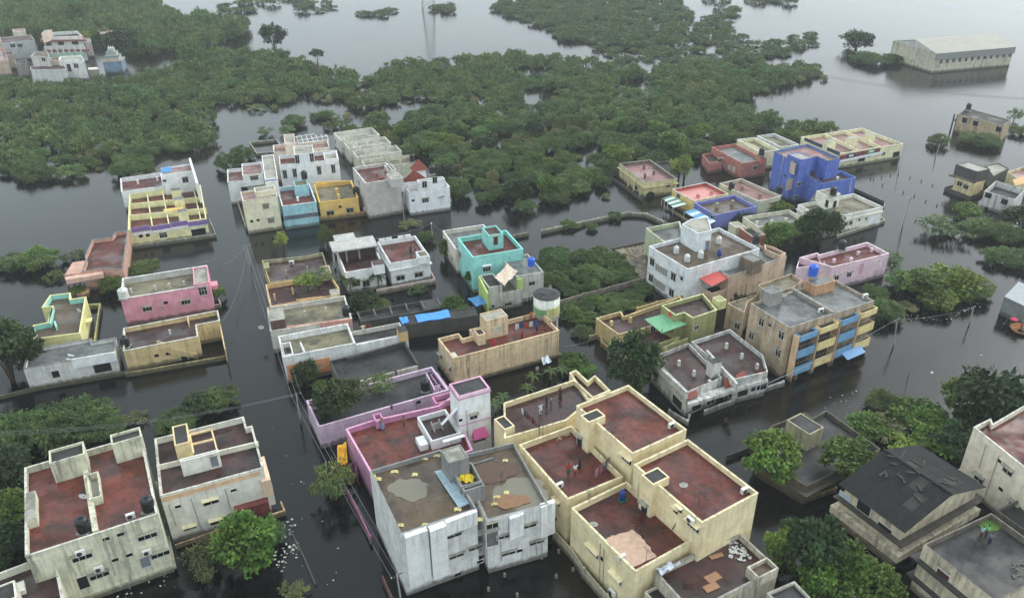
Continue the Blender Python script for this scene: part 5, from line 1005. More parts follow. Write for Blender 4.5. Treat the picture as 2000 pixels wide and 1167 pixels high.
FL_ = scatter(q((0,342),(80,342),(180,322),(240,335),(290,332),(300,298),(400,276),(410,243),(398,205),(440,190),(560,188),(610,172),(690,200),(700,140),(640,132),(600,118),(560,98),(480,91),(430,103),(350,121),(290,135),(245,152),(170,162),(60,158),(0,142)), 4.4, 2, 2.0, ((660,215,6),(300,113,9),(330,110,9),(360,108,9),(395,104,9),(430,97,9),(465,87,9),(280,118,6)))
FT = scatter(q((-40,5),(-20,-20),(290,-12),(340,14),(330,32),(400,18),(465,28),(488,42),(462,78),(380,100),(272,88),(240,70),(170,60),(60,55),(-40,60)), 6.0, 3, 5.0, ((300,113,9),(330,110,9),(360,108,9),(395,104,9),(430,97,9),(465,87,9),(280,118,6)))
FR = scatter(q((960,2),(1000,-10),(1330,-10),(1360,35),(1300,70),(1180,82),(1110,72),(1060,42),(980,22)), 5.4, 4, 2.0, (), .95)
FS = scatter(q((1140,65),(1360,45),(1380,5),(1450,10),(1440,50),(1480,80),(1600,60),(1612,78),(1480,115),(1330,122),(1180,112)), 5.6, 5, 1.5, (), .75)
FI = scatter(q((430,12),(440,-8),(640,-8),(665,22),(600,18),(520,10),(480,22)), 8.0, 6, 1.5, (), .7) + scatter(q((700,30),(715,20),(775,18),(775,30)), 6, 7, 1.0) + scatter(q((838,18),(850,10),(893,10),(888,20)), 6, 8, 1.0) + scatter(q((1370,2),(1380,-8),(1560,-10),(1540,6)), 9, 9, 1.0) + scatter(q((1400,-4),(1440,-6),(1430,4)), 9, 9, 1.0)
ALL = [(p, (1.9, 3.6), 3.2, 'thorn') for p in FC] + [(p, (2.0, 3.9), 3.6, 'thorn') for p in FL_]
ALL.sort(key=lambda t: t[0][0] ** 2 + t[0][1] ** 2)
NB = 235
for i, (p, rr, hh, k) in enumerate(ALL[:NB]):
    r = RNG.uniform(*rr); tree('thorn%d' % (i % 6) if RNG.uniform() < .86 else ('dark%d' % (i % 3) if i % 2 else 'broad%d' % (i % 3)), p, r, r * RNG.uniform(.8, 1.5), 'feathery green thorn bush crowded into the flooded thicket behind the houses', 'bush', 'thorn bushes of the flooded thicket')
LOW = [crown_arrays(200 + i, 42, 16, .6, .17, .036, .45, .16, .4, .75) for i in range(8)]
def thicket(name, label, L, m):
    A = []
    for p, rr, hh, k in L:
        r = RNG.uniform(*rr); a = RNG.uniform(0, 6.28); c, s_ = math.cos(a), math.sin(a); B = LOW[RNG.integers(8)] @ np.array([[c, s_, 0], [-s_, c, 0], [0, 0, 1]]).astype(float)
        A.append(B * np.array([r, r, (hh if hh > 5 else r) * RNG.uniform(.8, 1.6) * (.62 if k == 'low' else 1)]) + np.array([p[0], p[1], -.1]))
    o = bpy.data.objects.new(name, quads_mesh(name, np.concatenate(A), m)); link(o); tag(o, label, 'thicket', kind='stuff')
print('STUFF', len(ALL) - NB, len(FT), len(FR + FI), len(FS))
EDGE = []
for S_ in (FC, FL_):
    for p in S_[::3]:
        a = RNG.uniform(0, 6.28); d_ = RNG.uniform(3, 7.5); e_ = p + d_ * np.array([math.cos(a), math.sin(a)])
        if free(e_): EDGE.append((e_, (.8, 2.0), 1.4, ''))
thicket('thicket_fringe', 'ragged low growth fringing the flooded thicket', EDGE, LM['olive'])
thicket('thorn_thicket', 'far reach of the green flooded thorn thicket', ALL[NB:], LM['thorn'])
thicket('far_woodland', 'tall dark woodland round the far left village', [(p, (2.8, 5.5), 6.5, '') for p in FT], LM['thorn'])
thicket('far_scrub', 'hazy scrub strips standing in the far water', [(p, (2.6, 4.6), 3.0, 'low') for p in FR + FI] + [(p, (2.2, 4.2), 2.6, 'low') for p in FS], LM['thorn'])
def bush(pq, r, kind, label, h=None, name='thorn_bush', cat='bush', lift=0, group=None): return tree(kind, at(pq, 0), r, h, label, cat, group, name, lift)
# single trees and bushes one can pick out
for a in (('q538,104', 5.2, 'dark0', 'tall dark tree standing alone above the far thicket shore', 6.5, 'tree', 'tree', 3.0), ('q622,135', 2.6, 'dark1', 'small palm like tree on the far thicket shore', 2.6, 'tree', 'tree', 3.6), ('q240,118', 6.5, 'dark2', 'big dark round tree by the village shrine', 7, 'tree', 'tree', 3.5),
    ('q165,50', 5.5, 'broad0', 'round bright green tree above the village verandah house', 6, 'tree', 'tree', 4), ('q170,95', 3.5, 'lime0', 'pale yellowish tree beside the village cube house', 5, 'tree', 'tree', 1.5), ('q1672,95', 6.5, 'dark0', 'dark leaning tree clump left of the far warehouse', 5.6, 'tree', 'tree', .1),
    ('q1710,125', 6.0, 'thorn1', 'dense bush at the left end of the far warehouse', 4.2), ('q1685,120', 5.0, 'thorn4', 'bush between the dark tree clump and far warehouse', 4.0), ('q1745,122', 4.5, 'thorn2', 'low bush touching the warehouse end wall', 3.5),
    ('q575,243', 3.6, 'thorn3', 'lone bush in open water above the upper row of houses', 3.2), ('q500,215', 3.2, 'airy0', 'thin half drowned bush in the left channel', 1.6), ('q450,330', 4.6, 'thorn0', 'rounded bush left of the violet awning house', 4.6), ('q475,310', 3.2, 'thorn5', 'smaller bush tucked behind the violet awning house', 3.6),
    ('q560,262', 3.0, 'airy1', 'ragged scrub behind the walled flooded plot', 2.4), ('q520,262', 2.8, 'airy0', 'ragged scrub left of the walled flooded plot', 2.0), ('q268,352', 2.4, 'olive0', 'brownish shrub at the corner of the blue sheeted white house', 2.0),
    ('q80,520', 4.4, 'thorn1', 'dark green bush in the left water', 4.0), ('q30,522', 4.0, 'thorn2', 'low wide bush at the left edge of the left water', 2.6), ('q110,545', 2.2, 'airy1', 'thin shrub trailing from the left water bush', 1.4), ('q145,505', 2.4, 'olive1', 'brownish creeper shrub by the salmon house', 1.6),
    ('q285,533', 3.0, 'thorn4', 'green bush between the salmon and pink houses', 2.8), ('q222,570', 2.4, 'broad1', 'leafy shrub in front of the salmon house porch', 2.6), ('q155,575', 1.5, 'broad2', 'small shrub at the salmon house porch foot', 1.4), ('q425,585', 1.6, 'broad0', 'leafy shrub at the pink house porch', 2.4),
    ('q25,745', 4.6, 'dark1', 'big dark tree overhanging the white stair house', 6.4, 'tree', 'tree', 2.0), ('q60,730', 3.2, 'dark2', 'right part of the dark trees beside the white stair house', 4.6, 'tree', 'tree', 1.4),
    ('q430,790', 2.9, 'thorn2', 'bushy clump in the street water above the orange banded house', 2.8), ('q395,802', 2.4, 'dark0', 'dark low clump beside the street water bush', 2.0), ('q345,830', 3.2, 'thorn5', 'green creeper bush behind the orange banded white house', 1.8), ('q265,820', 1.8, 'olive0', 'small faded shrub in water near the big left bush', 1.0),
    ('q170,840', 5.2, 'thorn0', 'big feathery bush at lower left, right part', 4.4), ('q110,850', 4.8, 'thorn3', 'big feathery bush at lower left, middle part', 4.6), ('q50,865', 4.8, 'thorn1', 'big feathery bush at lower left, left part', 4.4), ('q205,850', 3.0, 'thorn4', 'trailing edge of the lower left bush behind the cream double house', 2.6), ('q15,935', 3.6, 'dark2', 'dark bush left of the cream double house, upper', 3.6), ('q30,1010', 2.6, 'broad1', 'leafy bush left of the cream double house, middle', 3.2), ('q15,1085', 2.8, 'dark0', 'dark bush left of the cream double house, lower', 2.8),
    ('q485,1105', 3.3, 'broad2', 'bright leafy tree beside the orange banded white house', 5.4, 'leafy_tree', 'tree', .6), ('q525,1060', 2.2, 'thorn2', 'feathery bush leaning over the littered water edge', 3.0), ('q400,1115', 2.2, 'olive1', 'yellowish thin bush below the orange boundary wall', 4.2), ('q575,1160', 1.6, 'olive0', 'small yellow weed clump at the bottom of the street', 1.2),
    ('q655,975', 2.7, 'airy0', 'airy green tree leaning over the magenta garden wall', 4.6, 'leafy_tree', 'tree', .8), ('q665,960', 1.9, 'lime1', 'sparse yellow green branches in the magenta wall tree', 2.6), ('q668,835', 3.0, 'dark1', 'dense round dark tree in front of the lilac house', 4.2, 'round_tree', 'tree', 2.2), ('q745,800', 2.2, 'airy1', 'thin pale tree rising over the lilac terrace', 2.6, 'thin_tree', 'tree', 3.0),
    ('q600,750', 2.0, 'dark0', 'dark shrub against the orange painted wall', 3.2), ('q630,770', 1.5, 'broad2', 'bright shrub beside the lilac house wall', 2.0), ('q555,500', 1.7, 'lime0', 'little yellow green tree by the topmost street house', 3.4, 'tree', 'tree', 1.0), ('q640,480', 2.0, 'thorn1', 'slim bush left of the bare slab house', 5.0), ('q625,585', 3.0, 'airy0', 'spreading pale tree over the second street house', 2.4, 'tree', 'tree', 3.0), ('q605,590', 2.4, 'lime1', 'yellowish branches over the dark terrace of the second street house', 2.0, 'tree', 'tree', 3.0),
    ('q715,600', 2.6, 'dark2', 'dark shrub below the bare slab house', 2.6), ('q735,605', 2.6, 'thorn0', 'green shrub beside the beam grid shed', 2.2), ('q800,440', 2.6, 'olive0', 'floating scrub in water below the taupe house', .9), ('q835,472', 2.0, 'thorn2', 'shrub by the post right of the merlon house', 2.4), ('q815,570', 1.8, 'airy1', 'weed patch in front of the merlon house wall', 1.0),
    ('q885,615', 2.0, 'broad1', 'leafy shrub on the tarpaulin shed', 3.2), ('q905,625', 1.9, 'broad2', 'shrub under the blue awning sheet', 2.4), ('q925,560', 1.6, 'broad0', 'shrub growing on the turquoise house side', 3.2), ('q870,505', 1.2, 'broad0', 'creeper on the railing house corner', 4.0),
    ('q1120,720', 2.6, 'broad1', 'bright shrub right of the streaked ochre hall', 2.2), ('q1140,735', 2.2, 'broad0', 'low shrub above the yellow twin block', 1.8), ('q1235,760', 4.0, 'dark0', 'dense dark tree between the olive house and mouldy twin house', 6.6, 'round_tree', 'tree', .8), ('q1345,650', 1.6, 'dark1', 'creeper between olive house and mouldy twin house', 2.6), ('q1440,620', 1.6, 'dark2', 'dark tree beside the balcony flats', 3.6),
    ('q1520,480', 3.2, 'broad2', 'leafy tree left of the pair before the pale low house', 4.0, 'leafy_tree', 'tree', .5), ('q1598,478', 4.0, 'dark1', 'larger dark tree right of the pair before the pale low house', 5.6, 'leafy_tree', 'tree', .6), ('q1575,470', 2.6, 'broad0', 'small leafy tree squeezed between the pair before the pale low house', 4.6, 'leafy_tree', 'tree', .4), ('q1335,355', 2.6, 'lime0', 'bright green slender tree beside the lone arched house', 4.4, 'leafy_tree', 'tree', 1.2), ('q1325,352', 2.4, 'lime1', 'pale green tree touching the lone arched house', 4.0, 'leafy_tree', 'tree', 1.0),
    ('q1310,300', 4.4, 'broad1', 'yellowish green tree at the thicket edge behind the lone arched house', 4.6, 'leafy_tree', 'tree', .5), ('q1205,325', 3.8, 'broad2', 'dark leafy tree at the thicket edge left of the lone arched house', 4.4, 'leafy_tree', 'tree', .5), ('q1450,440', 2.4, 'dark0', 'garden tree between blue violet and pale low houses', 2.6), ('q1525,420', 2.4, 'broad1', 'garden shrub under the cobalt blue house', 2.6), ('q1480,415', 1.8, 'dark2', 'garden shrub behind the grey green house', 2.0),
    ('q1832,282', 3.4, 'thorn3', 'half drowned tree beside the bent pole in right water', 3.2), ('q1905,280', 5.0, 'thorn1', 'wide bush in front of the derelict far house', 3.4), ('q1925,285', 4.4, 'thorn5', 'right half of the bush before the derelict far house', 3.0), ('q1990,262', 3.4, 'thorn0', 'small bush at the right edge near the derelict far house', 2.4), ('q1980,235', 2.0, 'airy0', 'bare thin sapling standing in far right water', 3.6),
    ('q1825,455', 3.6, 'airy1', 'wind bent thin bush in right water', 3.6), ('q1860,462', 4.2, 'airy0', 'straggly drowned bush beside the wind bent bush', 3.0), ('q1885,425', 3.4, 'broad0', 'bright leafy bush below the black topped house', 2.8), ('q1920,455', 4.0, 'thorn2', 'bush mass at right, upper left part', 3.4), ('q1960,470', 4.4, 'thorn4', 'bush mass at right, middle part', 3.8), ('q1995,450', 4.4, 'dark1', 'bush mass at right, edge part', 4.0), ('q1950,510', 3.6, 'thorn0', 'bush mass at right, lower part', 2.8), ('q1990,515', 3.8, 'thorn3', 'bush mass at right, lower edge part', 3.0),
    ('q1760,560', 3.4, 'thorn1', 'left shoulder of the large island bush', 3.2), ('q1800,575', 4.6, 'broad0', 'bright centre of the large island bush', 4.0), ('q1850,570', 4.8, 'broad2', 'green top of the large island bush', 4.2), ('q1895,575', 4.2, 'thorn4', 'right shoulder of the large island bush', 3.4), ('q1830,600', 3.6, 'broad1', 'front of the large island bush', 2.6), ('q1735,510', 2.6, 'airy0', 'thin scrub behind the pale pink house', 1.8), ('q1725,620', 3.0, 'thorn5', 'bush behind the balcony flats corner', 3.4), ('q1765,605', 2.0, 'olive1', 'yellowish weeds at the foot of the large island bush', 1.4), ('q1705,585', 2.6, 'thorn2', 'bush rising over the balcony flats corner', 2.8),
    ('q1920,850', 5.0, 'dark1', 'tall spreading tree above the right edge cream house', 6.6, 'leafy_tree', 'tree', 1.2), ('q1880,820', 3.8, 'broad2', 'leafy bough mass left of the tall spreading tree', 5.2, 'leafy_tree', 'tree', .6), ('q1975,810', 3.8, 'thorn1', 'feathery bough mass at the right edge', 4.2, 'leafy_tree', 'tree', .8), ('q1790,835', 3.8, 'broad1', 'green bush behind the black gable house, right', 3.4), ('q1735,850', 3.4, 'olive0', 'brownish bush behind the black gable house, left', 2.8), ('q1725,800', 2.8, 'thorn3', 'feathery bush standing out into the right water', 3.2), ('q1830,880', 3.4, 'broad0', 'bright bush just above the black gable roof', 3.2), ('q1760,880', 2.8, 'lime0', 'yellow green weeds beside the black gable roof', 2.0), ('q1690,845', 2.8, 'broad2', 'low bush by the dark drowned house', 2.2), ('q1870,890', 3.8, 'dark0', 'dark bush against the right edge cream house', 4.0),
    ('q1500,935', 3.5, 'broad0', 'leafy tree over the left side of the dark drowned house', 4.6, 'leafy_tree', 'tree', 1.2), ('q1650,950', 3.5, 'broad1', 'leafy tree over the front of the dark drowned house', 3.4, 'leafy_tree', 'tree', 2.4), ('q1520,1110', 2.4, 'lime0', 'bright tree at the left of the bottom grove', 4.4, 'leafy_tree', 'tree', .6), ('q1575,1120', 3.6, 'dark2', 'dark tree in the middle of the bottom grove', 5.4, 'leafy_tree', 'tree', .8), ('q1640,1150', 3.4, 'broad2', 'leafy tree at the right of the bottom grove', 4.8, 'leafy_tree', 'tree', .6), ('q1690,1180', 3.0, 'broad0', 'low leafy tree at the right foot of the bottom grove', 4.2, 'leafy_tree', 'tree', .4), ('q1600,1180', 3.0, 'broad1', 'front leafy tree of the bottom grove', 4.6, 'leafy_tree', 'tree', .4), ('q1960,1185', 2.0, 'broad1', 'leafy bush at the bottom edge below the black terrace', 3.6)):
    bush(a[0], a[1], a[2], a[3], a[4], *(a[5:7] if len(a) > 5 else ('thorn_bush', 'bush')), **(dict(lift=a[7]) if len(a) > 7 else {}))
# scrub on the two walled plots in the middle
S1 = scatter('K190,360 K560,330 K770,360 K960,545 K560,690 K390,735 K270,570', 2.9, 21, 1.0); S2 = scatter('K420,780 K760,690 K1040,600 K1190,715 K1000,785 K700,860 K640,900 K640,1000 K470,1060 K395,960', 2.6, 22, .6); S3 = scatter('K350,170 K620,120 K900,70 K910,100 K780,150 K640,190', 3.0, 23, .5)
for i, p in enumerate(S1): tree('thorn%d' % (i % 6), p, RNG.uniform(1.9, 2.9), RNG.uniform(1.7, 3.4), 'soft green bush filling the walled plot above the brown wall', 'bush', 'bushes of the upper walled plot', 'plot_bush')
for i, p in enumerate(S2): tree(('thorn%d' % (i % 6)) if i % 4 else 'broad1', p, RNG.uniform(1.6, 2.3), RNG.uniform(.9, 1.8), 'low green scrub bush on the plot below the brown wall', 'bush', 'scrub of the lower plot', 'plot_scrub')
for i, p in enumerate(S3): tree('thorn%d' % (i % 6), p, RNG.uniform(1.3, 2.2), RNG.uniform(1.0, 2.0), 'small bush along the inside of the curved boundary wall', 'bush', 'bushes along the curved wall', 'plot_bush')
# broad fronds: banana plants and palms
def fronds(pq, label, n=9, L=2.0, h=1.8, name='banana_plant', cat='plant', seed=0, w=.3, z=0):
    X = at(pq, z); r_ = empty(name, (X[0], X[1], z), label, cat); g = random.Random(seed)
    MB().tube([X - [0, 0, .8], X + [0, 0, h]], [.16, .1], 7).build('stem', plain('green_stem', (96, 110, 62), .7), r_)
    for i in range(n):
        a = 6.28 * i / n + g.uniform(-.3, .3); up = g.uniform(.6, 1.3); V = []; F = []; N = 7
        for k in range(N + 1):
            f = k / N; rr = L * f; zz = h + L * (up * f - .85 * f * f * (up + .35)); ww = w * math.sin(math.pi * min(1, .12 + .88 * f)) * (1 if name == 'banana_plant' else .7); c = np.array([X[0] + rr * math.cos(a), X[1] + rr * math.sin(a), zz + z]); sd = np.array([-math.sin(a), math.cos(a), 0]) * ww
            V += [c - sd - [0, 0, .1 * ww], c + [0, 0, .08], c + sd - [0, 0, .1 * ww]]
            if k: b = 3 * k; F += [(b - 3, b, b + 1, b - 2), (b - 2, b + 1, b + 2, b - 1)]
        MB().add(V, F).build('leaf', LM['banana'] if name == 'banana_plant' else LM['dark'], r_)
for i, (pq, lab) in enumerate((('G300,560', 'banana plant with upright leaves behind the yellow twin block'), ('G120,690', 'banana plant by the clothes terrace of the yellow twin block'), ('G165,600', 'ragged banana plant near the white stair tower'), ('F1920,760', 'banana plant right of the white stair tower'), ('G395,545', 'banana plant below the streaked ochre hall'), ('F1870,820', 'small banana plant against the white stair tower'))): fronds(pq, lab, 7, 1.35, 1.3, seed=i, w=.2)
for i, (pq, lab) in enumerate((('J700,690', 'dark palm left in the clump below the bare slab house'), ('J745,705', 'dark palm right in the clump below the bare slab house'), ('J900,640', 'palm in front of the white wall beside the merlon house'), ('J960,660', 'small palm beside the merlon house corner'), ('J1010,590', 'palm rising between the bare slab and merlon houses'))): fronds(pq, lab, 16, 2.0, 2.4, 'palm', 'palm', 30 + i, .22)
# ------------------------------------------------------------------ things on roofs, walls and water
def local(name, builder, label, cat, loc, rz=0, group=None):
    r_ = empty(name, (0, 0, 0), label, cat, group); builder(r_); r_.location = tuple(float(v) for v in loc); r_.rotation_euler = (0, 0, rz); return r_
IRON = plain('dark_iron', (52, 50, 48), .6); ACW = plain('ac_white', (214, 214, 208), .45, var=.1); BLK = plain('black_tank', (24, 25, 27), .4)
def ac(loc, rz, label, legs=False):
    def bd(r):
        MB().box((0, 0, .32), (.85, .34, .6)).build('casing', ACW, r)
        g = MB().rev([(.24, 0), (.24, .02)], (0, 0, 0), 16); g.v = [(v[0] - .1, -.172 - v[2], v[1] + .32) for v in g.v]; g.build('fan_grille', IRON, r)
        MB().box((-.3, 0, 0), (.06, .5, .05)).box((.3, 0, 0), (.06, .5, .05)).build('bracket', IRON, r)
    return local('air_conditioner', bd, label, 'air conditioner', loc, rz)
def ac_wall(h, p, label):
    q = HS[h].hit(p)
    if q: ac(q[1] + q[3] * .3 - np.array([0, 0, .3]), math.atan2(q[2][1], q[2][0]), label)
def ac_roof(h, p, z, label): ac(at(p, z), HS[h].az or 0, label)
for p, l in (('A625,800', 'lower left of the three air conditioner boxes on the cream double house front'), ('A770,925', 'air conditioner box above the dark doorway of the cream double house'), ('A1145,795', 'air conditioner box above the grey door of the cream double house')): ac_wall('B1', p, l)
ac_wall('B37', 'C1412,552', 'air conditioner on the upper wall over the yellow twin block terrace'); ac_wall('B37', 'C800,1115', 'air conditioner low on the yellow twin block side wall')
for h, p, z, l in (('B1', 'A1025,545', 7.1, 'air conditioner standing on the right red terrace of the cream double house'), ('B37', 'C370,305', 6.0, 'air conditioner at the left rim of the rear red terrace'), ('B37', 'C855,870', 5.8, 'air conditioner at the left rim of the front red terrace'), ('B37', 'C1812,345', 9.1, 'air conditioner on the front upper roof of the yellow twin block'), ('B37', 'G1245,935', 9.1, 'air conditioner on the rear upper roof of the yellow twin block'), ('B46', 'L810,838', 7.8, 'air conditioner in the middle of the balcony flats roof'), ('B46', 'L1155,725', 7.8, 'air conditioner at the far corner of the balcony flats roof'), ('B22', 'J280,462', 2.7, 'air conditioner on the topmost street house terrace')): ac_roof(h, p, z, l)
def tank(p, z, label, m=BLK, r=.62, h=1.35, stand=.25):
    def bd(e):
        MB().rev([(r * .96, stand), (r, stand + .05), (r, stand + h * .3), (r * .96, stand + h * .32), (r, stand + h * .35), (r, stand + h * .62), (r * .96, stand + h * .65), (r, stand + h * .68), (r, stand + h), (r * .7, stand + h + .18), (r * .35, stand + h + .24)], (0, 0, 0), 18).build('tank_body', m, e, True)
        MB().rev([(r * .33, stand + h + .2), (r * .33, stand + h + .34), (.02, stand + h + .36)], (0, 0, 0), 12).build('lid', m, e)
        MB().box((0, 0, stand / 2), (r * 1.9, r * 1.9, stand)).build('stand', CONC, e)
    return local('water_tank', bd, label, 'water tank', at(p, z))
WT = plain('white_tank', (206, 208, 204), .5); BT = plain('blue_tank', (38, 96, 206), .4)
for p, z, l in (('A665,650', 7.1, 'black water tank in a pipe frame on the left red terrace'), ('A1168,490', 7.1, 'black water tank with open white lid on the right red terrace'), ('E250,235', 3.1, 'black water tank at the corner of the turquoise parapet house'), ('E985,310', 2.7, 'black water tank on the ochre house corner'), ('F1325,650', 2.7, 'black water tank on the lilac terrace'), ('J710,870', 2.9, 'black water tank on the mouldy grey roof'),
    ('O780,482', 6.3, 'black water tank on the pale blue stair cabin'), ('O1182,605', 3.0, 'black water tank beside the saffron house'), ('O1622,345', 3.9, 'black water tank behind the red pyramid roofs'), ('O1775,440', 6.8, 'black water tank beside the red pyramid roofs'), ('M1345,298', 4.6, 'black water tank on the terracotta house'), ('M1110,568', 3.0, 'black water tank on the grey green house, rear'), ('M1482,598', 3.0, 'black water tank on the grey green house, front'), ('N505,730', 5.8, 'black water tank on the cream waterside stair cabin'), ('L972,352', 4.4, 'black water tank on the pale pink parapet'), ('N1560,62', 4.6, 'black water tank on the derelict far house'), ('M1722,800', 2.7, 'black water tank by the pale low house'), ('K1900,308', 6.5, 'black water tank behind the red awning house')): tank(p, z, l)
for p, l in (('K1280,375', 'white water tank nearest the left rim of the whitewashed block'), ('K1365,440', 'white water tank near the front rim of the whitewashed block'), ('K1470,412', 'white water tank in the middle of the whitewashed block roof'), ('K1612,300', 'white water tank beside the stair tower of the whitewashed block')): tank(p, 6.55, l, WT, .45, .95, .05)
tank('I970,725', 4.8, 'white square shouldered water tank on the pink house corner', WT, .75, 1.4, .02); tank('K150,495', 4.6, 'bright blue water tank on a stand on the lime sided house', BT, .6, 1.2, .5); tank('L745,560', 9.3, 'bright blue water tank on the balcony flats cabin', BT, .7, 1.4, .3); tank('C860,395', 5.75, 'blue drum on the front red terrace', plain('drum', (24, 56, 130), .45), .35, .9, .02); tank('K1615,400', 6.55, 'blue drum on the whitewashed block roof', plain('drum', (24, 56, 130), .45), .35, .9, .02)
X = at('C860,410', 5.76); MB().rev([(.35, 0), (.45, .3), (.4, .3), (.32, .04)], X, 14).thing('plastic_tub', plain('green_tub', (34, 120, 96), .45), 'green plastic tub beside the blue drum on the front red terrace', 'tub')
def dish(p, z, label):
    def bd(e):
        m = MB(); n = 14; V = [(0, 0, 0)]; F = []
        for j in (1, 2, 3):
            for k in range(n): a = 2 * math.pi * k / n; V.append((.45 * j / 3 * math.cos(a), .12 * (j / 3) ** 2 - .1, .45 * j / 3 * math.sin(a)))
        F += [(0, 1 + k, 1 + (k + 1) % n) for k in range(n)]
        for j in (0, 1): F += [(1 + j * n + k, 1 + (j + 1) * n + k, 1 + (j + 1) * n + (k + 1) % n, 1 + j * n + (k + 1) % n) for k in range(n)]
        o = MB().add([(v[0], -v[1] * 1, v[2] * .75 + .7) for v in V], F).build('reflector', ACW, e); MB().tube([(0, .05, 0), (0, .05, .7)], .03, 5).build('mast', IRON, e); MB().tube([(0, 0, .55), (0, -.4, .8)], .015, 4).build('feed_arm', IRON, e)
    return local('satellite_dish', bd, label, 'satellite dish', at(p, z), RNG.uniform(-.5, .5))
for p, z, l in (('A662,412', 7.7, 'satellite dish on the dividing wall of the cream double house'), ('C635,630', 5.8, 'satellite dish on the left of the front red terrace'), ('C1335,325', 9.1, 'satellite dish on the front upper roof of the yellow twin block'), ('L520,735', 7.8, 'white satellite dish by the cabin on the balcony flats'), ('I625,850', 3.05, 'satellite dish on the turquoise parapet house'), ('F45,185', 2.0, 'satellite dish on the street side of the orange fronted house')): dish(p, z, l)
def antenna(p, z, label, h=1.6):
    def bd(e):
        MB().tube([(0, 0, 0), (0, 0, h)], .025, 5).build('mast', IRON, e); m = MB().tube([(-.5, 0, h), (.5, 0, h)], .02, 4)
        for k in range(5): m.tube([(-.45 + .22 * k, -.25, h), (-.45 + .22 * k, .25, h)], .014, 4)
        m.build('aerial', IRON, e)
    return local('tv_antenna', bd, label, 'antenna', at(p, z), RNG.uniform(0, 3))
for p, z, l in (('C596,440', 5.8, 'aerial at the rear rim of the front red terrace'), ('C1045,885', 5.8, 'aerial on the pale patch of the front red terrace'), ('C1455,450', 9.1, 'aerial on the front upper roof of the yellow twin block'), ('G240,1000', 6.0, 'aerial at the rear rim of the rear red terrace'), ('D1590,820', 5.3, 'bent pipe aerial on the black terrace'), ('c1005,640', 6.8, 'bare rod on the right roof of the concrete block')): antenna(p, z, l)
def ladder(p0, z0, p1, z1, label):
    A, B = at(p0, z0), at(p1, z1); c = (A + B) / 2; e = empty('ladder', (A[0], A[1], z0), label, 'ladder'); d = B - A; s_ = np.cross(d, [0, 0, 1.0]); s_ = s_ / np.linalg.norm(s_) * .24
    for k in (-1, 1): MB().tube([A + s_ * k, B + s_ * k], .04, 5).build('rail', plain('wood_old', (84, 66, 46), .8), e)
    for k in range(1, 9): P_ = A + d * k / 9; MB().tube([P_ - s_, P_ + s_], .03, 5).build('rung', plain('wood_old', (84, 66, 46), .8), e)
ladder('C1240,640', 5.75, 'C1352,440', 9.3, 'wooden ladder leaning from the front red terrace to the upper roof'); ladder('G795,1130', 5.95, 'G858,1012', 9.3, 'wooden ladder leaning from the rear red terrace to the upper roof')
# flat patches and clutter
def patch(name, tr, z, m, label, cat, th=.012, jag=0.0, kind=None):
    P = [at(p, z) for p in tr.split()]; Q = []
    for i in range(len(P)):
        A, B = P[i], P[(i + 1) % len(P)]; k = 1 if not jag else 6
        for j in range(k): Q.append((A + (B - A) * j / k + (RNG.normal(size=3) * jag * np.array([1, 1, 0])))[:2])
    return MB().prism(ccw([np.array(q) for q in Q]), z + .003, z + .003 + th).thing(name, m, label, cat, kind=kind)
patch('floor_patch', 'C940,632 C1040,720 C1130,850 C895,942 C700,712 C800,680', 5.76, plain('pale_screed', (206, 172, 148), .6, var=.3), 'pale unpainted screed patch in the corner of the front red terrace', 'floor patch', jag=.07)
PUD = NT('puddle'); PUD.col(lin(112, 106, 90)); PUD.rough(.06); PUDM = PUD.m
def blob(name, p, rx, ry, z, m, label, cat, th=.02, seed=0):
    X = at(p, z); g = np.random.default_rng(seed); n = 40; ph = g.uniform(0, 6.28, 4); Q = []
    for k in range(n):
        a = 2 * math.pi * k / n; r = 1 + .12 * math.sin(2 * a + ph[0]) + .09 * math.sin(3 * a + ph[1]) + .06 * math.sin(7 * a + ph[2]) + .04 * math.sin(11 * a + ph[3]); Q.append(np.array([X[0] + rx * r * math.cos(a + .3), X[1] + ry * r * math.sin(a + .3)]))
    return MB().prism(Q, z + .004, z + .004 + th).thing(name, m, label, cat)
blob('puddle', 'B1195,318', 1.9, 1.7, 7.76, PUDM, 'big greenish rain puddle on the left roof of the concrete block', 'puddle', seed=1); blob('sand_heap', 'c1050,715', 1.6, 1.1, 6.81, plain('sand', (136, 104, 76), .9), 'flat heap of sand on the right roof of the concrete block', 'sand', .08, 2); blob('puddle', 'c1100,680', 3.2, 2.2, 6.8, PUDM, 'wide rain puddle along the right roof of the concrete block', 'puddle', .006, 5)
blob('gravel_patch', 'c975,580', 2.4, 1.6, 6.81, plain('rubble', (98, 78, 66), .9, var=.5, scale=9), 'rubble spread on the right roof of the concrete block', 'rubble', .05, 3); blob('moss_patch', 'D1730,600', 1.2, .8, 5.31, plain('moss', (84, 118, 44), .95, var=.4, scale=8), 'bright green moss patch on the black terrace', 'moss', .08, 4)
e = empty('pipe_stack', tuple(at('B1500,300', 7.8)), 'bundle of long pale blue pipes lying on the concrete block roof', 'pipes')
for k in range(6): A = at('B%d,%d' % (1400 + 14 * k, 185 - 3 * k), 7.83); B = at('B%d,%d' % (1590 + 14 * k, 468 - 6 * k), 7.83); MB().tube([A + [0, 0, .09], B + [0, 0, .09]], .085, 8).build('pipe', plain('pale_blue_pipe', (176, 196, 206), .35), e)
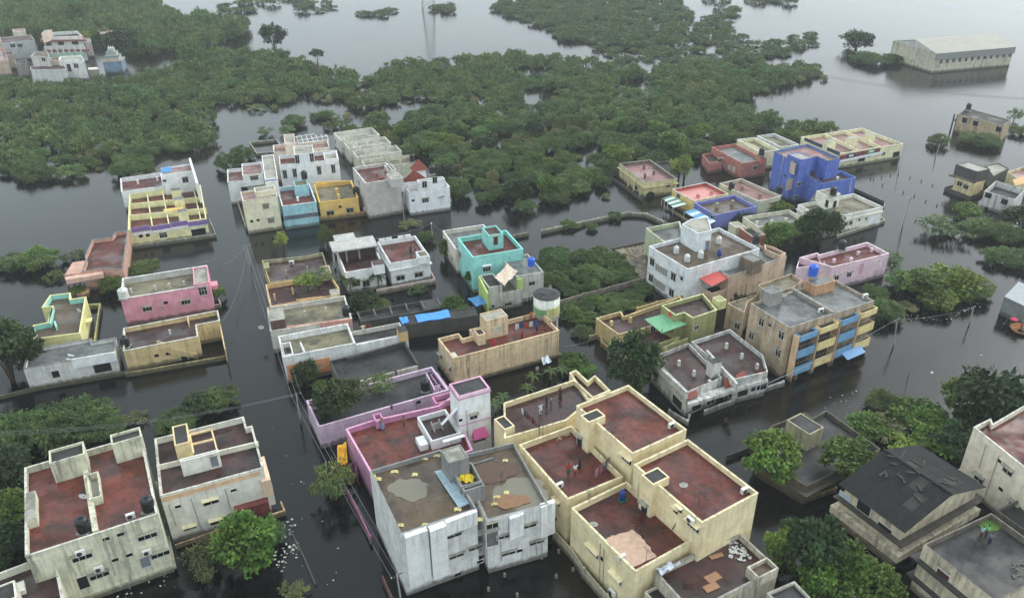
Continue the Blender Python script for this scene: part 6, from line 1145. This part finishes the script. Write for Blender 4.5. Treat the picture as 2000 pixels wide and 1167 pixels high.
def crumple(name, p, z, rx, ry, hh, m, label, cat, seed=0):
    X = at(p, z); g = np.random.default_rng(seed); n = 12; V = []; F = []
    for i in range(n + 1):
        for j in range(n + 1):
            a, b = i / n * 2 - 1, j / n * 2 - 1; f = max(0, 1 - (a * a + b * b) * .6); V.append((X[0] + rx * a * (1 + .1 * g.normal()), X[1] + ry * b * (1 + .1 * g.normal()), z + .01 + hh * f * g.uniform(.25, 1)))
    for i in range(n):
        for j in range(n): k = i * (n + 1) + j; F.append((k, k + n + 1, k + n + 2, k + 1))
    return MB().add(V, F).thing(name, m, label, cat)
YEL = plain('yellow_sheet', (226, 200, 52), .5, var=.2); crumple('crumpled_sheet', 'B1630,235', 8.25, .85, .6, .6, YEL, 'crumpled yellow sheet in the concrete block tank', 'sheet', 1)
for i, (p, z) in enumerate((('B915,215', 7.76), ('B955,240', 7.76), ('B1082,182', 7.76), ('B1240,205', 7.76), ('B1315,80', 7.76), ('B1410,55', 7.76), ('B1130,600', 7.76), ('B1575,475', 7.76), ('B1885,380', 6.81), ('B1955,345', 6.81), ('B1862,435', 6.81), ('B1740,555', 6.81), ('B1945,95', 6.81), ('B1320,600', 7.76))): crumple('paper_sack', p, z, .28 + .06 * (i % 3), .2 + .05 * (i % 2), .2, plain('sack_cream', (226, 212, 150), .8), 'torn cream cement sack lying on the concrete block roof', 'sack', 10 + i)['group'] = 'torn sacks on the concrete block'
tarp('tarpaulin', 'F635,1078 F705,1052 B716,118 B634,130', 2.0, plain('amber_sheet', (236, 178, 36), .5), 'amber yellow sheet hanging over the magenta porch', amp=.1); tarp('tarpaulin', 'J1860,570 J1965,455 J2045,520 J1940,625', 5.0, plain('print_cloth', (216, 196, 176), .8, var=.45, scale=3), 'printed pale cloth draped across the lime sided house', amp=.1)
tarp('tarpaulin', 'G225,400 G275,370 G310,420 G245,445', 1.6, plain('white_plastic', (206, 212, 222), .4), 'white plastic sheet on the dark shed roof below the ochre hall', amp=.15); tarp('tarpaulin', 'C1120,945 C1235,890 C1320,900 C1170,985', 5.6, plain('white_plastic', (206, 212, 222), .4), 'torn white sheet over the corner of the littered terrace', amp=.2)
for p, s_, r0, l in (('C1595,842', (1.4, .5, .04), .35, 'flattened cardboard on the littered terrace by the white scraps'), ('C1568,1010', (1.5, .9, .05), .5, 'upper of two cardboard sheets on the littered terrace'), ('C1555,1085', (1.5, .8, .05), .45, 'lower of two cardboard sheets on the littered terrace')): X = at(p, 4.72); MB().box(X + [0, 0, .06], s_, r0).thing('cardboard_sheet', plain('cardboard', (156, 118, 88), .9), l, 'cardboard')
def litter(label, tr, z, n, seed, m, size=(.08, .25), name='litter'):
    P = [np.array(p) for p in pts(tr, z)]; A = np.array(P); lo, hi = A.min(0), A.max(0); g = np.random.default_rng(seed); mb = MB(); k = 0; tries = 0
    while k < n and tries < n * 30:
        tries += 1; p = g.uniform(lo, hi)
        if not inpoly(p, P): continue
        k += 1; s_ = g.uniform(*size); mb.box((p[0], p[1], z + .03), (s_, s_ * g.uniform(.4, 1), .04), g.uniform(0, 3), g.uniform(-.4, .4))
    return mb.thing(name, m, label, 'litter', kind='stuff')
LIT = plain('litter_white', (206, 206, 200), .6, var=.5, scale=5)
litter('white scraps strewn on the littered terrace', 'C1690,700 C1800,760 C1880,850 C1800,880 C1690,840', 4.75, 70, 1, LIT, (.1, .4)); litter('pale rubbish floating beside the leafy bushes at lower left', 'q520,1010 q575,1010 q590,1080 q550,1120 q525,1080', 0, 75, 2, LIT, (.08, .3)); litter('rubbish floating before the cream double house', 'q190,1150 q330,1110 q350,1150 q260,1190', 0, 26, 3, LIT, (.06, .22)); litter('rubbish along the shore of the large island bush', 'q1760,612 q1850,622 q1915,590 q1915,600 q1850,632 q1760,625', 0, 36, 4, LIT, (.06, .22)); litter('white rubbish drifting on the open right water', 'q1740,650 q1990,560 q1990,760 q1780,830', 0, 9, 5, LIT, (.15, .45))
litter('specks of rubbish drifting in the street water', 'q520,800 q640,860 q700,1160 q570,1160', 0, 14, 6, LIT, (.05, .2)); litter('rubble pieces on the raised yard', 'K900,340 K1055,300 K1045,560 K985,540', .52, 140, 7, plain('rubble_pale', (150, 136, 118), .9), (.1, .5)); litter('drifting rubbish near the dark drowned house', 'q1620,760 q1700,740 q1690,830 q1600,800', 0, 18, 8, LIT, (.05, .18))
litter('plant pots and scraps at the rear of the rear red terrace', 'd400,390 d470,345 d500,375 d430,400', 5.96, 22, 9, plain('pots', (170, 150, 130), .7), (.15, .35)); litter('leaf litter floating by the magenta wall', 'q780,930 q800,980 q770,1090 q740,1040', 0, 60, 10, plain('leaf_litter', (96, 84, 52), .9), (.05, .2)); litter('debris on the black terrace corner', 'e1330,1010 e1390,980 e1400,1060 e1340,1080', 5.31, 30, 12, plain('debris_dark', (96, 92, 84), .9), (.15, .6))
# laundry
def laundry(p0, p1, z, cols, label, drop=.9):
    A, B = at(p0, z), at(p1, z); e = empty('clothes_line', tuple((A + B) / 2), label, 'clothes line'); d = (B - A); L = np.linalg.norm(d); u = d / L; MB().tube([A, (A + B) / 2 - [0, 0, .12], B], .015, 4).build('cord', IRON, e)
    for Q in (A, B): MB().tube([Q - [0, 0, 1.7], Q], .03, 5).build('post', IRON, e)
    k = len(cols)
    for i, c in enumerate(cols):
        o = A + d * (i + .12) / k - np.array([0, 0, .1]); w = L / k * .76; V = []; F = []; n = np.array([-u[1], u[0], 0])
        for a in range(5):
            for b in range(4): V.append(o + u * w * a / 4 + n * .06 * math.sin(3 * a + b) - np.array([0, 0, drop * RNG.uniform(.9, 1.05) * b / 3]))
        for a in range(4):
            for b in range(3): q0 = a * 4 + b; F.append((q0, q0 + 4, q0 + 5, q0 + 1))
        MB().add(V, F).build('garment', plain('cloth%d_%d' % (c[0], c[2]), c, .9), e)
laundry('G70,770', 'G215,900', 7.4, ((206, 200, 206), (60, 40, 56), (48, 44, 70), (150, 44, 44), (36, 36, 44), (140, 60, 40), (90, 96, 110)), 'washing line with dark and red clothes on the clothes terrace'); laundry('C645,165', 'C765,60', 7.3, ((186, 126, 136), (140, 110, 126), (96, 96, 120)), 'long pink and grey sari drying on the rear red terrace', 1.2); laundry('K20,925', 'K205,895', 5.4, ((206, 206, 210), (40, 60, 120), (180, 60, 40), (206, 200, 190), (36, 70, 150)), 'washing line on the streaked ochre hall'); laundry('F790,140', 'F900,120', 4.6, ((140, 90, 60), (170, 110, 70), (120, 60, 50)), 'brown clothes drying on the dark roof by the orange fronted house', .6)
# people
SKIN = plain('skin', (104, 70, 52), .6, var=.1); HAIR = plain('hair', (18, 15, 14), .6)
def person(p, z, label, shirt=(206, 206, 206), lower=(60, 60, 80), rz=0.0, pose='stand', h=1.62, skirt=False, sunk=0.0):
    """continuous skinned body, clothes and hair as children; feet at z - sunk"""
    X = at(p, z); root = empty('person', (X[0], X[1], z - sunk), label, 'person'); s_ = h / 1.62
    J = dict(pel=(0, 0, .88, .115), wai=(0, 0, 1.02, .105), che=(0, .01, 1.22, .125), nk0=(0, .01, 1.36, .06), nk=(0, 0, 1.42, .05), hd=(0, -.02, 1.5, .085), top=(0, -.005, 1.575, .065))
    E = [('pel', 'wai'), ('wai', 'che'), ('che', 'nk0'), ('nk0', 'nk'), ('nk', 'hd'), ('hd', 'top')]
    arm = {'stand': ((.25, .0, 1.08), (.27, -.06, .84)), 'hip': ((.34, .04, 1.1), (.2, -.1, .95)), 'raise': ((.33, -.1, 1.34), (.2, -.18, 1.58)), 'carry': ((.24, -.02, 1.1), (.16, -.26, 1.12))}
    for sd, k in ((1, 'r'), (-1, 'l')):
        el, hn = arm[pose if (pose != 'raise' or sd > 0) else 'stand']; J.update({'sh' + k: (.17 * sd, .01, 1.31, .058), 'el' + k: (el[0] * sd, el[1], el[2], .04), 'wr' + k: (hn[0] * sd, hn[1], hn[2], .028), 'pa' + k: (hn[0] * sd, hn[1] - .035, hn[2] - .05 if pose != 'raise' else hn[2] + .05, .034)})
        E += [('nk0', 'sh' + k), ('sh' + k, 'el' + k), ('el' + k, 'wr' + k), ('wr' + k, 'pa' + k)]
        for f in range(4): J['f%d%s' % (f, k)] = ((hn[0] + .018 * (f - 1.5)) * sd, hn[1] - .06, (hn[2] - .115 - .008 * (f in (1, 2))) if pose != 'raise' else hn[2] + .12, .009); E.append(('pa' + k, 'f%d%s' % (f, k)))
        J['th' + k] = ((hn[0] - .045) * sd, hn[1] - .06, hn[2] - .05 if pose != 'raise' else hn[2] + .04, .01); E.append(('wr' + k, 'th' + k))
        st = .07 if pose != 'stand' else .02; J.update({'hi' + k: (.09 * sd, 0, .84, .088), 'kn' + k: (.1 * sd, -.02 - st * (sd > 0), .47, .056), 'an' + k: (.1 * sd, .03 + st * (sd < 0), .08, .04), 'to' + k: (.11 * sd, -.12 + st * (sd < 0), .03, .034)}); E += [('pel', 'hi' + k), ('hi' + k, 'kn' + k), ('kn' + k, 'an' + k), ('an' + k, 'to' + k)]
    ks = list(J); me = bpy.data.meshes.new('body'); me.from_pydata([tuple(c * s_ for c in J[k][:3]) for k in ks], [(ks.index(a), ks.index(b)) for a, b in E], []); me.materials.append(SKIN)
    o = bpy.data.objects.new('body', me); link(o); o.parent = root; md = o.modifiers.new('skin', 'SKIN'); md.use_smooth_shade = True
    for i, k in enumerate(ks): v = me.skin_vertices[0].data[i]; v.radius = (J[k][3] * s_,) * 2; v.use_root = (k == 'pel')
    o.modifiers.new('sub', 'SUBSURF').levels = 1; o.modifiers['sub'].render_levels = 1
    def ell(rows, name, m, cx=0.0):
        V = []; F = []; n = 12
        for a, b, y, zz in rows: V += [(cx + a * math.cos(2 * math.pi * k / n), y + b * math.sin(2 * math.pi * k / n), zz) for k in range(n)]
        for i in range(len(rows) - 1): F += [(i * n + k, i * n + (k + 1) % n, (i + 1) * n + (k + 1) % n, (i + 1) * n + k) for k in range(n)]
        F.append(tuple(range((len(rows) - 1) * n, len(rows) * n))); g = MB().add([tuple(c * s_ for c in v) for v in V], F); ob = bpy.data.objects.new(name, g.mesh(name, m, smooth=True)); link(ob); ob.parent = root
    ms_ = plain('shirt%d_%d_%d' % shirt, shirt, .9, var=.15); ml = plain('lower%d_%d_%d' % lower, lower, .9, var=.15)
    ell([(.165, .125, 0, .82), (.155, .12, 0, 1.0), (.185, .135, .01, 1.2), (.2, .125, .01, 1.31), (.1, .08, .01, 1.385)], 'shirt', ms_)
    for sd in (1, -1):
        el = arm[pose if (pose != 'raise' or sd > 0) else 'stand'][0]; g = MB().tube([tuple(c * s_ for c in (.15 * sd, .01, 1.33)), tuple(c * s_ for c in (el[0] * sd * .9, el[1], el[2] + .05))], [.078 * s_, .062 * s_], 9); ob = bpy.data.objects.new('sleeve', g.mesh('sleeve', ms_, smooth=True)); link(ob); ob.parent = root
    if skirt: ell([(.24, .2, 0, .06), (.2, .17, 0, .5), (.17, .135, 0, .86), (.15, .115, 0, .98)], 'skirt', ml)
    else:
        ell([(.17, .13, 0, .78), (.168, .13, 0, .86), (.15, .115, 0, .96)], 'waist', ml)
        for sd in (1, -1): ell([(.075, .075, .02, .1), (.09, .09, 0, .45), (.11, .115, 0, .84)], 'trouser_leg', ml, .095 * sd)
    ell([(.088, .095, .005, 1.5), (.094, .1, .008, 1.56), (.06, .065, .008, 1.61)], 'hair', HAIR)
    root.rotation_euler = (0, 0, rz); return root
for a in (('C440,205', 5.95, 'person in red shirt and green trousers on the rear red terrace', (170, 40, 40), (60, 80, 60), 0, 'stand'), ('C492,212', 5.95, 'person in white shirt with hands raised on the rear red terrace', (214, 210, 206), (150, 60, 60), .4, 'raise'), ('C527,150', 5.95, 'person in long black dress on the rear red terrace', (24, 22, 26), (24, 22, 26), 1.2, 'stand', 1.62, True),
    ('G222,835', 5.9, 'person in white beside the washing line on the clothes terrace', (214, 214, 214), (200, 196, 190), .3, 'raise'), ('G270,760', 5.9, 'person in dark clothes at the middle of the clothes terrace', (60, 50, 50), (40, 36, 40), 2, 'hip'), ('G304,760', 5.9, 'child in grey beside the dark dressed person on the clothes terrace', (150, 140, 140), (90, 70, 70), 1, 'stand', 1.2), ('G377,705', 5.9, 'person in dark red at the far end of the clothes terrace', (90, 50, 50), (60, 40, 40), 2.5, 'stand', 1.62, True),
    ('F988,945', 3.62, 'person in blue skirt on the magenta parapet terrace', (150, 120, 100), (110, 130, 160), .2, 'raise', 1.62, True), ('F1157,930', 3.62, 'person in brown green clothes leaning by the magenta parapet', (110, 90, 60), (80, 76, 50), 1.4, 'hip'), ('F1765,262', 3.95, 'person in white shirt by the cabin on the streaked ochre hall', (214, 214, 210), (50, 46, 60), .5, 'hip'), ('F1737,258', 3.95, 'person in dark red by the cabin on the streaked ochre hall', (110, 40, 50), (60, 60, 70), 1, 'stand'), ('F1857,310', 3.95, 'person in bright red near the front rim of the streaked ochre hall', (196, 36, 44), (150, 40, 46), .5, 'stand', 1.5, True),
    ('K80,1035', 3.95, 'person in red among the washing on the streaked ochre hall', (170, 44, 44), (120, 40, 40), 2, 'stand', 1.6, True), ('K195,985', 3.95, 'person in blue among the washing on the streaked ochre hall', (40, 60, 130), (40, 56, 110), .5, 'raise'), ('K150,900', 3.95, 'person in orange at the far rim of the streaked ochre hall', (196, 110, 50), (150, 70, 40), .5, 'stand'), ('J1210,385', 3.62, 'left of two people standing on the merlon house terrace', (60, 48, 56), (40, 34, 40), .3, 'stand'), ('J1246,380', 3.62, 'right of two people standing on the merlon house terrace', (120, 80, 80), (70, 48, 50), 1.1, 'hip'),
    ('F838,205', 3.42, 'person in white beside the red bundle on the dark roof', (210, 206, 200), (190, 186, 180), .3, 'carry'), ('D1655,700', 5.32, 'person in pale turquoise shirt on the black terrace', (150, 190, 186), (80, 40, 44), .4, 'stand'), ('D1697,690', 5.32, 'person in bright green shirt on the black terrace', (96, 180, 110), (50, 60, 60), 1.2, 'hip'), ('D1722,745', 5.32, 'person in grey violet bending near the green shirt on the black terrace', (110, 104, 130), (40, 40, 60), 2.2, 'carry', 1.45), ('F1060,800', 3.62, 'child by the magenta parapet stub', (120, 100, 130), (80, 60, 90), 0, 'stand', 1.1), ('J610,430', .6, 'person in blue shirt beside the bare slab house', (70, 80, 130), (60, 56, 70), 0, 'stand')): person(*a)
for a in (('H1853,135', 0, 'person in dark clothes wading in the right water', (40, 40, 46), (40, 40, 46), .2, 'stand', 1.62, False, .55), ('H1885,150', 0, 'person holding a red umbrella wading in the right water', (60, 64, 60), (40, 40, 40), .6, 'raise', 1.62, False, .55), ('H1972,170', 0, 'person in red standing by the round boat', (150, 50, 54), (110, 40, 46), 1, 'stand', 1.62, True, .4), ('G1664,895', 0, 'person in dark shirt wading below the mouldy white twin house', (46, 44, 46), (36, 34, 36), .4, 'carry', 1.65, False, .8), ('G196,505', 0, 'person in pale shirt wading by the streaked ochre hall', (196, 194, 188), (110, 104, 96), .4, 'carry', 1.65, False, .5)): person(*a)
X = at('H1885,148', 0)
def umb(e):
    MB().rev([(.02, 0), (.02, .75)], (0, 0, 0), 6).build('shaft', IRON, e); m = MB(); n = 12; V = [(0, 0, .8)]; F = []
    for j in (1, 2, 3):
        for k in range(n): a = 2 * math.pi * k / n; V.append((.55 * j / 3 * math.cos(a), .55 * j / 3 * math.sin(a), .8 - .26 * (j / 3) ** 2))
    F += [(0, 1 + k, 1 + (k + 1) % n) for k in range(n)]
    for j in (0, 1): F += [(1 + j * n + k, 1 + (j + 1) * n + k, 1 + (j + 1) * n + (k + 1) % n, 1 + j * n + (k + 1) % n) for k in range(n)]
    MB().add(V, F).build('canopy', plain('umbrella_red', (206, 52, 86), .6), e)
local('umbrella', umb, 'small red umbrella held by a wader in the right water', 'umbrella', (X[0] + .2, X[1] - .2, .85))
def coracle(e):
    MB().rev([(.3, -.15), (1.0, -.05), (1.45, .2), (1.6, .55), (1.54, .55), (1.4, .24), (.95, .02), (.05, -.02)], (0, 0, 0), 26).build('hull', plain('coracle_orange', (176, 118, 72), .8), e, True); MB().box((0, 0, .38), (2.7, .25, .05)).build('seat', plain('wood_old', (84, 66, 46), .8), e)
local('round_boat', coracle, 'round orange brown coracle at the right edge of the water', 'boat', at('H1975,185', 0))
# posts, poles, wires
def pole(p0, p1, label, z=None, r=.11, arms=1, m=CONC):
    """p0 foot in the water, p1 top as seen; the top is put above the foot at the height its pixel gives, leaning as in the photo"""
    B = at(p0, 0); d = ray(p1); t_ = np.hypot(B[0], B[1]) / np.hypot(d[0], d[1]); T = CAM + t_ * d
    e = empty('utility_pole', (B[0], B[1], 0), label, 'pole'); MB().tube([B - [0, 0, .9], T], [r, r * .75], 7).build('shaft', m, e); u = np.array([.8, .6, 0])
    if arms:
        ca = MB().tube([T - u * .7 - [0, 0, .2], T + u * .7 - [0, 0, .2]], .05, 5).build('crossarm', IRON, e)
        for k in (-.6, 0, .6): MB().rev([(.04, 0), (.06, .06), (.03, .14)], T + u * k - [0, 0, .17], 7).build('insulator', ACW, ca)
    return T
T = {}
T['a'] = pole('q490,524', 'q481,478', 'concrete pole at the street corner below the cream corner house'); T['b'] = pole('F350,905', 'F312,672', 'concrete pole with many wires beside the lilac house'); T['c'] = pole('H982,312', 'H1010,90', 'concrete pole carrying wires right of the balcony flats'); T['d'] = pole('H1572,140', 'H1605,-5', 'leaning pole in water below the large island bush'); T['e'] = pole('N1045,985', 'N1115,740', 'leaning pole in open water right of the cream waterside house'); pole('N1020,515', 'N1075,332', 'thin pole beside the red panelled yellow row', arms=0, r=.06); pole('N1305,430', 'N1340,325', 'bent dark pole by the half drowned tree', arms=0); pole('K1183,95', 'K1192,-60', 'pole beside the striped awnings', arms=0, r=.09); T['f'] = pole('O1782,975', 'O1768,825', 'lamp pole right of the merlon house', arms=0, r=.07)
T['g'] = pole('G745,415', 'G766,170', 'pole with yellow painted foot before the olive green house', arms=0, r=.09); T['h'] = pole('q785,1180', 'q775,1120', 'pole with wire tangle at the bottom left of the concrete block', arms=1); pole('H1095,525', 'H1148,372', 'thin drowned sign post in right water', arms=0, r=.05); pole('N1685,495', 'N1710,425', 'thin mast behind the black topped house', arms=0, r=.05)
X = at('O1768,825', 3); Tt = T['f']; MB().rev([(.05, 0), (.16, .05), (.12, .16)], Tt, 10).thing('street_lamp_head', ACW, 'white lamp head on the pole right of the merlon house', 'lamp')
e = empty('pole_structure', tuple(at('N1440,215', 0)), 'H shaped twin pole structure in far right water', 'pole structure'); A, B = at('N1425,215', 0), at('N1452,215', 0)
for Q in (A, B): MB().tube([Q - [0, 0, .8], Q + [0, 0, 4.2]], .2, 7).build('post', plain('pole_dark', (60, 60, 60), .7), e)
MB().tube([A + [0, 0, 2.6], B + [0, 0, 2.6]], .22, 6).build('crossbar', plain('pole_dark', (60, 60, 60), .7), e)
def wire(A, B, label, sag=.5, r=.02):
    A, B = np.array(A, float), np.array(B, float); P_ = [A + (B - A) * k / 10 - np.array([0, 0, sag * 4 * (k / 10) * (1 - k / 10)]) for k in range(11)]; o = MB().tube(P_, r, 4, False).thing('overhead_wire', plain('wire', (120, 122, 124), .5), label, 'wire'); return o
off = np.array([.8, .6, 0])
for k in (-.6, 0, .6):
    for a, b, l in (('b', 'h', 'wire running down the street past the magenta wall to the concrete block'), ('a', 'b', 'wire running along the street past the low street houses')): wire(T[a] + off * k - [0, 0, .05], T[b] + off * k - [0, 0, .05], l, .6)['group'] = l[:40]
    wire(T['c'] + off * k - [0, 0, .05], np.array([*at('H0,590', 4.5)]) + off * k, ('left', 'middle', 'right')[int(k / .6 + 1.5)] + ' wire from the right pole past the front of the balcony flats', .4); wire(np.array([*at('H0,590', 4.5)]) + off * k, np.array([*at('G1370,700', 4.6)]) + off * k, 'wire strung before the mouldy white twin house', .3)['group'] = 'wires before the twin house'
    wire(T['b'] + off * k - [0, 0, .05], np.array([*at('E-60,985', 6)]) + off * k, 'wire crossing the left water toward the left edge', 1.2, .016)['group'] = 'wires over the left water'
    wire(at('q1540,135', 9) + off * k * 2, at('q2050,195', 9) + off * k * 2, 'long power line low across the far right water', 1.5, .03)['group'] = 'far power lines'
wire(T['a'], at('I1740,470', 4.8), 'slack wire from the corner pole to the pink house', .5); wire(T['a'], at('I930,600', 4.9), 'slack wire crossing to the salmon house side', 1.0); wire(at('E1730,115', 3.2), T['a'] - [0, 0, 1], 'cable drooping from the ochre house across the street', 1.6); wire(at('K400,1105', 3.4), T['g'] - [0, 0, .3], 'cable from the streaked ochre hall to the yellow footed pole', .5, .03)
for k, (a, b) in enumerate((('F0,0', 'F50,150'), ('F15,0', 'F60,150'), ('F32,0', 'F70,150'))): pass
wire(T['c'], T['d'], 'wire from the right pole to the leaning pole', .6); wire(T['f'], at('J1455,205', 4.7), 'wire from the lamp pole to the railing house', .2); wire(T['f'], at('O1330,940', 6), 'wire from the lamp pole to the bare slab house', .4)
for i, p in enumerate('N800,600 N825,603 N885,588 N955,572 N1016,565 N1108,592 N1196,618 N1284,652 N893,648 N1055,708 N1142,735 N1230,775 N1318,808 N1150,928 N1375,690'.split()):
    X = at(p, 0); MB().box(X + [0, 0, -.1], (.14, .14, 1.1), .4, RNG.uniform(-.15, .15)).thing('fence_post', plain('post_dark', (66, 66, 62), .8), 'short dark fence post poking out of the right water', 'post', 'drowned fence posts')
for i, p in enumerate('C345,1010 C230,860 C365,815 C475,955 C40,1155 B1815,1110 B1940,1000'.split()):
    X = at(p, 0); MB().box(X + [0, 0, -.1], (.22, .22, 1.2), .4, RNG.uniform(-.1, .1)).thing('drowned_stump_post', plain('post_pale', (128, 122, 108), .8), 'pale post top in black water below the concrete block', 'post', 'posts below the concrete block')
cwall('low brick red wall at the foot of the wires, bottom edge', 'B985,990 B1060,1160 B1130,1300', 1.0, wall((110, 52, 40), .5), pil=0); cwall('thin dark kerb wall running down the canal', 'B270,640 B380,860 B460,1050', .25, wall((70, 66, 52), .8), pil=0)
cwall('black retaining wall before the dark drowned house', 'e0,500 e100,462 e130,480', .8, wall((40, 40, 40), .5), pil=0)
# transmission tower far away
e = empty('lattice_tower', tuple(at('q837,16', 0)), 'lattice power tower rising out of the far water', 'tower'); X = at('q837,16', 0); GAL = plain('galvanised', (140, 146, 150), .5)
for sx, sy in ((-1, -1), (1, -1), (1, 1), (-1, 1)): MB().tube([X + [3 * sx, 3 * sy, -.8], X + [.5 * sx, .5 * sy, 30]], .12, 5).build('leg', GAL, e)
for k in range(8):
    z0, z1 = 30 * k / 8, 30 * (k + 1) / 8; w0, w1 = 3 - 2.5 * k / 8, 3 - 2.5 * (k + 1) / 8; m = MB()
    for (ax, ay), (bx, by) in (((-1, -1), (1, -1)), ((1, -1), (1, 1)), ((1, 1), (-1, 1)), ((-1, 1), (-1, -1))): m.tube([X + [w0 * ax, w0 * ay, z0], X + [w1 * bx, w1 * by, z1]], .06, 4).tube([X + [w0 * bx, w0 * by, z0], X + [w1 * ax, w1 * ay, z1]], .06, 4)
    m.build('bracing', GAL, e)
for z in (22, 26): MB().tube([X + [-4, 0, z], X + [4, 0, z]], .1, 5).build('crossarm', GAL, e)
